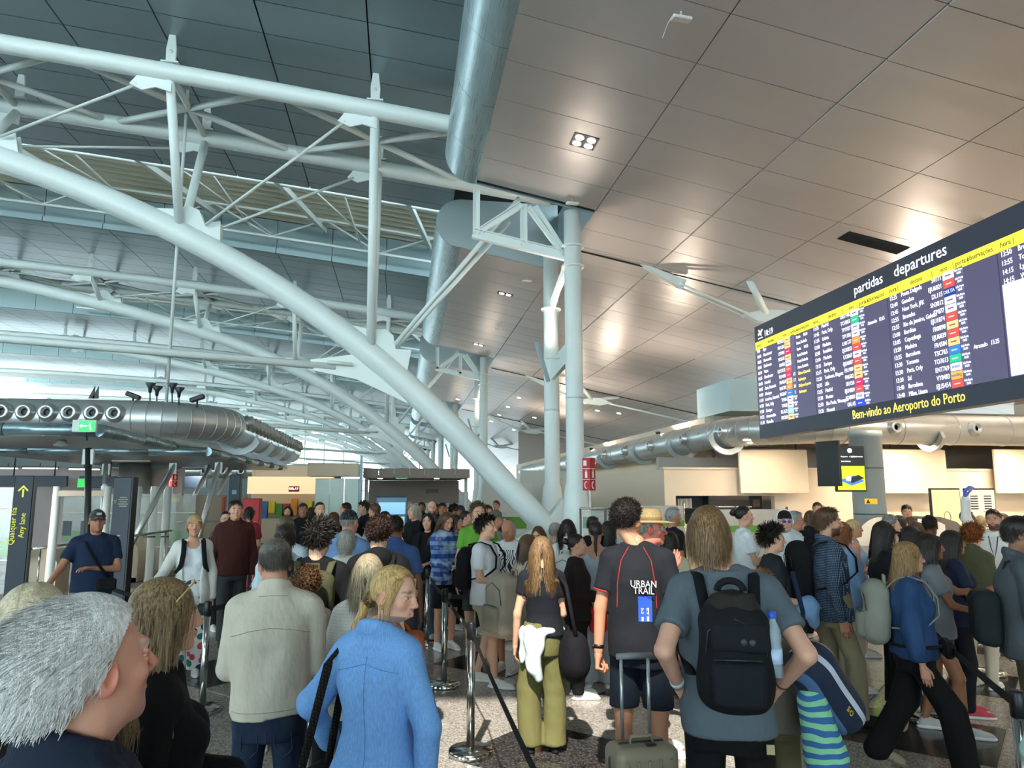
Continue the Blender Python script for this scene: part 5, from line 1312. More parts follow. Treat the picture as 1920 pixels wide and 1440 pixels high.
# ---- heads (eyes at z = 0, facing +Y, crown near .118, chin near -.122)
HEADS = {}
def head_shape(kind, v):
    key = (kind, v)
    if key in HEADS: return HEADS[key]
    m = kind == 'm'; old = kind == 'o'
    g = Sdf((-.105, -.15, -.24), (.105, .14, .13), v)
    g.ell((0, -.018, .028), (.0765, .098, .091), .01)
    g.ell((0, .022, -.025), (.062, .068, .088), .03)
    jw = .053 if (m or old) else .0435
    g.ell((0, .03, -.078), (jw, .054, .046), .03)
    g.ell((0, .074, -.102), (.022 if m or old else .017, .018, .018), .02)
    for s in (-1, 1):
        g.ell((s * .043, .058, -.03), (.022, .022, .02), .02)
        g.ell((s * jw * .86, .0, -.085), (.012, .03, .02), .02)
    g.cap((-.034, .082, .02), (.034, .082, .02), .0115 if m or old else .009, None, .014)
    for s in (-1, 1):
        g.ell((s * .032, .098, -.001), (.02, .016, .0125), .012, sub=True)
        g.cap((s * .017, .086, .006), (s * .047, .08, .005), .0045, None, .006)
        g.cap((s * .018, .085, -.010), (s * .046, .08, -.009), .004, None, .006)
    g.cap((0, .088, .012), (0, .114 if m or old else .108, -.032), .0075, .0115, .012)
    for s in (-1, 1): g.ell((s * .0125, .098, -.038), (.009, .011, .008), .008)
    for s in (-1, 1):
        g.cap((0, .0945, -.0625), (s * .024, .082, -.067), .0048, .0028, .005)
        g.cap((0, .0935, -.0735), (s * .021, .082, -.0695), .0058, .0028, .005)
    g.cap((-.024, .091, -.0680), (.024, .091, -.0680), .0026, None, .003, sub=True)
    for s in (-1, 1):
        R = rotm(0, -.2, 0) @ rotm(s * -.35)
        g.ell((s * .079, -.012, -.012), (.011, .02, .034), .006, R); g.ell((s * .090, -.008, -.008), (.010, .011, .021), .005, R, sub=True)
    nr = .058 if m else (.06 if old else .047)
    g.cap((0, -.022, -.06), (0, -.045, -.26), nr - .003, nr + .004, .03)
    V, Q = g.mesh()
    keep = V[Q].min(1)[:, 2] > -.215; Q = Q[keep]
    HEADS[key] = (V, Q); return V, Q
def head_color(V, tone, brow, beard=None, lips=None, ruddy=.25, stub=0.0):
    t = np.array(srgb(tone)); C = np.tile(t, (len(V), 1)); x, y, z = V.T
    red = np.clip(t * np.array([1.05, .62, .58]), 0, 1)
    def mixc(w, c): w = np.clip(w, 0, 1)[:, None]; C[:] = C * (1 - w) + np.array(c) * w
    mixc(ruddy * np.exp(-(((np.abs(x) - .042) / .022) ** 2 + ((z + .035) / .025) ** 2)) * (y > .03), red)
    mixc(ruddy * 1.1 * np.exp(-((x / .016) ** 2 + ((z + .03) / .02) ** 2)) * (y > .09), red)
    mixc(ruddy * 1.2 * (np.abs(x) > .079), red)
    if stub: mixc(stub * np.clip((-.045 - z) / .02, 0, 1) * (y > -.01) * (z > -.125), t * np.array([.62, .62, .66]))
    if beard:
        w = np.clip((-.046 - z) / .012, 0, 1) * np.clip((y + .015) / .02, 0, 1) * (z > -.135); w *= 1 - np.exp(-((x / .02) ** 2 + ((z + .068) / .009) ** 2))
        mixc(w * .92, srgb(beard))
    lc = srgb(lips) if lips else np.clip(t * np.array([.92, .55, .55]), 0, 1)
    mixc(np.exp(-((x / .024) ** 4 + ((z + .068) / .0085) ** 4)) * (y > .074) * .8, lc)
    if brow:
        w = np.exp(-(((np.abs(x) - .032) / .021) ** 4 + ((z - .0235 + .12 * (np.abs(x) - .03) ** 1) / .0052) ** 4)) * (y > .06); mixc(w * .85, srgb(brow))
    w = np.exp(-(((np.abs(x) - .032) / .019) ** 4 + ((z - .0045) / .003) ** 4)) * (y > .07); mixc(w * .45, np.array(t) * .25)
    return C
def eye_mesh(iris):
    Vs, Qs, Cs = [], [], []; o = 0
    for s in (-1, 1):
        n, r = 14, 9; c = np.array((s * .032, .0735, -.002))
        for i in range(r + 1):
            a = math.pi * i / r
            for k in range(n):
                w = 2 * math.pi * k / n
                p = np.array((math.sin(a) * math.cos(w), math.cos(a), math.sin(a) * math.sin(w))) * .0128
                Vs.append(c + p); d = math.sin(a)
                Cs.append((.012, .012, .012) if a < .28 else (srgb(iris) if a < .6 else (.62, .58, .55)))
        for i in range(r):
            for k in range(n): Qs.append((o + i * n + k, o + i * n + (k + 1) % n, o + (i + 1) * n + (k + 1) % n, o + (i + 1) * n + k))
        o += n * (r + 1)
    return np.array(Vs), np.array(Qs), np.array(Cs)

# ---- hands (wrist at origin, fingers along +Y, palm to -Z, thumb on -X: a right hand)
HANDS = {}
def hand_shape(pose, v):
    key = (pose, v)
    if key in HANDS: return HANDS[key]
    curl = {'relax': (.25, .4, .3), 'grip': (1.15, 1.35, .8), 'flat': (.03, .06, .05), 'hold': (.75, .8, .5)}[pose]
    g = Sdf((-.085, -.05, -.10), (.06, .20, .035), v)
    kx = (-.030, -.010, .010, .028); ky = (.088, .093, .088, .080); ln = ((.042, .026, .021), (.046, .030, .022), (.043, .027, .021), (.034, .021, .018))
    g.cap((0, -.04, 0), (0, .012, 0), .026, .025, .02)
    for i in range(4): g.cap((kx[i] * .55, .015, 0), (kx[i], ky[i], .002), .0145, .0115, .014)
    g.ell((-.022, .035, -.010), (.016, .026, .014), .012)
    for i in range(4):
        p = np.array((kx[i], ky[i], 0.0)); a = 0.0; r = (.0088, .0082, .0074, .0066) if i < 3 else (.0076, .007, .0064, .0058)
        for j in range(3):
            a += curl[j] * (1.0 + .06 * i)
            q = p + ln[i][j] * np.array((kx[i] * .9 * (1 if pose == 'flat' else .3), math.cos(a), -math.sin(a))); g.cap(p, q, r[j], r[j + 1], .004); p = q
    tb = [(-.024, .022, -.006), (-.047, .050, -.016), (-.054, .080, -.022), (-.055, .102, -.026)] if pose in ('relax', 'flat') else [(-.024, .022, -.008), (-.042, .052, -.026), (-.034, .076, -.042), (-.018, .09, -.05)]
    for j in range(3): g.cap(tb[j], tb[j + 1], (.0135, .0105, .0092)[j], (.0105, .0092, .0076)[j], .006)
    HANDS[key] = g.mesh(); return HANDS[key]

# ---- shoes (toe along +Y, sole at z = 0)
SHOES = {}
def shoe_mesh(kind, col, sole):
    key = (kind, col, sole)
    if key in SHOES: return SHOES[key]
    g = Sdf((-.07, -.12, -.01), (.07, .21, .16), .011 if kind != 'sandal' else .009)
    for (y, r) in ((-.065, .036), (0, .035), (.08, .044), (.135, .036)): g.ell((0, y, .012), (r, .06, .02), .02)
    if kind == 'sandal':
        g.ell((0, .06, .045), (.042, .085, .028), .01); g.ell((0, -.03, .06), (.033, .05, .04), .01); g.cap((0, -.04, .07), (0, -.045, .13), .034, .038, .01)
    else:
        g.ell((0, .07, .035), (.04, .105, .034), .02); g.ell((0, -.045, .05), (.034, .058, .052), .02); g.cap((0, -.01, .06), (0, .06, .05), .034, .03, .02); g.cap((0, -.045, .07), (0, -.045, .115 if kind == 'sneaker' else .095), .033, .033, .01)
    g.plane((0, 0, 0), (0, 0, -1))
    V, Q = g.mesh(); zc = V[Q].mean(1)[:, 2]
    SHOES[key] = np_mesh('shoe', V, Q, [cloth(col), cloth(sole)], None, (zc < (.026 if kind != 'shoe' else .014)).astype(int)); return SHOES[key]

# ---- poses: (upper arm, forearm) as (out, forward, up)
ARM = {'down': ((.24, -.04, -1), (.06, .2, -1)), 'hold': ((.14, .1, -1), (-.4, .9, -.12)), 'phone': ((.12, .3, -1), (-.35, .8, .35)), 'cross': ((.18, .3, -1), (-1, .42, .12)),
       'hip': ((.62, -.35, -1), (-.5, .35, -.85)), 'pocket': ((.3, -.12, -1), (-.12, .22, -1)), 'up': ((.35, .45, .8), (-.1, .25, 1)), 'pull': ((.25, -.3, -1), (.1, -.15, -1)), 'fwd': ((.12, .75, -.6), (-.05, 1, .05)),
       'strap': ((.2, .15, -1), (-.35, .5, 1)), 'out': ((.55, .35, -1), (.45, .65, -.55)), 'reach': ((.1, .9, -.35), (-.1, 1, .1))}
def nrm(v): v = np.array(v, float); return v / np.linalg.norm(v)
FEM = dict(sh=.092, chest=.084, cd=.068, waist=.074, wd=.06, hip=.101, hd=.081)
MAL = dict(sh=.107, chest=.096, cd=.073, waist=.09, wd=.072, hip=.097, hd=.079)
class Body: pass
def skeleton(h, sex, arms, legs, wide, lean=0.0):
    b = Body(); b.h = h; P = dict(FEM if sex == 'f' else MAL)
    for q in P: P[q] = P[q] * h * (wide if q != 'sh' else (1 + (wide - 1) * .5))
    b.P = P; b.sex = sex; b.lean = lean
    b.shz = .812 * h; b.hz = .53 * h
    b.arm = {}
    def ln(p): p = np.array(p, float); p[1] += lean * max(0, p[2] - .5 * h); return p
    for s, a in ((1, arms[0]), (-1, arms[1])):
        u, f = ARM[a] if isinstance(a, str) else a
        u = nrm(u) * np.array((s, 1, 1)); f = nrm(f) * np.array((s, 1, 1))
        S = ln((s * (P['sh'] - .012 * h), -.008 * h, b.shz - .012 * h)); E = S + u * .172 * h; W = E + f * .148 * h
        b.arm[s] = (S, E, W, f)
    b.leg = {}
    for s in (1, -1):
        fy = {'stand': (0, 0), 'walk': (.17, -.17), 'step': (.09, -.07), 'wide': (.0, .0)}[legs]; fy = fy[0 if s > 0 else 1] * h
        fx = s * (.058 if legs != 'wide' else .085) * h
        H = np.array((s * .052 * h, 0, .50 * h)); A = np.array((fx, fy - .01, .055 * h + (.035 * h if (legs == 'walk' and s < 0) else 0)))
        K = (H + A) / 2 + np.array((.006 * h * s, .02 * h + abs(fy) * .12, .008 * h)); b.leg[s] = (H, K, A)
    b.ln = ln
    return b
def torso_prof(b, e, z0=.44, z1=.845, boxy=0.0, tops=False):
    P, h = b.P, b.h; L = [(.44, .092 * h, .07 * h), (.475, P['hip'] * .98, P['hd'] * .95), (.525, P['hip'], P['hd']), (.575, (P['hip'] + P['waist']) / 2, (P['hd'] + P['wd']) / 2), (.625, P['waist'], P['wd']), (.68, (P['waist'] + P['chest']) / 2, (P['wd'] + P['cd']) / 2), (.73, P['chest'], P['cd']), (.775, P['chest'] * 1.02, P['cd'] * .93), (.81, P['chest'] * .84, P['cd'] * .72), (.845, .042 * h, .04 * h)]
    mx = max(P['chest'], P['hip'])
    zz = [l[0] for l in L]; out = []
    for z in sorted(set([z0, z1] + [q for q in zz if z0 < q < z1])):
        rx = np.interp(z, zz, [l[1] for l in L]); ry = np.interp(z, zz, [l[2] for l in L])
        if tops and z < .57: rx = max(rx, .104 * h); ry = max(ry, .09 * h)
        if boxy and z < .76: rx = rx + (mx - rx) * boxy; ry = ry + (max(P['cd'], P['hd']) - ry) * boxy
        cy = b.lean * max(0, z - .5) * h + (-.006 * h if z > .7 else 0)
        out.append((z * h, 0, cy, rx + e, ry + e))
    return out
def make_person(name, px, py, D, a, label, sex='m', skin='#c99a7c', hair=('short', '#3a2a20', '#5a4332'), top=('tee', '#30343a'), bot=('trousers', '#23262b'), shoes=('sneaker', '#d8d6d0', '#efeeea'), arms=('down', 'down'), legs='stand', head=0, pitch=0, wide=1.0, vox=.018, hv=.006, beard=None, stub=0, iris='#4a3a28', brow=None, lean=0.0, hands=('relax', 'relax'), group='people waiting in the queue', ruddy=.25, old=False, lift=.0, hscale=1.0, tilt=0, hx=0.0):
    p = atD(px, py, D); hl = {'bald': .0, 'buzz': .006, 'short': .018, 'curly': .03, 'long': .014, 'bob': .016, 'tail': .012, 'bun': .012, 'messy': .024, 'none': .0, 'mop': .016, 'bald_top': .0, 'swept': .02}.get(hair[0], .015)
    if lift: hl = lift
    h = p.z - hl
    b = skeleton(h, sex, arms, legs, wide, lean)
    rs = (abs(hash(name + label)) if False else sum(ord(c) * (i + 3) for i, c in enumerate(label))) % 9973
    Vs, Qs, Cs = [], [], []; off = 0
    tone = np.array(srgb(skin))
    def push(V, Q, C):
        nonlocal off
        Vs.append(V); Qs.append(Q + off); Cs.append(C); off += len(V)
    # torso, arms and legs: one blended surface
    kind_t, kind_b = top[0], bot[0]
    under = {'tank': 0, 'crop': .004, 'tee': .006, 'polo': .006}.get(kind_t, .02); ak = 1.0 if under < .01 else .72
    v = vox * 1.15
    J = np.array([q for s_ in (1, -1) for q in (*b.arm[s_][:3], *b.leg[s_])]); blo, bhi = J.min(0) - .085, J.max(0) + .085
    blo = np.minimum(blo, (-.14 * h, -.12 * h, 0)); bhi = np.maximum(bhi, (.14 * h, .12 * h, .88 * h)); blo[2] = 0
    g = Sdf(blo, bhi, v)
    g.loft([(z_, cx_, cy_, rx_ - (.012 if z_ < .56 * h else 0), ry_ - (.012 if z_ < .56 * h else 0)) for z_, cx_, cy_, rx_, ry_ in torso_prof(b, -.006 - under, .485)], .02)
    for s in (1, -1):
        S, E, W, f = b.arm[s]
        g.cap(S, E, (.0275 if sex == 'm' else .0245) * h * (wide * .5 + .5) * ak, (.0225 if sex == 'm' else .02) * h * ak, .03); g.cap(E, W, (.0225 if sex == 'm' else .02) * h * ak, (.0165 if sex == 'm' else .0145) * h, .015); g.ell(b.ln((s * (b.P['sh'] - .02 * h), -.004 * h, b.shz - .016 * h)), .034 * h, .03)
        H, K, A = b.leg[s]
        ls = 1.0 if kind_b in ('shorts', 'shortshorts', 'skirt') else .8
        g.cap(H, K, .042 * h * (wide * .5 + .5) * ls, .034 * h * ls, .03); g.cap(K, A, .032 * h * ls, .021 * h * ls, .015); g.ell(K + np.array((0, -.012 * h, -.09 * h)), (.026 * h * ls, .03 * h * ls, .06 * h), .02)
    nb = b.ln((0, -.010 * h, .80 * h)); g.cap(nb, b.ln((0, -.006 * h, .86 * h)), .028 * h, .027 * h, .03)
    for s in (1, -1): g.cap(b.ln((s * .02 * h, -.008 * h, .842 * h)), b.ln((s * (b.P['sh'] - .03 * h), -.008 * h, b.shz + .0 * h)), .013 * h * ak * ak, .016 * h * ak * ak, .03)
    V, Q = g.mesh(); push(V, Q, np.tile(tone, (len(V), 1)))
    # head
    HN = [0]
    hs = h * .1325 / .24 * hscale
    Rh = rotm(-math.radians(head), math.radians(pitch), math.radians(tilt)); piv = b.ln((hx, -.008 * h, h - .118 * hs - .06 * hs))
    def HT(V):
        q = V - np.array((0, -.03, -.06)); w = np.clip((V[:, 2] + .17) / .09, 0, 1)[:, None] if len(V) == HN[0] else 1.0
        return (q @ Rh.T * w + q * (1 - w)) * hs + piv - np.array((hx, 0, 0)) * (1 - (w if len(V) == HN[0] else 1.0))
    hk = 'o' if old else sex
    HV, HQ = head_shape(hk, hv); HN[0] = len(HV); push(HT(HV), HQ, head_color(HV, skin, brow if brow is not None else hair[1], beard, None, ruddy, stub))
    if hv <= .009: EV, EQ, EC = eye_mesh(iris); push(HT(EV), EQ, EC)
    # hands
    gl = None
    for s, hp in ((1, hands[0]), (-1, hands[1])):
        S, E, W, f = b.arm[s]; HV2, HQ2 = hand_shape(hp, .0055 if hv <= .006 else (.007 if hv < .01 else .010))
        sc = h / 1.75 * (1.0 if sex == 'm' else .9)
        HVm = HV2 * np.array((s, 1, 1)) * sc
        yv = nrm(f); pn = np.array((-s * 1.0, 0, 0)) if abs(yv[2]) > .6 else np.array((0, 0, -1.0))
        zv = -nrm(pn - yv * (pn @ yv)); xv = np.cross(yv, zv)
        M = np.stack([xv, yv, zv], 1)
        Qx = HQ2 if s > 0 else HQ2[:, ::-1]
        push(HVm @ M.T + W + yv * .012 * sc, Qx, np.tile(tone * np.array([1.0, .93, .92]), (len(HVm), 1)))
    me = np_mesh('person', np.concatenate(Vs), np.concatenate(Qs), M_skin, np.concatenate(Cs))
    a = a + math.degrees(math.atan2(p.x, p.y))                   # facing is given relative to the line of sight
    o = link('person', me, None, (p.x, p.y, 0), -math.radians(a)); tag(o, label, 'person', group)
    # ---------------- top
    if kind_t:
        e = {'tee': .012, 'tank': .006, 'long': .014, 'shirt': .018, 'jacket': .022, 'hoodie': .022, 'polo': .013, 'crop': .008, 'coat': .026, 'sweater': .018, 'cardigan': .016}[kind_t]
        hem = {'tee': .475, 'tank': .49, 'long': .475, 'shirt': .45, 'jacket': .47, 'hoodie': .46, 'polo': .475, 'crop': .53, 'coat': .36, 'sweater': .475, 'cardigan': .45}[kind_t]
        if len(top) > 3: hem = top[3]
        J = np.array([q for s_ in (1, -1) for q in b.arm[s_][:(3 if kind_t not in ('tee', 'polo', 'crop', 'tank') else 2)]]); tlo, thi = J.min(0) - .1, J.max(0) + .1
        tlo = np.minimum(tlo, (-.15 * h, -.15 * h, 0)); thi = np.maximum(thi, (.15 * h, .14 * h, .92 * h)); tlo[2] = (hem - .02) * h
        g = Sdf(tlo, thi, vox)
        boxy = {'tee': .45, 'shirt': .25, 'jacket': .6, 'hoodie': .6, 'coat': .7, 'sweater': .55, 'polo': .45, 'cardigan': .5}.get(kind_t, .12)
        g.loft(torso_prof(b, e, hem, .85, boxy, True), .02)
        if sex == 'f':
            for s in (1, -1): g.ell(b.ln((s * .045 * h, b.P['cd'] * .75 + e * .4, .725 * h)), (.042 * h, .036 * h, .042 * h), .04)
        sl = {'tee': .62, 'polo': .62, 'crop': .45, 'tank': 0}.get(kind_t, 2)
        if sl:
            for s in (1, -1):
                S, E, W, f = b.arm[s]; ee = e + .006
                g.ell(b.ln((s * (b.P['sh'] - .02 * h), -.004 * h, b.shz - .016 * h)), .034 * h + e, .03)
                g.cap(b.ln((s * .02 * h, -.012 * h, .848 * h)), b.ln((s * (b.P['sh'] - .03 * h), -.01 * h, b.shz + .004 * h)), .018 * h + e * .6, .024 * h + e * .7, .03)
                if sl < 1:
                    T = S + (E - S) * sl; g.cap(S, T, .031 * h + ee, .030 * h + ee, .02)
                    u = nrm(E - S); T2 = T + u * .012
                    # open cuff: cut the round end square
                    sli = g.sl(T2 - .09, T2 + .09, 0); X, Y, Z = g.pts(sli); dd = (X - T2[0]) * u[0] + (Y - T2[1]) * u[1] + (Z - T2[2]) * u[2]
                    near = ((X - T2[0]) ** 2 + (Y - T2[1]) ** 2 + (Z - T2[2]) ** 2) < .085 ** 2
                    g.F[sli] = np.where(near & (np.abs((X) * s) > b.P['chest'] * .9 + e), np.maximum(g.F[sli], dd), g.F[sli])
                else:
                    cuff = W - nrm(f) * .004 if sl > 1.5 else E + (W - E) * .4
                    g.cap(S, E, .028 * h + ee * .8, .024 * h + ee * .8, .009); g.cap(E, cuff, .024 * h + ee * .8, .018 * h + ee * .8, .009)
        else:
            for s in (1, -1): g.cap(b.ln((s * .055 * h, -.02 * h, .77 * h)), b.ln((s * .06 * h, -.008 * h, .835 * h)), .016 * h, .012 * h, .02)
        if kind_t in ('jacket', 'shirt', 'polo', 'coat'):
            n = 16
            for i in range(n):
                t0, t1 = 2 * math.pi * i / n, 2 * math.pi * (i + 1) / n
                f_ = lambda t, dz=0: b.ln((.040 * h * math.sin(t), -.012 * h + .040 * h * math.cos(t), .856 * h + dz - .018 * h * math.cos(t)))
                if kind_t in ('shirt', 'polo') and math.cos(t0 + math.pi / n) > .72: continue
                g.cap(f_(t0), f_(t1), .0105 * h, None, .006); g.cap(f_(t0, -.014 * h), f_(t1, -.014 * h), .012 * h, None, .012)
                if kind_t != 'shirt': g.cap(f_(t0, .012 * h), f_(t1, .012 * h), .009 * h, None, .006)
        if kind_t == 'hoodie':
            g.ell(b.ln((0, -.06 * h, .835 * h)), (.062 * h, .04 * h, .05 * h), .03); g.ell(b.ln((0, -.0 * h, .852 * h)), (.052 * h, .05 * h, .02 * h), .02)
        if kind_t in ('shirt', 'jacket', 'coat', 'hoodie', 'sweater', 'long', 'cardigan'): g.folds(.013, rs + 21, 9, (1, 1, .3), .835 * h)
        else: g.folds(.006, rs + 21, 8, (1, 1, .4), .835 * h)
        g.folds({'tee': .005, 'tank': .003, 'polo': .004, 'crop': .003}.get(kind_t, .009), rs, 16, (1, 1, .55), .835 * h)
        nz = {'tee': .862, 'long': .862, 'tank': .80, 'crop': .86, 'sweater': .868, 'cardigan': .84}.get(kind_t, .882)
        g.ell(b.ln((0, .012 * h, (nz + .03) * h)), (.042 * h, .052 * h, .048 * h), .01, sub=True)
        if kind_t == 'cardigan':
            g.box(b.ln((0, .1 * h, .65 * h)), (.045 * h, .09 * h, .24 * h), .02, .02, sub=True)
        if kind_t == 'tank': g.ell(b.ln((0, -.05 * h, .835 * h)), (.05 * h, .05 * h, .06 * h), .02, sub=True)
        g.plane((0, 0, hem * h), (0, 0, -1))
        V, Q = g.mesh()
        nm = {'tee': 't_shirt', 'tank': 'tank_top', 'long': 'long_sleeve_top', 'shirt': 'shirt', 'jacket': 'jacket', 'hoodie': 'hoodie', 'polo': 'polo_shirt', 'crop': 'fitted_top', 'coat': 'coat', 'sweater': 'sweater', 'cardigan': 'cardigan'}[kind_t]
        mt = top[2] if len(top) > 2 and top[2] else cloth(top[1])
        b.topo = link(nm, np_mesh(nm, V, Q, mt), o); b.topm = (V, Q)
    # ---------------- bottoms
    if kind_b:
        low_ = {'shorts': .28, 'shortshorts': .4}.get(kind_b)
        e = {'trousers': .012, 'jeans': .010, 'wide': .02, 'shorts': .022, 'shortshorts': .012, 'leggings': .004, 'skirt': .012}[kind_b]
        J = np.array([q for s_ in (1, -1) for q in b.leg[s_]]); g = Sdf((-.17 * h, J[:, 1].min() - .13 * h, (low_ or 0) * h), (.17 * h, J[:, 1].max() + .13 * h, .63 * h), vox)
        g.loft([q for q in torso_prof(b, .004, .44, .615)], .02)
        low = {'shorts': .30, 'shortshorts': .42}.get(kind_b)
        for s in (1, -1):
            H, K, A = b.leg[s]
            if kind_b == 'skirt': continue
            hw = {'wide': (.05, .056, .056), 'trousers': (.048, .043, .036), 'jeans': (.048, .040, .033), 'shorts': (.049, .052, .05), 'shortshorts': (.048, .048, .05), 'leggings': (.047, .037, .025)}[kind_b]
            g.cap(H, K, hw[0] * h * (wide * .6 + .4), hw[1] * h, .02)
            if not low: g.cap(K, A - np.array((0, 0, .02 * h)), hw[1] * h, hw[2] * h, .02)
        if kind_b == 'skirt': g.loft([(.25 * h, 0, 0, .115 * h, .1 * h), (.53 * h, 0, 0, b.P['hip'] + .01, b.P['hd'] + .01)], .02)
        g.folds(.006 if kind_b in ('wide', 'trousers', 'shorts') else .004, rs + 5, 13)
        g.plane((0, 0, (low or .03) * h), (0, 0, -1)); g.plane((0, 0, .60 * h), (0, 0, 1))
        V, Q = g.mesh(); nm = {'trousers': 'trousers', 'jeans': 'jeans', 'wide': 'wide_trousers', 'shorts': 'shorts', 'shortshorts': 'denim_shorts', 'leggings': 'leggings', 'skirt': 'skirt'}[kind_b]
        mt = bot[2] if len(bot) > 2 and bot[2] else cloth(bot[1], 'denim' if kind_b in ('jeans', 'shortshorts') else 'plain')
        b.boto = link(nm, np_mesh(nm, V, Q, mt), o); b.botm = (V, Q)
    # ---------------- shoes
    if shoes:
        sm_ = shoe_mesh(*shoes)
        for s in (1, -1):
            A = b.leg[s][2]; so = link('shoe', sm_, o, (A[0], A[1] + .045, max(0, A[2] - .055 * h) * 1.0)); so.scale = (h / 1.72,) * 3
            if legs == 'walk' and s < 0: so.rotation_euler = (math.radians(-22), 0, 0)
    b.HT = HT; b.hs = hs; b.o = o; b.p = p; b.a = a; b.Rh = Rh; b.label = label; b.rs = rs; b.hv = hv
    if hair and hair[0] not in ('bald', 'none'): make_hair(b, *hair)
    return b

# ---- hair: a cap on the skull plus strand ribbons that follow the head and then fall
def make_hair(b, style, c1, c2, n=None, length=None, part=0.0):
    hv = b.hv; rs = np.random.RandomState(b.rs + 11)
    near = hv <= .0045; mid = hv <= .008
    n = n or (4200 if near else (900 if mid else 260)); wd = (.0017 if near else (.0042 if mid else .009))
    if style in ('curly', 'messy'): wd *= 1.3
    sgn = 10 if style in ('long', 'bob', 'tail', 'bun') else (8 if style in ('mop', 'swept') else 6)
    cen = np.array((0, -.018, .030)); rad = np.array((.0775, .0995, .0925))
    # scalp directions
    d = rs.normal(size=(n * 6, 3)); d /= np.linalg.norm(d, axis=1)[:, None]
    def inhair(d, inset=0.0):
        x, y, z = d.T
        line = np.interp(y, [-1, -.45, -.3, -.1, .14, .24, .45, .64, .85], [-.68, -.66, -.5, -.16, -.14, .06, .27, .47, .60])
        if style == 'bald_top': return (z > line) & (z < .42) & (y < .35)
        return z > line + inset
    d = d[inhair(d)][:n]; n = len(d)
    P = cen + d * rad
    nor = d / rad; nor /= np.linalg.norm(nor, axis=1)[:, None]
    L0 = {'short': .045, 'buzz': .010, 'curly': .05, 'messy': .06, 'long': .36, 'bob': .2, 'tail': .2, 'bun': .18, 'mop': .12, 'bald_top': .02, 'swept': .07}[style]
    L = (length or L0) * rs.uniform(.55 if style in ('mop', 'swept', 'long') else .75, 1.1, n)
    step = L / sgn
    path = [P + nor * .002]
    jit = rs.normal(size=(n, 3)); ph = rs.uniform(0, 6.28, n)
    tie = {'tail': np.array((0, -.125, -.01)), 'bun': np.array((0, -.118, .045))}.get(style)
    cur = path[0].copy()
    for i in range(sgn):
        nn = (cur - cen) / rad ** 2; nn /= np.linalg.norm(nn, axis=1)[:, None]
        if style in ('short', 'bald_top'): g = np.array((0, -.12, -.8)) + jit * .16 + nn * .14 + np.where((cur[:, 2] > .09)[:, None], np.array((.25, .45, .55)), 0)
        elif style == 'buzz': g = nn * .8 + jit * .3 + np.array((0, -.1, -.5))
        elif style == 'messy': g = np.array((.12, -.05, -.35)) + jit * .55 + nn * .5 + np.where((cur[:, 2] > .06)[:, None], np.array((.3, .5, .5)), 0)
        elif style == 'curly':
            an = ph + i * 1.9; g = np.stack([np.cos(an), np.sin(an), np.cos(an * 1.3 + 1)], 1) * 1.0 + nn * .75 + jit * .35
        elif style == 'swept':
            wv = np.stack([np.sin(ph + i * .9) * .25, np.zeros(n), np.cos(ph * 1.7 + i * .8) * .12], 1); hi = np.clip((P[:, 2:3] - .02) * 14, 0, 1)
            g = np.array((0, -.55, -.75)) * (1 - hi) + np.array((.1, -1.0, -.02)) * hi + wv * 1.5 + jit * .12 + nn * (.34 if i < 2 else -.03)
        elif style == 'mop':
            rad_ = P - np.array((0, -.05, .12)); rad_ = rad_ * np.array((1, 1, .2)); g = np.array((0, -.05, -1.0)) + rad_ / (np.linalg.norm(rad_, axis=1)[:, None] + 1e-6) * (.5 if i < 3 else .0) + jit * .07
        elif tie is not None:
            dv = tie - cur; ds = np.linalg.norm(dv, axis=1)[:, None]; g = np.where(ds > .03, dv / (ds + 1e-6), np.array((0, -.25, -1.0)) + jit * .12) + jit * .03
        else:
            sd = np.sign(P[:, 0] - part * .03 + 1e-6)[:, None]
            fr = np.clip((P[:, 1:2] - .0) * 14, -1, 1)
            g = np.array((0, -.10, -1.0)) + sd * np.array((.55, 0, 0)) * (1 if i < 2 else .02) - np.array((0, .45, 0)) * np.maximum(fr, 0) * (1 if i < 4 else .2) + jit * (.05 if style == 'long' else .08)
            if style == 'long' and i > 5: g = g + np.stack([np.sin(ph * 2 + i * 1.1), np.cos(ph * 2 + i * 1.1), np.zeros(n)], 1) * .12
        g = g / np.linalg.norm(g, axis=1)[:, None]
        st = step[:, None] if tie is None or i < sgn - 2 else step[:, None]
        cur = cur + g * st
        q = (cur - cen) / (rad + .006 + .004 * ((i % 3) == 1)); r = np.linalg.norm(q, axis=1)
        ins = (r < 1) & (style != 'buzz'); cur[ins] = cen + (q[ins] / r[ins][:, None]) * (rad + .007)
        # stay outside neck, shoulders and back
        if style in ('long', 'bob', 'tail', 'mop'):
            z = cur[:, 2]; rr = np.interp(z, [-.40, -.26, -.20, -.14, -.08], [.155, .14, .095, .068, .06]); ax = np.array((0, -.04)); v2 = cur[:, :2] - ax; sc = np.array((1.35, .8)) if style != 'mop' else np.array((.95, .85)); rl = np.linalg.norm(v2 / sc, axis=1) + 1e-6
            m = (z < -.08) & (rl < rr); k = np.where(m, rr / rl, 1.0)[:, None]; cur[:, :2] = ax + v2 * k
            if style != 'tail':   # keep the face free
                fr = (cur[:, 1] > .03) & (np.abs(cur[:, 0]) < .072) & (z < .05); cur[fr, 0] = np.sign(cur[fr, 0] + 1e-6) * .074
        path.append(cur.copy())
    path = np.stack(path, 1)                                   # n, s+1, 3
    t = np.gradient(path, axis=1); nn = (path - cen) / rad ** 2; w = np.cross(t, nn); w /= (np.linalg.norm(w, axis=2)[:, :, None] + 1e-9)
    taper = np.linspace(1, .35 if style != 'buzz' else .6, sgn + 1)[None, :, None] * rs.uniform(.7, 1.3, (n, 1, 1))
    A, B = path + w * wd * taper, path - w * wd * taper
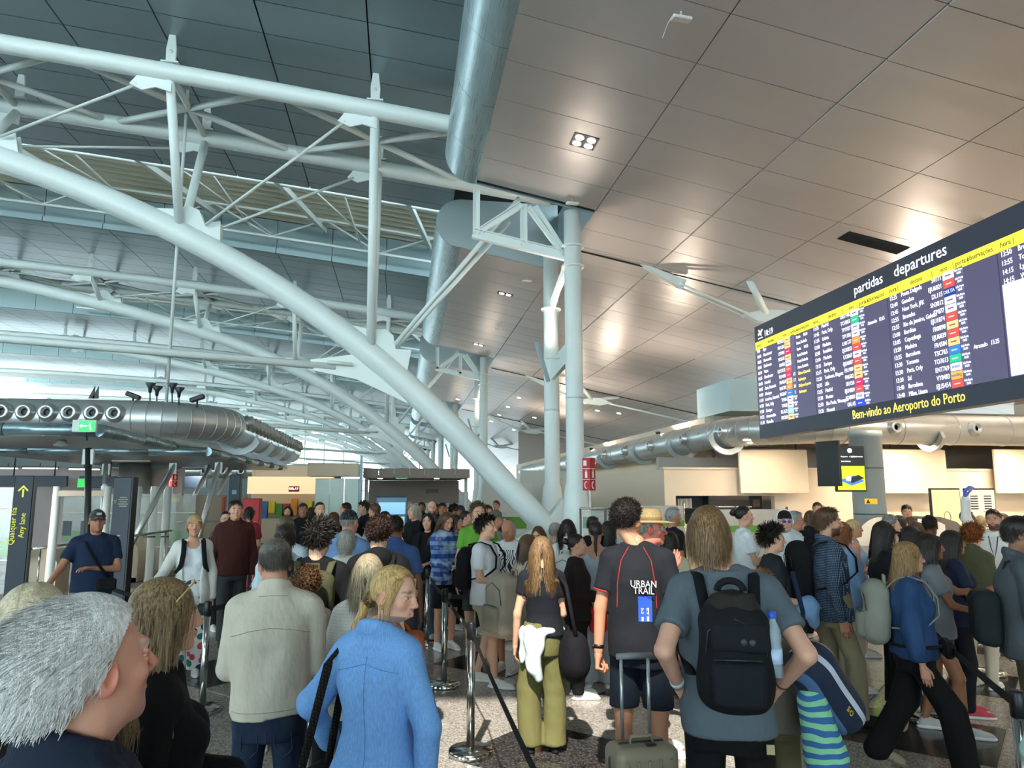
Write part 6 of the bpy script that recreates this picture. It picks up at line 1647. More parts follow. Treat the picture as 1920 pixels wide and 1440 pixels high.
    V = np.stack([A, B], 2).reshape(-1, 3); base = np.arange(n)[:, None] * (sgn + 1) * 2; k = np.arange(sgn)[None, :] * 2
    Q = np.stack([base + k, base + k + 1, base + k + 3, base + k + 2], 2).reshape(-1, 4)
    # cap
    nu, nv = (110, 72) if near else ((36, 24) if mid else (20, 14))
    th = np.linspace(0, 2 * math.pi, nu, endpoint=False); phv = np.linspace(.0, math.pi, nv)
    D = np.stack([np.sin(phv)[:, None] * np.cos(th)[None], np.sin(phv)[:, None] * np.sin(th)[None], np.cos(phv)[:, None] * np.ones(nu)[None]], 2)
    CV = cen + D * (rad + (.005 if style not in ('buzz',) else .002) + (.011 if style == 'curly' else (.008 if style in ('short', 'messy', 'swept') else 0)) * np.clip(D[:, :, 2:3] * 1.4 + .35, 0, 1)); CV = CV.reshape(-1, 3)
    ii, jj = np.meshgrid(np.arange(nv - 1), np.arange(nu), indexing='ij'); q = np.stack([ii * nu + jj, (ii + 1) * nu + jj, (ii + 1) * nu + (jj + 1) % nu, ii * nu + (jj + 1) % nu], 2).reshape(-1, 4)
    cd = D.reshape(-1, 3)[q].mean(1); cd /= np.linalg.norm(cd, axis=1)[:, None]; q = q[inhair(cd, .05)]
    extraV, extraQ = [], []
    if tie is not None:
        g = Sdf((-.07, -.28, -.45), (.07, -.05, .13), .008)
        if style == 'bun': g.ell(tie + np.array((0, -.022, 0)), (.042, .036, .04), .01); g.folds(.006, b.rs, 60)
        else:
            pth = [tie, tie + (0, -.03, -.035), tie + (0, -.055, -.10), tie + (0, -.065, -.18), tie + (.01, -.06, -.25)]
            if length: pth = [tie + (np.array(q_) - tie) * np.array((1, 1, length / .2)) for q_ in pth]
            for i in range(4): g.cap(pth[i], pth[i + 1], (.018, .024, .021, .014)[i], (.024, .021, .014, .006)[i], .01)
            g.folds(.003, b.rs, 90, (1, 1, .1))
        ev, eq = g.mesh(); extraV.append(ev); extraQ.append(eq)
    allV = [V, CV] + extraV; allQ = [Q, q + len(V)]; o_ = len(V) + len(CV)
    for e in extraQ: allQ.append(e + o_)
    me = np_mesh('hair', b.HT(np.concatenate(allV)), np.concatenate(allQ), hair_mat(c1, c2))
    link('hair', me, b.o); return me

# ---- small worn parts
def head_part(b, name, mb, m):
    mb.v = [tuple(q) for q in b.HT(np.array(mb.v))]; return mb.build(name, m, b.o)
def glasses(b, frame='#1a1a1c', tint=None):
    m = MB()
    for s in (-1, 1):
        m.tube([(s * .033 + .022 * math.cos(t), .103 - .012 * abs(math.cos(t)) * (1 if s * math.cos(t) > 0 else 0), -.002 + .018 * math.sin(t)) for t in [i * math.pi / 8 for i in range(17)]], .0018, 5, cap=False)
        m.tube([(s * .055, .094, .004), (s * .078, .05, .006), (s * .081, -.01, .0)], .0018, 5)
    m.tube([(-.012, .105, .0), (.012, .105, .0)], .0016, 5)
    head_part(b, 'glasses', m, mat('glasses_' + frame.strip('#'), frame, .35, .2, 0))
    if tint:
        l = MB()
        for s in (-1, 1): l.lathe([(.0, 0), (.021, 0), (.021, .001)], (s * .033, .1, -.002), 14, (0, 1, 0))
        head_part(b, 'lenses', l, mat('lens_' + tint.strip('#'), tint, .1, 0, 0, alpha=.75))
def shades_on_head(b, col='#c8b27a'):
    m = MB()
    m.tube([(-.08, -.0, .03), (-.078, .05, .088), (-.045, .075, .108), (0, .08, .112), (.045, .075, .108), (.078, .05, .088), (.08, 0, .03)], .003, 6); head_part(b, 'sunglasses', m, mat('sunglass_frame_' + col.strip('#'), col, .3, .4, 0))
def cap(b, col, logo=None, peak=0.0):
    c = np.array((0, -.018, .03)); m = MB(); n = 20; vs = []; fs = []
    for i in range(9):
        a = (math.pi / 2) * i / 8
        for k in range(n): t = 2 * math.pi * k / n; vs.append(c + np.array((.083 * math.sin(a) * math.cos(t), .106 * math.sin(a) * math.sin(t), .1 * math.cos(a) * 1.0 + (-.0))))
    fs = [(i * n + k, (i + 1) * n + k, (i + 1) * n + (k + 1) % n, i * n + (k + 1) % n) for i in range(8) for k in range(n)]
    m.add(vs, fs, True); m.ball(tuple(c + np.array((0, 0, .1))), .007, 8, 6)
    head_part(b, 'cap_crown', m, cloth(col))
    m = MB(); top = []; bot = []
    for k in range(13):
        t = math.radians(-62 + 124 * k / 12); 
        for rr in (1.0, 1.72): top.append((.083 * math.sin(t) * (1 if rr == 1 else 1.02), -.018 + .106 * math.cos(t) * rr - (.0 if rr == 1 else .012), .036 - (.0 if rr == 1 else .016) - .012 * abs(math.sin(t))))
    vs = top + [(x, y, z - .006) for x, y, z in top]; N = len(top); fs = []
    for k in range(12): fs += [(2 * k, 2 * k + 2, 2 * k + 3, 2 * k + 1), (N + 2 * k, N + 2 * k + 1, N + 2 * k + 3, N + 2 * k + 2), (2 * k + 1, 2 * k + 3, N + 2 * k + 3, N + 2 * k + 1)]
    m.add(vs, fs, True); head_part(b, 'cap_peak', m, cloth(col))
    if logo: m = MB(); m.bevbox((0, .088, .078), (.05, .006, .028), .002, (-.5, 0, 0)); head_part(b, 'cap_badge', m, mat('badge_' + logo.strip('#'), logo, .6, 0, 0))
def straw_hat(b):
    m = MB(); m.lathe([(.17, -.012), (.172, -.006), (.13, .004), (.09, .008), (.088, .02), (.085, .075), (.072, .1), (.045, .105), (.02, .092), (0, .09)], (0, -.018, .055), 28); m.lathe([(.17, -.013), (.13, -.002), (.088, .0)], (0, -.018, .055), 28)
    m.v = [(x, -.018 + (y + .018) * 1.15, z + .35 * (x) ** 2) for x, y, z in m.v]
    k = NT('woven_straw'); v = k.coord(); w = k.n('ShaderNodeTexBrick'); w.inputs['Scale'].default_value = 90; w.inputs['Color1'].default_value = (*srgb('#a9946a'), 1); w.inputs['Color2'].default_value = (*srgb('#947e54'), 1); w.inputs['Mortar'].default_value = (*srgb('#735e3a'), 1); k.l(v, w.inputs['Vector']); k.l(w.outputs[0], k.b.inputs['Base Color']); k.b.inputs['Roughness'].default_value = .75
    head_part(b, 'straw_hat', m, k.m)
    m = MB(); m.lathe([(.0895, .012), (.0905, .014), (.0885, .034), (.087, .036)], (0, -.018, .055), 28); m.v = [(x, -.018 + (y + .018) * 1.15, z) for x, y, z in m.v]; head_part(b, 'hat_band', m, cloth('#7a6242'))
def beanie(b, col):
    m = MB(); m.lathe([(.083, 0), (.087, .01), (.087, .03), (.084, .035), (.08, .06), (.06, .09), (.03, .103), (0, .106)], (0, -.018, .028), 24); m.v = [(x, -.018 + (y + .018) * 1.26, z) for x, y, z in m.v]; head_part(b, 'beanie', m, cloth(col, 'knit'))
def headphones(b, col='#e6e4e0'):
    m = MB(); m.tube([(.093 * math.sin(t), -.015, .02 + .125 * math.cos(t)) for t in [math.radians(x) for x in range(-90, 91, 12)]], .008, 8); head_part(b, 'headphone_band', m, mat('headphone_' + col.strip('#'), col, .5))
    for s in (-1, 1): m = MB(); m.lathe([(.03, 0), (.038, .006), (.036, .025), (.0, .03)], (s * .082, -.012, -.012), 16, (s, 0, 0)); head_part(b, 'ear_cup', m, MATS['headphone_' + col.strip('#')])
def wpt(b, p): return b.o.matrix_basis @ Vector(p) if False else (Matrix.Translation(b.o.location) @ Matrix.Rotation(b.o.rotation_euler.z, 4, 'Z')) @ Vector(p)

# ---- bags, each a thing of its own, hung at the wearer's place
def thing_at(b, name, label, cat, off=(0, 0, 0), group=None):
    q = wpt(b, off); return empty(name, tuple(q), b.o.rotation_euler.z, label, cat, group)
def backpack(b, label, col='#15171b', w=.30, h=.46, d=.17, z=None, col2=None, vox=.012, roll=False, strapcol=None, pockets=True):
    H = b.h; zb = z if z is not None else .555 * H; yb = -(b.P['cd'] + .03) - d / 2 + b.lean * .2
    o = thing_at(b, 'backpack', label, 'backpack', (0, 0, 0), 'backpacks')
    g = Sdf((-w * .75, yb - d, zb - .05), (w * .75, yb + d, zb + h + .12), vox)
    g.box((0, yb, zb + h / 2), (w / 2, d / 2, h / 2), .07, .01); g.ell((0, yb, zb + h - .05), (w / 2 - .02, d / 2, .09), .04); g.ell((0, yb - d * .15, zb + .12), (w / 2, d * .55, .13), .05)
    g.folds(.006, b.rs + 3, 20); V, Q = g.mesh(); m = cloth(col)
    link('bag_body', np_mesh('bag_body', V, Q, m), o)
    if pockets:
        g = Sdf((-w * .6, yb - d, zb), (w * .6, yb, zb + h), vox); g.box((0, yb - d / 2 - .015, zb + h * .3), (w * .38, .04, h * .22), .03, .01); g.folds(.004, b.rs, 25); V, Q = g.mesh(); fp = link('front_pocket', np_mesh('front_pocket', V, Q, cloth(col2 or col)), o)
        MB().tube([(-w * .33, yb - d / 2 - .03, zb + h * .53), (0, yb - d / 2 - .05, zb + h * .545), (w * .33, yb - d / 2 - .03, zb + h * .53)], .004, 5).build('zip', M_dk, fp)
        MB().tube([(-w * .42, yb - d / 2 + .01, zb + h * .55), (-w * .38, yb - d / 2 - .0, zb + h * .8), (0, yb - d / 2 - .005, zb + h * .92), (w * .38, yb - d / 2 - .0, zb + h * .8), (w * .42, yb - d / 2 + .01, zb + h * .55)], .004, 5).build('zip', M_dk, o)
    sc = cloth(strapcol or col); cd = b.P['cd']
    MB().tube([(-.05, yb + d / 2 - .02, zb + h - .02), (-.04, yb + d / 2 - .02, zb + h + .06), (.04, yb + d / 2 - .02, zb + h + .06), (.05, yb + d / 2 - .02, zb + h - .02)], .012, 6).build('grab_handle', sc, o)
    sh = b.shz
    for s in (1, -1):
        x = s * b.P['sh'] * .62
        pth = [(x * .8, yb + d / 2 - .02, min(zb + h - .03, sh + .0)), (x * .95, -cd * .7, sh + .052), (x, -.01, sh + .065), (x, cd * .62 + .02, sh + .032), (x * 1.05, cd + .045, sh - .08), (x * 1.2, cd + .045, sh - .2), (x * 1.55, cd * .3 + .02, sh - .30), (x * 1.35, yb + d / 2, zb + .12)]
        MB().tube([tuple(b.ln(q)) if i < 6 else q for i, q in enumerate(pth)], .026, 8, flat=.28, upv=(0, 0, 1)).build('shoulder_strap', sc, o)
    return o
def tote(b, label, side=1, col='#101114', w=.32, h=.36, d=.12, drop=.42, m=None, fw=-.02, vox=.013, sack=False, xo=0.0, sc=None, straps=True):
    H = b.h; o = thing_at(b, 'shoulder_bag', label, 'bag', (0, 0, 0), 'shoulder bags')
    x = side * (b.P['hip'] + .05 + d / 2 + xo); zt = b.shz - drop
    g = Sdf((x - d, fw - w, zt - h - .05), (x + d, fw + w, zt + .1), vox)
    if sack: g.ell((x, fw, zt - h * .58), (d * .62, w * .5, h * .45), .02); g.cap((x, fw - w * .2, zt - .1), (x, fw + w * .2, zt - .1), d * .4, None, .08)
    else: g.box((x, fw, zt - h / 2), (d / 2, w / 2, h / 2), .04, .01)
    g.folds(.006, b.rs + 9, 22); V, Q = g.mesh(); link('bag_body', np_mesh('bag_body', V, Q, m or cloth(col)), o)
    sx = side * b.P['sh'] * .72
    for dy in ((-.06, .06) if not sack else (0,)) if straps else ():
        MB().tube([(x, fw - w * .34 + dy * .2, zt - .03), (side * (b.P['sh'] + .03), fw - .07 + dy * .3, b.shz - .06), tuple(b.ln((sx, -.01 + dy * .3, b.shz + .055))), (side * (b.P['sh'] + .03), fw + .09 + dy * .3, b.shz - .06), (x, fw + w * .34 + dy * .2, zt - .03)], .016 if sack else .011, 8, flat=.5).build('strap', cloth(sc) if sc else (m or cloth(col)), o)
    return o
def crossbody(b, label, col='#15161a', side=1, bag=True):
    o = thing_at(b, 'crossbody_bag', label, 'bag', (0, 0, 0), 'crossbody bags'); cd = b.P['cd']; sh = b.shz
    pth = [(-side * b.P['sh'] * .55, -.01, sh + .055), (-side * b.P['sh'] * .45, cd + .03, sh - .06), (0, cd + .05, sh - .22), (side * b.P['hip'] * .8, b.P['hd'] * .8 + .03, .57 * b.h), (side * (b.P['hip'] + .03), 0, .56 * b.h), (side * b.P['hip'] * .7, -b.P['hd'] - .03, .6 * b.h), (0, -cd - .04, sh - .2), (-side * b.P['sh'] * .5, -cd * .7 - .02, sh + .02), (-side * b.P['sh'] * .55, -.01, sh + .055)]
    MB().tube(pth, .017, 8, flat=.35).build('strap', cloth(col), o)
    if bag: MB().bevbox((side * (b.P['hip'] * .55), b.P['hd'] + .06, .555 * b.h), (.2, .07, .13), .02).build('pouch', cloth(col), o)
    return o
def suitcase(x, y, rz, label, col, h=.58, w=.38, d=.24, handle=.42, ribs=True, hcol='#b9bbbe'):
    o = empty('suitcase', (x, y, 0), rz, label, 'suitcase', 'suitcases'); m = mat('case_' + col.strip('#'), col, .38, 0, .05)
    g = Sdf((-w / 2 - .02, -d / 2 - .02, .03), (w / 2 + .02, d / 2 + .02, .07 + h), .011); g.box((0, 0, .05 + h / 2), (w / 2, d / 2, h / 2), .05, .01)
    V, Q = g.mesh(); shl = link('shell', np_mesh('shell', V, Q, m), o)
    if ribs:
        for k in range(5): MB().bevbox((-w * .34 + w * .17 * k, -d / 2 - .004, .05 + h / 2), (.018, .014, h * .78), .004).build('rib', m, shl)
    MB().tube([(-w / 2 - .003, 0, .12), (-w / 2 - .003, 0, h - .02), (-w / 2 + .06, 0, h + .052), (w / 2 - .06, 0, h + .052), (w / 2 + .003, 0, h - .02), (w / 2 + .003, 0, .12)], .008, 6).build('zip_seam', M_dk, shl)
    MB().tube([(-.07, 0, .05 + h), (-.06, 0, .085 + h), (.06, 0, .085 + h), (.07, 0, .05 + h)], .01, 6).build('carry_handle', m, o)
    for s in (-1, 1): MB().tube([(s * .085, d / 2 - .05, .05 + h), (s * .085, d / 2 - .05, .05 + h + handle)], .011, 8).build('trolley_rod', mat('trolley_' + hcol.strip('#'), hcol, .3, .7), o)
    MB().tube([(-.11, d / 2 - .05, .05 + h + handle), (.11, d / 2 - .05, .05 + h + handle)], .018, 10).build('trolley_grip', mat('grip_grey', '#8f9296', .5), o)
    for sx in (-1, 1):
        for sy in (-1, 1): MB().lathe([(0, 0), (.025, 0), (.025, .02), (0, .02)], (sx * (w / 2 - .05) - .01, sy * (d / 2 - .05), .026), 12, (1, 0, 0)).build('wheel', M_black, o)
    MB().bevbox((.03, -d / 2 + .05, .056 + h), (.06, .035, .008), .003).build('lock_plate', M_dk, shl)
    return o

# ---- seams, pockets and prints laid onto a garment by projecting onto its surface
from mathutils.bvhtree import BVHTree
def proj_on(b, which, pts, side=-1):
    """pts (x, z as a share of height): points on the back (-1) or front (+1) of the garment"""
    m = getattr(b, which); key = '_bvh_' + which
    if not hasattr(b, key): setattr(b, key, BVHTree.FromPolygons([tuple(q) for q in m[0]], [tuple(int(i) for i in f) for f in m[1]]))
    t = getattr(b, key); out = []
    for x, z in pts:
        hit = t.ray_cast(Vector((x, side * 1.0, z * b.h)), Vector((0, -side, 0)))
        if hit[0] is not None: out.append(hit[0] + Vector((0, side * .0015, 0)))
    return out
def seam(b, which, pts, name='seam', col='#888', r=.0028, side=-1, n=8):
    P = []
    for i in range(len(pts) - 1):
        for k in range(n): t = k / n; P.append((pts[i][0] * (1 - t) + pts[i + 1][0] * t, pts[i][1] * (1 - t) + pts[i + 1][1] * t))
    P.append(pts[-1]); Q = proj_on(b, which, P, side)
    if len(Q) > 2: MB().tube(Q, r, 5).build(name, cloth(col), b.topo if which == 'topm' else b.boto)
def patch(b, which, x0, x1, z0, z1, name, m, side=-1, n=6):
    g = [[proj_on(b, which, [(x0 + (x1 - x0) * i / n, z0 + (z1 - z0) * j / n)], side) for i in range(n + 1)] for j in range(n + 1)]
    if any(not q for r_ in g for q in r_): return
    mb = MB(); off = Vector((0, side * .003, 0)); vs = [g[j][i][0] + off for j in range(n + 1) for i in range(n + 1)]
    fs = [(j * (n + 1) + i, j * (n + 1) + i + 1, (j + 1) * (n + 1) + i + 1, (j + 1) * (n + 1) + i) for j in range(n) for i in range(n)]
    mb.add(vs, fs, True); return mb.build(name, m, b.topo if which == 'topm' else b.boto)
# ================================================================== who stands where
def lod(D): return dict(vox=.0125, hv=.004) if D < 4.6 else (dict(vox=.016, hv=.0055) if D < 7.3 else (dict(vox=.020, hv=.0075) if D < 10.2 else dict(vox=.026, hv=.011)))
def person(px, py, D, a, label, sex='m', **kw):
    q = lod(D); q.update(kw); return make_person('p', px, py, D, a, label, sex, **q)
BLK, NVY, WHT, GRY = '#101115', '#1c2740', '#dfe3e4', '#6b7076'
DK = ('#14100d', '#2b211a'); BR = ('#3a2819', '#6b4c30'); DBL = ('#5f4a2e', '#a98a5c'); BLD = ('#9a7a48', '#dfc28a'); GRH = ('#6a6864', '#b3b0aa'); WHH = ('#c2c0bb', '#ffffff'); RED = ('#5a2f16', '#a8602c')
LT, MD, TAN, BN = '#d9a98c', '#c79375', '#a8734f', '#5f3b27'
SH_D = ('shoe', '#17181a', '#0c0d0e'); SN_W = ('sneaker', '#d9d8d4', '#efeeea')
# ---- nearest people
b = person(176, 1107, 1.42, 64, 'white haired man in a navy jacket in profile at the lower left', old=True, hv=.0035, vox=.011, skin='#dca48c', hair=('swept', *WHH, 9000, .075), top=('jacket', '#1b2536', None, .40), ruddy=.6, stub=.25, brow='#a9a39a', pitch=8, wide=1.05)
b = person(66, 1086, 2.0, 15, 'woman with pale blonde hair behind the white haired man', 'f', skin=LT, hair=('bob', '#c7b48d', '#f3e8cf', 5200, .26), top=('jacket', BLK), bot=('trousers', BLK))
b = person(308, 1078, 2.45, 84, 'woman in black with dark blonde hair and sunglasses on her head', 'f', skin=LT, hair=('long', '#54402b', '#b0946c', 5000, .40), top=('sweater', '#0b0b0d'), bot=('trousers', BLK), arms=('down', 'hold')); shades_on_head(b)
tote(b, 'beige handbag at the hip of the woman in black at the left', 1, '#b59a78', .24, .2, .1, .66, straps=False)
b = person(521, 1006, 4.0, 6, 'man in a pale stone jacket and jeans seen from behind', skin='#c98e74', hair=('short', '#332e28', '#7d766c', 5600, .036), top=('jacket', '#c6bfae', None, .505), bot=('jeans', '#16243a'), shoes=SH_D, arms=('hold', 'hold'), head=-18, pitch=-18, wide=1.08, ruddy=.5); glasses(b)
b_jacket = b
SC = '#a09a8a'
seam(b, 'topm', [(-.19, .735), (-.1, .752), (0, .758), (.1, .752), (.19, .735)], 'yoke_seam', SC, .0018)
seam(b, 'topm', [(-.17, .53), (0, .53), (.17, .53)], 'hem_seam', SC, .0018); seam(b, 'topm', [(-.07, .842), (0, .845), (.07, .842)], 'collar_seam', SC, .0018)
JS = '#2f4260'
for s_ in (-1, 1): seam(b, 'botm', [(s_ * .04, .465), (s_ * .045, .41), (s_ * .085, .39), (s_ * .125, .41), (s_ * .12, .465)], 'jeans_pocket', JS, .003)
seam(b, 'botm', [(0, .475), (0, .43)], 'jeans_seam', JS, .003)
b = person(716, 1056, 3.15, 26, 'young blonde woman in a light blue linen shirt looking over her shoulder', 'f', skin='#dcae94', hair=('tail', '#94703c', '#e6c184', 6000, .30), top=('shirt', '#6f9fd8', cloth('#6f9fd8', 'linen'), .33), bot=('trousers', BLK), arms=(((.40, -.08, -1), (-.08, .12, -1)), ((.7, .1, -.9), (.05, .65, -.75))), hands=('relax', 'grip'), hx=.04, head=98, pitch=-4, iris='#48585c', brow='#6a5236', hv=.0035, ruddy=.4, tilt=-4, wide=.88)
b_blonde = b
m = MB(); m.lathe([(.0, -.006), (.006, -.003), (.006, .003), (0, .006)], (.083, -.006, -.05), 10); head_part(b, 'earring', m, mat('gold_earring', '#d8b45a', .25, 1, 0))
m = MB()
for k in range(14):
    s_ = 1 if k % 2 else -1; d_ = .004 * (k // 2)
    m.tube([(s_ * (.052 + d_ * .3), .062 - d_, .075), (s_ * (.074 + d_ * .4), .05 - d_ * 1.5, .02), (s_ * (.081 + d_ * .2), .03 - d_ * 2, -.04), (s_ * .076, .022 - d_ * 1.6 + .01 * math.sin(k), -.085 - .012 * (k % 3))], [.003, .0035, .003, .001], 5)
head_part(b, 'loose_locks', m, hair_mat('#8a6a3a', '#dcbb7e'))
seam(b, 'topm', [(0, .80), (.01, .6), (0, .40)], 'back_pleat', '#6391cb', .0014); seam(b, 'topm', [(-.13, .765), (0, .785), (.13, .765)], 'yoke_seam', '#6391cb', .0014)
bagm = cloth('#14110f', 'check', '#3d342a')
tote(b, 'black woven tote bag on the arm of the blonde woman', -1, '#14110f', .34, .42, .14, .50, bagm, -.03)
q = wpt(b, (-.36, .24, 0)); suitcase(q.x, q.y, 0, 'cabin suitcase with a tall trolley handle beside the blonde woman', '#23252a', .52, .36, .22, .50)
b = person(692, 1035, 4.35, 8, 'woman with grey blonde hair in a white knit behind the blonde woman', 'f', skin=LT, hair=('bob', '#85745a', '#d6c7a6', 4200, .27), top=('sweater', '#d8d6d0', cloth('#d8d6d0', 'knit')), bot=('trousers', '#3a3a3c'))
tote(b, 'rust orange backpack carried on the side of the woman in white knit', 1, '#b0582a', .26, .36, .15, .12, xo=-.04)
b = person(1350, 945, 3.6, 353, 'tall man in a grey tee seen from behind with a big black backpack', skin='#d6a58c', hair=('mop', '#4c3622', '#a07c54', 7000, .125), top=('tee', '#59646c'), bot=('trousers', '#0d0e10'), arms=(((.5, -.75, -.95), (-.35, .85, -.75)), ((.42, -.8, -.95), (-.3, .85, -.8))), wide=1.05, shoes=SH_D, hx=-.06); b_grey = b
backpack(b, 'large black roll-top backpack on the tall man in the grey tee', '#0f1217', .30, .42, .17, .56 * b.h, '#14181f', .0105)
o = bpy.data.objects['backpack']
H = b.h; yb = -(b.P['cd'] + .03) - .085; zb = .56 * H
g = Sdf((-.15, yb - .11, zb + .34), (.15, yb + .11, zb + .54), .009); g.loft([(zb + .36, 0, yb, .13, .078), (zb + .43, 0, yb, .12, .07), (zb + .485, 0, yb, .095, .055)], .02); g.folds(.012, 4, 32); V, Q = g.mesh(); link('roll_top', np_mesh('roll_top', V, Q, cloth('#262421')), o)
g = Sdf((-.15, yb - .14, zb + .22), (.15, yb, zb + .40), .009); g.box((.02, yb - .082, zb + .31), (.125, .018, .06), .015); g.folds(.003, 4, 30); V, Q = g.mesh(); link('top_flap', np_mesh('top_flap', V, Q, cloth('#15181d')), o)
for x in (.03, .065): MB().lathe([(0, 0), (.014, 0), (.014, .004), (0, .005)], (x, yb - .103, zb + .295), 16, (0, -1, 0)).build('button', mat('grey_button', '#3a3d42', .5), o)
MB().tube([(.0 + .058 * math.cos(t), yb + .03, zb + .49 + .045 * math.sin(t)) for t in [i * math.pi / 8 for i in range(9)]], .016, 7).build('draw_collar', cloth('#14161b'), o)
bo = empty('water_bottle', tuple(wpt(b, (.165, yb - .02, zb + .14))), 0, 'clear water bottle with a blue cap in the side of the black backpack', 'bottle')
MB().lathe([(.0, 0), (.034, .004), (.034, .12), (.031, .15), (.034, .17), (.03, .2), (.013, .235), (.013, .245)], seg=16).build('bottle_body', mat('bottle_plastic', '#cfe3f0', .08, 0, 0, alpha=.35), bo); MB().lathe([(.016, .245), (.017, .25), (.017, .272), (0, .274)], seg=14).build('bottle_cap', mat('blue_cap', '#2457c4', .4), bo); MB().lathe([(.0345, .06), (.0345, .12)], seg=16).build('bottle_label', mat('bottle_label', '#b9cfe8', .6), bo)
W = b.arm[-1][2]; m = MB(); f = nrm(b.arm[-1][3]); m.lathe([(.034, -.016), (.036, 0), (.034, .016)], tuple(W - f * .03), 18, tuple(f)); m.build('wristband', mat('pale_wristband', '#bcd8dc', .5), b.o)
W = b.arm[1][2]; m = MB(); f = nrm(b.arm[1][3]); m.lathe([(.034, -.006), (.035, 0), (.034, .006)], tuple(W - f * .03), 18, tuple(f)); m.build('wristband', mat('dark_wristband', '#5a3030', .5), b.o)
MB().box((b.P['hip'] * .78, -b.P['hd'] * .75 - .03, .46 * b.h), (.034, .008, .04)).build('brand_patch', mat('tan_patch', '#b3a17e', .7), b.o)
b = person(1192, 933, 5.2, 4, 'tall curly haired man in a black trail running tee holding a trolley handle', skin='#c08a6c', hair=('curly', *DK, 4200, .05), top=('tee', '#1b1d23'), bot=('shorts', '#131c28'), arms=('down', ((.22, -.06, -1), (.05, -.08, -1))), hands=('relax', 'grip'), head=25, shoes=SH_D, hx=-.075, vox=.0135, hv=.0045); b_curly = b
zc = b.h
for t_, z_ in (('URBAN', .715), ('TRAIL', .692)):
    q_ = proj_on(b, 'topm', [(.05, z_ + .01)]); yq = min(q.y for q in proj_on(b, 'topm', [(x_, z_ + .01) for x_ in (-.03, .0, .05, .1, .12)])) - .004
    text(t_, .062, mat('tee_white_print', '#d9dde2', .7, 0, 0), b.topo, (.05, yq, z_ * zc), (math.pi / 2, 0, 0), 'tee_lettering', extrude=.002, align='CENTER', sx=.85)
patch(b, 'topm', .01, .10, .60, .683, 'tee_picture', mat('tee_blue_print', '#1f4fb4', .7))
for x in (.03, .065): patch(b, 'topm', x, x + .014, .602, .645, 'tee_figure', MATS['tee_white_print'])
seam(b, 'topm', [(-.05, .845), (-.10, .80), (-.125, .72), (-.13, .64)], 'raglan_piping', '#b0302c', .003); seam(b, 'topm', [(.05, .845), (.10, .80), (.125, .72), (.13, .64)], 'raglan_piping', '#b0302c', .003)
for s in (1, -1):
    S, E, W, f = b.arm[s]; u = nrm(E - S); m = MB(); m.lathe([(.072, -.004), (.074, 0), (.072, .008)], tuple(S + (E - S) * .62 + u * .008), 20, tuple(u)); m.build('sleeve_trim', cloth('#b0302c'), b.o)
S, E, W, f = b.arm[-1]; f = nrm(f); m = MB(); m.lathe([(.034, -.012), (.036, 0), (.034, .012)], tuple(W - f * .035), 18, tuple(f)); m.ball(tuple(W - f * .035 + np.array((-.036, -.01, 0))), (.012, .018, .018), 10, 8); m.build('watch', mat('black_watch', '#101113', .4), b.o)
q = atD(1202, 1400, 4.45); suitcase(q.x, q.y, math.radians(6), 'olive beige cabin suitcase with extended trolley handle in front of the curly haired man', '#9b917c', .55, .38, .23, .46)
# ---- walking woman and the right hand group
b = person(1698, 1013, 5.65, 84, 'woman in a denim jacket and black trousers striding to the right', 'f', skin='#c08f76', hair=('long', '#5a4128', '#b08c58', 3000, .34), top=('jacket', '#1f3a5e', cloth('#1f3a5e', 'denim'), .50), bot=('wide', '#0a0a0c'), arms=('down', 'pocket'), legs='walk', shoes=('sandal', '#8d7f6a', '#6a5d4a'), wide=1.06, hv=.0045); glasses(b, '#2a2c30')
backpack(b, 'pale sage backpack on the striding woman in denim', '#85857a', .28, .42, .17, None, '#7b7b70')
fp = thing_at(b, 'waist_bag', 'small black waist bag on the striding woman', 'bag', (0, 0, 0)); MB().bevbox((.02, b.P['hd'] + .07, .545 * b.h), (.22, .08, .12), .025).build('pouch', cloth('#121214'), fp); MB().tube([(math.sin(t) * (b.P['hip'] + .04), math.cos(t) * (b.P['hd'] + .045), .56 * b.h) for t in [i * math.pi / 10 for i in range(21)]], .013, 6).build('waist_strap', cloth('#121214'), fp)
b = person(1740, 998, 6.6, 82, 'girl in a grey tee and denim shorts holding a pale blue neck pillow', 'f', skin='#8f5f42', hair=('long', *DK, 1800, .36), top=('tee', '#71767b'), bot=('shortshorts', '#2a3d58'), arms=(((.1, .45, -.9), (-.1, .95, -.25)), 'fwd'), hands=('hold', 'relax'), legs='step', shoes=('sneaker', '#b9b7b4', '#e3e0dc')); b_girl = b
q = wpt(b, (.12, .56, .60 * b.h)); np_ = empty('neck_pillow', tuple(q), -math.radians(60), 'pale blue U-shaped neck pillow in the hand of the girl in shorts', 'pillow')
MB().tube([(.105 * math.sin(t), 0, .105 * math.cos(t)) for t in [math.radians(x) for x in range(-150, 151, 15)]], [.03] + [.058] * 19 + [.03], 14).build('cushion', cloth('#a9c8de'), np_)
b = person(1782, 992, 7.1, 76, 'woman with long black hair in a navy printed tee beside the girl in shorts', 'f', skin='#9c6a4a', hair=('long', *DK, 1600, .34), top=('tee', '#23283f', cloth('#23283f', 'plain')), bot=('trousers', '#15171c'), arms=('phone', 'down'), shoes=('sneaker', '#c04a54', '#d8d6d2'))
MB().box((-(b.P['hip'] * .9), 0, .3 * b.h), (.004, .035, .5 * b.h)).build('trouser_stripe', cloth('#c9ccd0'), b.o)
b = person(1905, 966, 5.6, 80, 'man in a grey long sleeved shirt and khaki shorts at the right edge', skin='#8a6048', hair=('short', *DK, 1800, .04), top=('shirt', '#4c5257'), bot=('shorts', '#6f6a56'), arms=('hold', 'hold'), shoes=('sneaker', '#8a8a86', '#cfcfcb'))
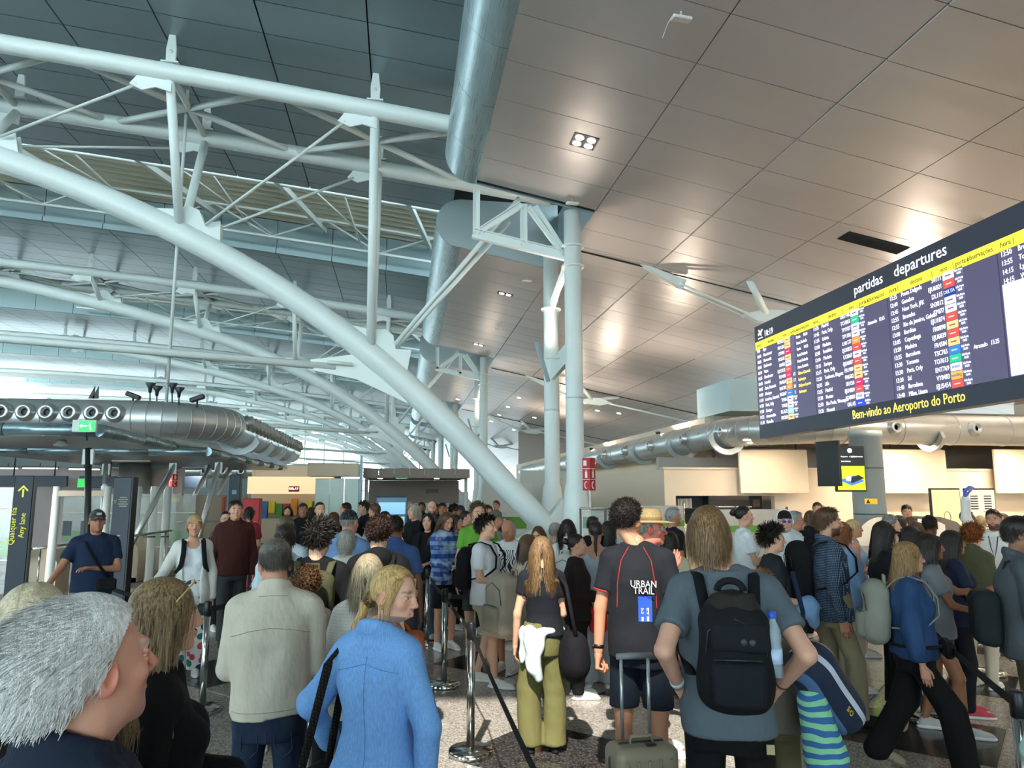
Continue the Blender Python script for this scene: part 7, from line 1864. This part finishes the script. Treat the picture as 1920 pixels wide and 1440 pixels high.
crossbody(b, 'dark sling bag with lime trim on the man at the right edge', '#1b2226', -1); 
bb = thing_at(b, 'sling_bag', 'bulky dark green sling bag hanging behind the man at the right edge', 'bag', (0, -.26, .50 * b.h), 'crossbody bags'); g = Sdf((-.2, -.14, -.05), (.2, .14, .42), .014); g.box((0, 0, .18), (.15, .09, .2), .07); g.folds(.008, 3, 22); V, Q = g.mesh(); link('bag_body', np_mesh('bag_body', V, Q, cloth('#1d2427')), bb); MB().tube([(-.15, .02, .1), (-.155, .0, .26)], .006, 6).build('lime_zip', mat('lime_trim', '#a8d22a', .5), bb)
b = person(2075, 1090, 2.5, 20, 'person in a pale teal hooded top cut off by the lower right corner', 'f', skin=LT, hair=('long', *BR), top=('hoodie', '#a9cfcd'), bot=('jeans', '#33455c'), arms=('down', ((.55, .1, -1), (.2, .5, -.9))))
b = person(1655, 974, 7.25, 78, 'woman in black with a black cap and long dark hair', 'f', skin=LT, hair=('long', *DK, 1500, .34), top=('jacket', '#1b1b1f'), bot=('trousers', BLK), lift=.025); cap(b, '#15161a', '#d8772e')
b = person(1549, 950, 6.9, 74, 'bearded man in a dotted navy shirt and khaki trousers', skin=MD, hair=('short', *BR, 2200, .05), top=('shirt', '#27364a', cloth('#27364a', 'check', '#8fa3b8'), .47), bot=('trousers', '#857c62'), arms=('pocket', 'down'), beard='#3a2618', shoes=SH_D, legs='step', wide=1.05); backpack(b, 'black hiking backpack on the bearded man in the dotted shirt', '#111216', .32, .50, .2)
b = person(1446, 983, 6.9, 82, 'dark haired boy in a charcoal tee facing right', skin=LT, hair=('messy', *DK, 1700, .07), top=('tee', '#26292e'), bot=('jeans', '#20242c'), arms=('hold', 'hold')); b_boy = b
q = wpt(b, (.12, .26, .58 * b.h)); cb = empty('cloth_bundle', tuple(q), 0, 'bundled light blue garment in the arms of the dark haired boy', 'garment'); g = Sdf((-.16, -.14, -.2), (.16, .14, .17), .011); g.ell((0, 0, .02), (.12, .09, .1), .02); g.ell((.05, .0, -.08), (.06, .05, .09), .03); g.folds(.014, 8, 30); V, Q = g.mesh(); link('folded_cloth', np_mesh('folded_cloth', V, Q, cloth('#7fa8d4')), cb)
# striped beach bag and towel at the grey man's right arm
q = atD(1550, 1298, 3.98); db = empty('striped_bag', tuple(q), math.radians(20), 'navy and white striped duffel bag at the right of the tall man', 'bag'); g = Sdf((-.24, -.17, -.22), (.24, .17, .26), .012); g.cap((-.10, 0, .13), (.10, 0, -.10), .125, .12, .03); g.folds(.005, 6, 16); V, Q = g.mesh()
k = NT('duffel_stripes'); v_ = k.coord(); mp = k.mapping(v_, (1, 1, 1), (0, math.radians(-49), 0)); sx = k.n('ShaderNodeSeparateXYZ'); k.l(mp, sx.inputs[0]); w_ = k.math('FRACT', k.math('MULTIPLY', sx.outputs[2], 9.0)); k.base(k.mix(k.math('LESS_THAN', w_, .28), srgb('#1b2740'), k.mix(k.math('GREATER_THAN', sx.outputs[2], -.02), srgb('#4f7399'), srgb('#c3cadb')))); k.b.inputs['Roughness'].default_value = .8
link('bag_body', np_mesh('bag_body', V, Q, k.m), db); MB().tube([(-.18, .0, .2), (-.2, -.05, .42), (-.26, -.05, .62)], .012, 6).build('strap', cloth('#1b2740'), db); text('so', .06, mat('gold_thread', '#d8b02a', .5), db, (-.02, -.128, -.05), (math.pi / 2, .9, 0), extrude=.001)
q = atD(1540, 1372, 3.92); tw = empty('beach_towel', tuple(q), math.radians(15), 'rolled blue and green wavy striped towel below the striped duffel bag', 'towel'); g = Sdf((-.16, -.13, -.25), (.16, .13, .27), .012); g.cap((-.05, 0, .15), (.03, 0, -.12), .07, .105, .03); g.folds(.006, 6, 16); V, Q = g.mesh(); link('towel_roll', np_mesh('towel_roll', V, Q, cloth('#3d6ea8', 'stripe', '#8fd3a4')), tw)
# ---- middle of the queue
b = person(1015, 1003, 6.15, 356, 'woman with long light brown hair in a black top and olive cargo trousers', 'f', skin=LT, hair=('long', '#4f3a26', '#a08058', 3200, .36), top=('crop', '#191c23'), bot=('wide', '#6d6a42'), arms=('hold', 'down'), shoes=SH_D); b_olive = b
tote(b, 'big black slouchy shoulder bag of the woman in olive trousers', 1, '#15131a', .40, .40, .2, .40, None, -.10, .013, True, -.07)
wt = thing_at(b, 'tied_jacket', 'white jacket tied around the waist of the woman in olive trousers', 'jacket', (0, 0, 0)); H = b.h; g = Sdf((-.26, -.26, .30 * H), (.2, .2, .6 * H), .012); 
n = 14
for i in range(n):
    t0, t1 = 2 * math.pi * i / n, 2 * math.pi * (i + 1) / n; g.cap((math.sin(t0) * (b.P['hip'] - .008), math.cos(t0) * (b.P['hd'] + .0), .56 * H), (math.sin(t1) * (b.P['hip'] - .008), math.cos(t1) * (b.P['hd'] + .0), .56 * H), .022, None, .01)
yb_ = -b.P['hd']
g.cap((-.10, yb_ - .015, .56 * H), (-.085, yb_ - .03, .40 * H), .055, .05, .02); g.cap((-.15, yb_ * .6, .55 * H), (-.17, yb_ * .75, .42 * H), .04, .022, .03); g.cap((-.02, yb_ - .01, .55 * H), (-.05, yb_ - .025, .44 * H), .04, .035, .03); g.cap((-.07, yb_ - .03, .42 * H), (-.04, yb_ - .035, .355 * H), .05, .028, .03)
g.folds(.010, 5, 26, (1, 1, .35)); V, Q = g.mesh(); link('draped_cloth', np_mesh('draped_cloth', V, Q, cloth('#d5e3e4')), wt)
b = person(911, 965, 8.2, 112, 'curly topped boy in a white tee and beige shorts with a black backpack', skin=LT, hair=('messy', *DK, 1200, .06), top=('tee', '#d9dde0'), bot=('shorts', '#b5ab90'), arms=('hold', 'hold'), legs='step', hands=('hold', 'hold'), shoes=('sneaker', '#dcdad4', '#efeee9')); b_wt = b
backpack(b, 'black backpack on the boy in the white tee', '#141519', .28, .42, .15)
q = wpt(b, (.02, .34, .58 * b.h)); ht = empty('cap_in_hand', tuple(q), .4, 'grey and black cap held by the boy in the white tee', 'cap'); MB().ball((0, 0, .06), (.1, .11, .09), 14, 8).build('crown', cloth('#8d9a96'), ht); MB().bevbox((0, .1, .02), (.2, .14, .02), .008).build('peak', cloth('#17181b'), ht)
q = wpt(b, (.16, .26, .44 * b.h)); bs = empty('blue_sack', tuple(q), 0, 'bright blue drawstring sack at the knee of the boy in the white tee', 'bag'); g = Sdf((-.12, -.1, -.02), (.12, .1, .3), .012); g.ell((0, 0, .12), (.09, .07, .13), .02); g.folds(.007, 2, 30); V, Q = g.mesh(); link('sack_body', np_mesh('sack_body', V, Q, cloth('#2446b8')), bs); MB().tube([(0, 0, .24), (.01, 0, .36)], .008, 6).build('cord', cloth('#2446b8'), bs)
b = person(955, 973, 8.8, 206, 'balding man in a white tee with a scribbled black print looking down', skin='#b98364', hair=('bald_top', '#77736c', '#a8a49c'), top=('tee', '#dcdedd', cloth('#dcdedd', 'print', '#2b2d31')), bot=('shorts', '#3a3d42'), pitch=-24, arms=('hold', 'hold'), stub=.3, wide=1.08)
b = person(990, 1000, 7.4, 58, 'brown haired woman with sunglasses on her head holding up a phone', 'f', skin=LT, hair=('bob', *BR, 1100, .2), top=('tee', '#c9b9a4'), bot=('shorts', '#2e3136'), arms=('down', 'phone'), hands=('relax', 'hold')); shades_on_head(b, '#2a2523')
backpack(b, 'bulky cream travel backpack on the woman holding up a phone', '#a89d8c', .34, .54, .26, .42 * b.h, '#9d9282')
S, E, W, f = b.arm[-1]; q = wpt(b, tuple(W + nrm(f) * .08 + np.array((0, .02, .05)))); ph_ = empty('phone', tuple(q), math.radians(25), 'white smartphone held up by the brown haired woman', 'phone'); MB().bevbox((0, 0, 0), (.15, .009, .075), .004, (0, .12, 0)).build('phone_body', mat('phone_white', '#dcdaf2', .3, 0, 0, emit=.25), ph_)
b = person(1010, 984, 9.6, 200, 'dark haired woman half hidden behind the one with the phone', 'f', skin=LT, hair=('long', *BR), top=('tee', '#4a4340'), bot=('jeans', '#2b3442'), pitch=-15)
b = person(1080, 1000, 7.7, 82, 'small woman with clipped up black hair in a dark brown sweater', 'f', skin='#c99b7e', hair=('bun', *DK), top=('sweater', '#241c1c'), bot=('trousers', '#17181a'), arms=('hold', 'hold'), hands=('hold', 'hold'))
q = wpt(b, (.1, .2, .40 * b.h)); rb = empty('red_bag', tuple(q), 0, 'red bag hanging in front of the woman in the dark brown sweater', 'bag'); g = Sdf((-.12, -.1, -.02), (.12, .1, .3), .014); g.box((0, 0, .13), (.09, .05, .13), .04); V, Q = g.mesh(); link('bag_body', np_mesh('bag_body', V, Q, cloth('#c01f2e')), rb); MB().tube([(-.05, 0, .25), (0, 0, .36), (.05, 0, .25)], .007, 6).build('bag_handle', cloth('#c01f2e'), rb)
b = person(1117, 976, 8.1, 2, 'woman with a black ponytail in a grey tank top', 'f', skin='#b98a6c', hair=('tail', *DK), top=('tank', '#9aa3ac'), bot=('wide', '#9da0a2'), arms=('hold', 'hold'))
person(1141, 975, 8.9, 40, 'woman with long black hair beside the ponytailed woman', 'f', skin=LT, hair=('long', *DK), top=('tee', '#27425f'), bot=('jeans', '#222a36'))
person(1111, 967, 9.9, 10, 'dark haired man partly behind the ponytailed woman', skin=MD, hair=('short', *DK), top=('tee', '#1c1d20'))
b = person(1064, 972, 8.6, 12, 'woman with very long black hair in a white jacket by the near columns', 'f', skin=LT, hair=('long', *DK, 900, .42), top=('jacket', '#d5d8d2'), bot=('wide', '#9a958a')); backpack(b, 'white backpack on the woman with very long black hair', '#c9cbc4', .25, .36, .13)
person(1040, 979, 10.0, 20, 'grey haired man in front of the sloping arch', skin=LT, hair=('short', *GRH), top=('tee', '#9aa2a6'))
b = person(1216, 951, 6.1, 84, 'ruddy man in a straw hat and glasses facing right', old=True, skin='#c77a66', hair=('buzz', *GRH), top=('shirt', '#3e4658'), bot=('shorts', '#2e3238'), ruddy=.8, lift=.05, arms=('strap', 'hold'), hscale=1.04); straw_hat(b); glasses(b, '#b8c4d0'); backpack(b, 'dark rucksack on the man in the straw hat', '#1e1c1f', .28, .44, .15)
person(1261, 950, 10.3, 60, 'grizzled man in a black tee beyond the straw hat', skin='#b07c5c', hair=('short', *GRH), top=('tee', '#1a1b1e'), stub=.5)
b = person(1256, 994, 7.6, 4, 'dark haired person in a cream hooded jacket seen from behind', 'f', skin=LT, hair=('mop', *DK), top=('hoodie', '#cabf9f'), bot=('trousers', '#2b2b2c'))
b = person(1425, 1064, 4.3, 10, 'person with a sandy fur trimmed hood and olive trousers behind the tall man', 'f', skin=LT, hair=('curly', '#7a5a34', '#b9925c', 3000, .05), top=('hoodie', '#6a6258'), bot=('trousers', '#5f5a40'))
b = person(1393, 948, 9.4, 75, 'woman with a black bun in a white tee carrying jackets', 'f', skin='#c99c80', hair=('bun', *DK), top=('tee', '#dfe3e6'), bot=('jeans', '#2a3342'), arms=('phone', 'hold'))
q = wpt(b, (.12, .2, .55 * b.h)); nj = empty('carried_jacket', tuple(q), 0, 'navy padded jacket over the arm of the woman with a bun', 'jacket'); g = Sdf((-.16, -.14, -.38), (.16, .14, .16), .016); g.loft([(-.36, 0, 0, .08, .05), (0, 0, 0, .11, .07), (.12, 0, 0, .09, .06)], .03); g.folds(.012, 3, 30, (.2, .2, 1)); V, Q = g.mesh(); link('padded_cloth', np_mesh('padded_cloth', V, Q, cloth('#1d2846')), nj)
q = wpt(b, (-.02, .32, .55 * b.h)); nj = empty('carried_jacket', tuple(q), 0, 'pink garment hanging from the arm of the woman with a bun', 'jacket'); g = Sdf((-.12, -.12, -.4), (.12, .12, .12), .016); g.loft([(-.36, 0, 0, .08, .05), (0, 0, 0, .07, .05), (.1, 0, 0, .05, .04)], .03); g.folds(.01, 4, 30); V, Q = g.mesh(); link('pink_cloth', np_mesh('pink_cloth', V, Q, cloth('#d58aa8')), nj)
b = person(1470, 956, 9.2, 168, 'young man in a black beanie with glasses and white headphones', skin=LT, hair=('none', '#2a211a', '#2a211a'), top=('jacket', '#c9d3d4'), bot=('trousers', '#24272b'), stub=.4, lift=.02); beanie(b, '#17181b'); headphones(b); glasses(b, '#4a4d66', '#5560d8')
b = person(1489, 957, 9.7, 86, 'grey haired man with glasses and a white top', skin='#c48a70', hair=('short', *GRH), top=('polo', '#cfd9da'), bot=('shorts', '#55584f'), ruddy=.5); glasses(b)
person(1519, 956, 10.7, 20, 'dark haired woman in a black hooded coat right of the grey haired man', 'f', skin=MD, hair=('mop', *BR), top=('hoodie', '#191a20'))
person(1577, 976, 7.9, 60, 'auburn haired person in a pale denim shirt with folded arms', 'f', skin=MD, hair=('bob', *RED), top=('shirt', '#7c9cc0', cloth('#7c9cc0', 'denim')), bot=('trousers', '#b3a992'), arms=('cross', 'cross'))
person(1598, 972, 9.6, 80, 'short haired blonde woman in a pale blue off-shoulder top', 'f', skin='#d79d80', hair=('bob', *BLD, 600, .13), top=('tank', '#a9c3da'), bot=('trousers', '#c9b2a0'), arms=('hold', 'phone'))
person(1532, 941, 14.0, 190, 'dark haired officer whose head shows above the crowd left of the round column', skin=MD, hair=('short', *DK), top=('tee', '#c8cccf'), group='people at the screening desks')
person(1699, 946, 13.2, 170, 'dark haired officer behind the x-ray machine', skin=MD, hair=('short', *DK), top=('tee', '#3a3f48'), group='people at the screening desks')
person(1669, 964, 9.6, 70, 'man with curly grey hair behind the woman in the black cap', skin=LT, hair=('curly', *GRH), top=('tee', '#b9b7b0'))
person(1685, 965, 10.2, 60, 'woman with straight dark hair behind the curly grey haired man', 'f', skin=MD, hair=('long', *DK), top=('tee', '#b5bcc0'))
person(1708, 968, 11.0, 80, 'dark haired man with a red face beyond the queue at the right', skin='#c4785c', hair=('short', *BR), top=('tee', '#5a2c28'))
person(1706, 984, 7.9, 70, 'woman with glossy dark hair seen behind the striding woman', 'f', skin=MD, hair=('bob', *DK), top=('jacket', '#222226'))
person(1742, 966, 8.8, 10, 'man in a navy hooded sweatshirt seen from behind in front of the scanner', skin=BN, hair=('buzz', *DK), top=('hoodie', '#272b38'), wide=1.1)
person(1716, 977, 8.4, 20, 'dark haired child-height person left of the navy hoodie', 'f', skin=MD, hair=('mop', *BR), top=('tee', '#2b2a30'))
person(1812, 957, 11.2, 70, 'man in a green tee in front of the printed scanner panel', skin=BN, hair=('buzz', *DK), top=('tee', '#4f9a4a'))
b = person(1816, 982, 8.05, 24, 'person with red curly hair in an olive jacket', 'f', skin=LT, hair=('curly', '#5a2a10', '#b0622a', 1500, .10), top=('coat', '#4d4d34', None, .40), bot=('trousers', '#cdbfa6'), lean=.12)
b = person(1861, 954, 9.5, 188, 'bearded security officer in white raising a blue gloved hand', skin='#c08e74', hair=('short', *DK), top=('shirt', '#dfd9d4'), bot=('trousers', '#1c2028'), beard='#1d1511', arms=('up', 'down'), hands=('hold', 'relax'), group='people at the screening desks')
S, E, W, f = b.arm[1]; HVg, HQg = hand_shape('hold', .007); yv = nrm(f); zv = -nrm(np.array((-1.0, 0, 0)) - yv * (-yv[0])); xv = np.cross(yv, zv); Mx = np.stack([xv, yv, zv], 1); sc_ = b.h / 1.75
link('blue_glove', np_mesh('blue_glove', (HVg * 1.16 * sc_) @ Mx.T + W + yv * .008, HQg, mat('nitrile_blue', '#4a6fd0', .5)), b.o)
MB().tube([(-.05, b.P['cd'] + .02, b.shz + .02), (-.03, b.P['cd'] + .05, b.shz - .12), (0, b.P['cd'] + .055, b.shz - .25), (.03, b.P['cd'] + .05, b.shz - .12), (.05, b.P['cd'] + .02, b.shz + .02)], .006, 6).build('lanyard', cloth('#2a3550'), b.o)
person(1880, 962, 10.8, 200, 'officer in a green top behind the officer in white', skin=MD, hair=('short', *BR), top=('tee', '#4f9a6a'), group='people at the screening desks')
person(1838, 966, 11.6, 20, 'person with a blonde ponytail behind the raised arm', 'f', skin=LT, hair=('tail', *BLD), top=('tee', '#3f7a4a'), group='people at the screening desks')
# ---- left and centre of the queue
b = person(597, 972, 5.4, 8, 'dark haired man in a black sweater with an olive backpack', skin=LT, hair=('messy', *DK, 2200, .06), top=('sweater', '#101116'), bot=('trousers', '#0f1013'), head=18, wide=1.06); backpack(b, 'olive green backpack on the man in the black sweater', '#4a4b34', .32, .46, .19, None, '#54553c')
b = person(575, 1062, 4.9, 5, 'person with curly brown hair mostly hidden by the pale jacket', 'f', skin=LT, hair=('curly', '#3a2515', '#7a5632', 2200, .08), top=('jacket', '#3a3a32'), bot=('trousers', '#26282c'))
b = person(536, 981, 6.2, 352, 'black haired man in a pale blue shirt with a grey backpack', skin=LT, hair=('short', *DK, 1800, .05), top=('shirt', '#b9cbd8'), bot=('trousers', '#2c3036')); backpack(b, 'grey and black backpack on the man in the pale blue shirt', '#5f665f', .3, .44, .17, None, '#23262a', strapcol='#17181b')
person(536, 966, 7.6, 15, 'brown haired person in a light top ahead of the black haired man', skin=LT, hair=('short', '#4a3c2e', '#7a6852'), top=('shirt', '#c2cdd4'))
b = person(651, 990, 7.0, 14, 'woman with short silver hair in a cream sweater', 'f', skin='#c79a80', hair=('mop', '#77746c', '#c4c0b4', 1600, .10), top=('sweater', '#d9d7cf'), bot=('trousers', '#141518')); tote(b, 'brown leather shoulder bag of the silver haired woman', 1, '#6a3c28', .26, .3, .09, .34)
b = person(655, 953, 7.6, 32, 'man in a blue hooded top and dark cap seen from behind', old=True, skin='#cc8f78', hair=('buzz', *GRH), top=('hoodie', '#6f92bd'), bot=('jeans', '#26303f'), lift=.022, stub=.3, wide=1.15); cap(b, '#22262b')
b = person(711, 966, 6.0, 2, 'person with wavy dark brown hair in a black hooded jacket', 'm', skin=LT, hair=('curly', '#1d130e', '#43291c', 2400, .06), top=('hoodie', '#0d0e11'), bot=('trousers', '#0d0e11'), wide=1.08); backpack(b, 'thin black backpack on the person in the black hooded jacket', '#111216', .28, .4, .12)
person(742, 967, 7.4, 8, 'man with a shaved head in a blue polo shirt', skin='#7a5238', hair=('buzz', '#1d1713', '#2a211b'), top=('polo', '#3a517e'), bot=('trousers', '#1d2026'))
person(722, 957, 11.0, 150, 'dark haired woman in a black jacket in front of the blue display', 'f', skin=LT, hair=('bob', *DK), top=('jacket', '#17181c'))
b = person(184, 953, 8.5, 172, 'man in a grey cap and navy tee with a sling strap pulling a case', skin='#b98468', hair=('buzz', *GRH), top=('tee', '#22304a'), bot=('shorts', '#b9ad90'), arms=('out', 'cross'), hands=('grip', 'relax'), stub=.5, wide=1.12, lift=.02, shoes=SN_W); cap(b, '#3f4240', '#d9d8d2'); crossbody(b, 'black sling bag across the navy tee of the man in the grey cap', '#16171a', -1)
q = wpt(b, (.42, .36, 0)); suitcase(q.x, q.y, .3, 'dark cabin suitcase beside the man in the grey cap', '#1e2024', .55, .36, .22, .36)
b = person(366, 963, 8.5, 176, 'blonde woman in a white cardigan and floral trousers walking toward the camera', 'f', skin='#d3a084', hair=('mop', *BLD, 1300, .07), top=('tank', '#dfe4e8'), bot=('wide', '#d9d6cf', cloth('#d9d6cf', 'floral')), arms=('out', 'down'), legs='step', shoes=SN_W)
g_ = b; q_ = None
cg = Sdf((-.6, -.3, .4 * b.h), (.6, .45, .9 * b.h), .016)
cg.loft(torso_prof(b, .02, .45, .845, .4, True), .02)
for s in (1, -1):
    S, E, W, f = b.arm[s]; cg.cap(S, E, .028 * b.h + .018, .024 * b.h + .016, .012); cg.cap(E, W, .024 * b.h + .016, .018 * b.h + .012, .012); cg.ell((s * (b.P['sh'] - .02 * b.h), -.004 * b.h, b.shz - .016 * b.h), .05 * b.h, .03)
cg.box((0, .12 * b.h, .65 * b.h), (.05 * b.h, .1 * b.h, .3 * b.h), .02, .02, sub=True); cg.ell((0, .0, .9 * b.h), (.05 * b.h, .06 * b.h, .05 * b.h), .01, sub=True); cg.folds(.006, 4, 14); V, Q = cg.mesh(); link('cardigan', np_mesh('cardigan', V, Q, cloth('#dcdcd4')), b.o)
backpack(b, 'black backpack on the blonde woman in the white cardigan', '#15161a', .28, .4, .14)
S, E, W, f = b.arm[1]; q = wpt(b, tuple(W + nrm(f) * .1 + np.array((0, 0, -.1)))); bk = empty('black_pouch', tuple(q), 0, 'small black jacket bundle in the outstretched hand of the blonde woman', 'garment'); g = Sdf((-.1, -.1, -.15), (.1, .1, .12), .012); g.ell((0, 0, 0), (.07, .06, .11), .02); g.folds(.01, 3, 30); V, Q = g.mesh(); link('bundle', np_mesh('bundle', V, Q, cloth('#101113')), bk)
b = person(443, 937, 10.4, 174, 'tall dark haired man in a maroon jacket and grey trousers', skin=LT, hair=('short', *DK), top=('jacket', '#45231f'), bot=('trousers', '#3d4143'), arms=('down', 'down'), shoes=SH_D, legs='step', vox=.018, hv=.006)
b = person(424, 958, 11.4, 170, 'woman in glasses behind the maroon jacket raising her hand', 'f', skin=LT, hair=('bun', *DK), top=('jacket', '#5a4a42'), arms=('strap', 'down'), hv=.0075); glasses(b); tote(b, 'black shoulder bag of the woman behind the maroon jacket', 1, '#17171a', .3, .3, .12, .3)
b = person(803, 961, 10.6, 195, 'woman with straight dark hair in a black tee and jeans', 'f', skin=LT, hair=('long', *DK), top=('tee', '#141519'), bot=('jeans', '#37455a'), arms=('hold', 'hold'), hv=.0075); backpack(b, 'black backpack on the woman in the black tee and jeans', '#17181c', .28, .4, .15)
b = person(836, 957, 10.0, 150, 'woman in a blue plaid jacket and black shorts looking at papers', 'f', skin=MD, hair=('long', *BR), top=('jacket', '#2f4a8a', cloth('#2f4a8a', 'plaid', '#8fb0d8')), bot=('shorts', '#131418'), arms=('hold', 'hold'), hands=('hold', 'hold'), pitch=-22, hv=.0065)
q = wpt(b, (.0, .34, .60 * b.h)); pp = empty('documents', tuple(q), math.radians(20), 'passports and papers in the hands of the woman in plaid', 'documents'); MB().box((0, 0, 0), (.16, .012, .11), (.9, 0, 0)).build('paper', mat('paper_white', '#d8d8d4', .8), pp); MB().box((.02, .03, .01), (.12, .01, .09), (.9, 0, .2)).build('booklet', mat('booklet_red', '#7a2a2e', .7), pp)
q = atZ(848, 1170, 0); suitcase(q.x, q.y, .2, 'purple suitcase beside the middle barrier posts', '#33204e', .60, .42, .26, .3); q2 = atZ(872, 1165, 0)
tb = empty('travel_bag', (q.x + .1, q.y + .3, .0), .2, 'tall black trolley bag behind the purple suitcase', 'bag', 'suitcases'); g = Sdf((-.2, -.15, 0), (.2, .15, .95), .016); g.box((0, 0, .5), (.17, .12, .45), .06); g.folds(.006, 3, 16); V, Q = g.mesh(); link('bag_body', np_mesh('bag_body', V, Q, cloth('#14161c')), tb); MB().box((0, -.125, .6), (.2, .02, .25)).build('front_pocket', cloth('#191c24'), tb)
b = person(897, 941, 9.6, 168, 'man in a bright green tee with sandy hair', skin='#d0a184', hair=('messy', '#4a3a28', '#8a7354', 900, .05), top=('tee', '#6aa83c'), bot=('shorts', '#3a3f3a'), stub=.3, hv=.0065)
person(914, 946, 11.2, 172, 'dark haired man peering from behind the man in green', skin=MD, hair=('short', *DK), top=('tee', '#26272b'))
b = person(929, 955, 10.6, 75, 'person in an olive cap and grey top beyond the boy in white', skin=MD, hair=('buzz', *DK), top=('tee', '#8d9490'), lift=.02); cap(b, '#6d705e'); backpack(b, 'dark backpack on the person in the olive cap', '#20242b', .28, .4, .15)
person(873, 957, 12.2, 95, 'woman with a dark ponytail in a red and white top', 'f', skin=LT, hair=('tail', *DK), top=('tee', '#a83038'))
person(856, 964, 11.5, 130, 'woman with long black hair beside the plaid jacket', 'f', skin=MD, hair=('long', *DK), top=('tee', '#8d3038'))
# ---- background figures
FAR = [(540, 948, 15, 185, 'f', ('long', *DK), ('tee', '#9a8f8f'), 'dark haired woman standing before the lit shop front'), (569, 943, 14, 180, 'm', ('short', *DK), ('jacket', '#17181b'), 'man in black right of the shop front'), (584, 950, 15, 10, 'f', ('long', *DK), ('jacket', '#141518'), 'long haired woman in black in front of the glass enclosure'),
       (600, 941, 12.5, 165, 'f', ('bun', *DK), ('shirt', '#cfd2d2'), 'woman with a bun and a white shirt reading a sheet'), (611, 969, 9.4, 10, 'f', ('long', *BR), ('jacket', '#17171a'), 'brown haired woman in black seen from behind the blue hoodie'), (626, 959, 13, 280, 'f', ('long', *BR), ('tee', '#1d1d20'), 'dark long haired woman in profile by the glass enclosure'),
       (649, 942, 14, 300, 'm', ('buzz', *DK), ('jacket', '#22252a'), 'short haired man in profile before the frosted glass'), (684, 939, 14.5, 250, 'm', ('messy', *DK), ('jacket', '#191b20'), 'dark haired youth looking at his phone by the blue post'), (696, 945, 16.4, 230, 'm', ('short', *BR), ('jacket', '#2b2d31'), 'man just behind the dark haired youth'), (703, 943, 13.4, 300, 'm', ('short', *BR), ('jacket', '#d0d3d3'), 'man in a white jacket left of the blue display'),
       (777, 944, 12.6, 230, 'f', ('bob', '#8a8578', '#bdb8aa'), ('tee', '#15161a'), 'grey haired person in a black tee holding paper to the face'), (769, 939, 16, 200, 'f', ('mop', *GRH), ('tee', '#3a4048'), 'person peeking above the one holding paper'), (791, 941, 16.5, 190, 'm', ('short', *DK), ('jacket', '#141519'), 'bearded man in black in the far passage'), (810, 940, 13.5, 178, 'm', ('bald', *DK), ('tee', '#35435f'), 'bald bearded man in a navy tee'), (830, 942, 14.5, 185, 'm', ('short', *DK), ('tee', '#191b1f'), 'man in a dark tee right of the bald man'),
       (851, 944, 17, 100, 'm', ('messy', *DK), ('jacket', '#141519'), 'far dark figure left of the second column'), (863, 947, 16.5, 260, 'm', ('short', *DK), ('jacket', '#17181c'), 'far figure in a cap by the foot of the second arch'), (931, 938, 19, 200, 'm', ('short', *DK), ('tee', '#b7bdc0'), 'clerk behind the check-in counter'), (468, 949, 13.2, 20, 'f', ('mop', *DK), ('tee', '#8a2a2c'), 'person in red by the red kiosk'), (818, 943, 15.8, 200, 'f', ('long', *DK), ('jacket', '#20222a'), 'dark figure between the bald man and his neighbour')]
for (px, py, D, a, sx, hr_, tp, lab) in FAR:
    b = person(px, py, D, a, lab, sx, skin=[LT, MD, TAN][(px * 7) % 3], hair=hr_, top=tp, bot=('trousers', ['#22262c', '#2c3644', '#1a1b1e'][px % 3]), arms=[('hold', 'hold'), ('down', 'phone'), ('down', 'down')][px % 3], group='people in the background', beard='#2a211a' if 'bearded' in lab else None)
    if px in (863,): cap(b, '#1b1c20')
    if px in (600, 777):
        S, E, W, f = b.arm[1]; q = wpt(b, tuple(W + nrm(f) * .1)); pp = empty('paper_sheet', tuple(q), .3, ['white sheet read by the woman with a bun', 'white paper held to the face of the grey haired person'][px == 777], 'paper'); MB().box((0, 0, .06), (.15, .004, .21), (.4, 0, .2)).build('sheet', mat('paper_white', '#d8d8d4', .8), pp)
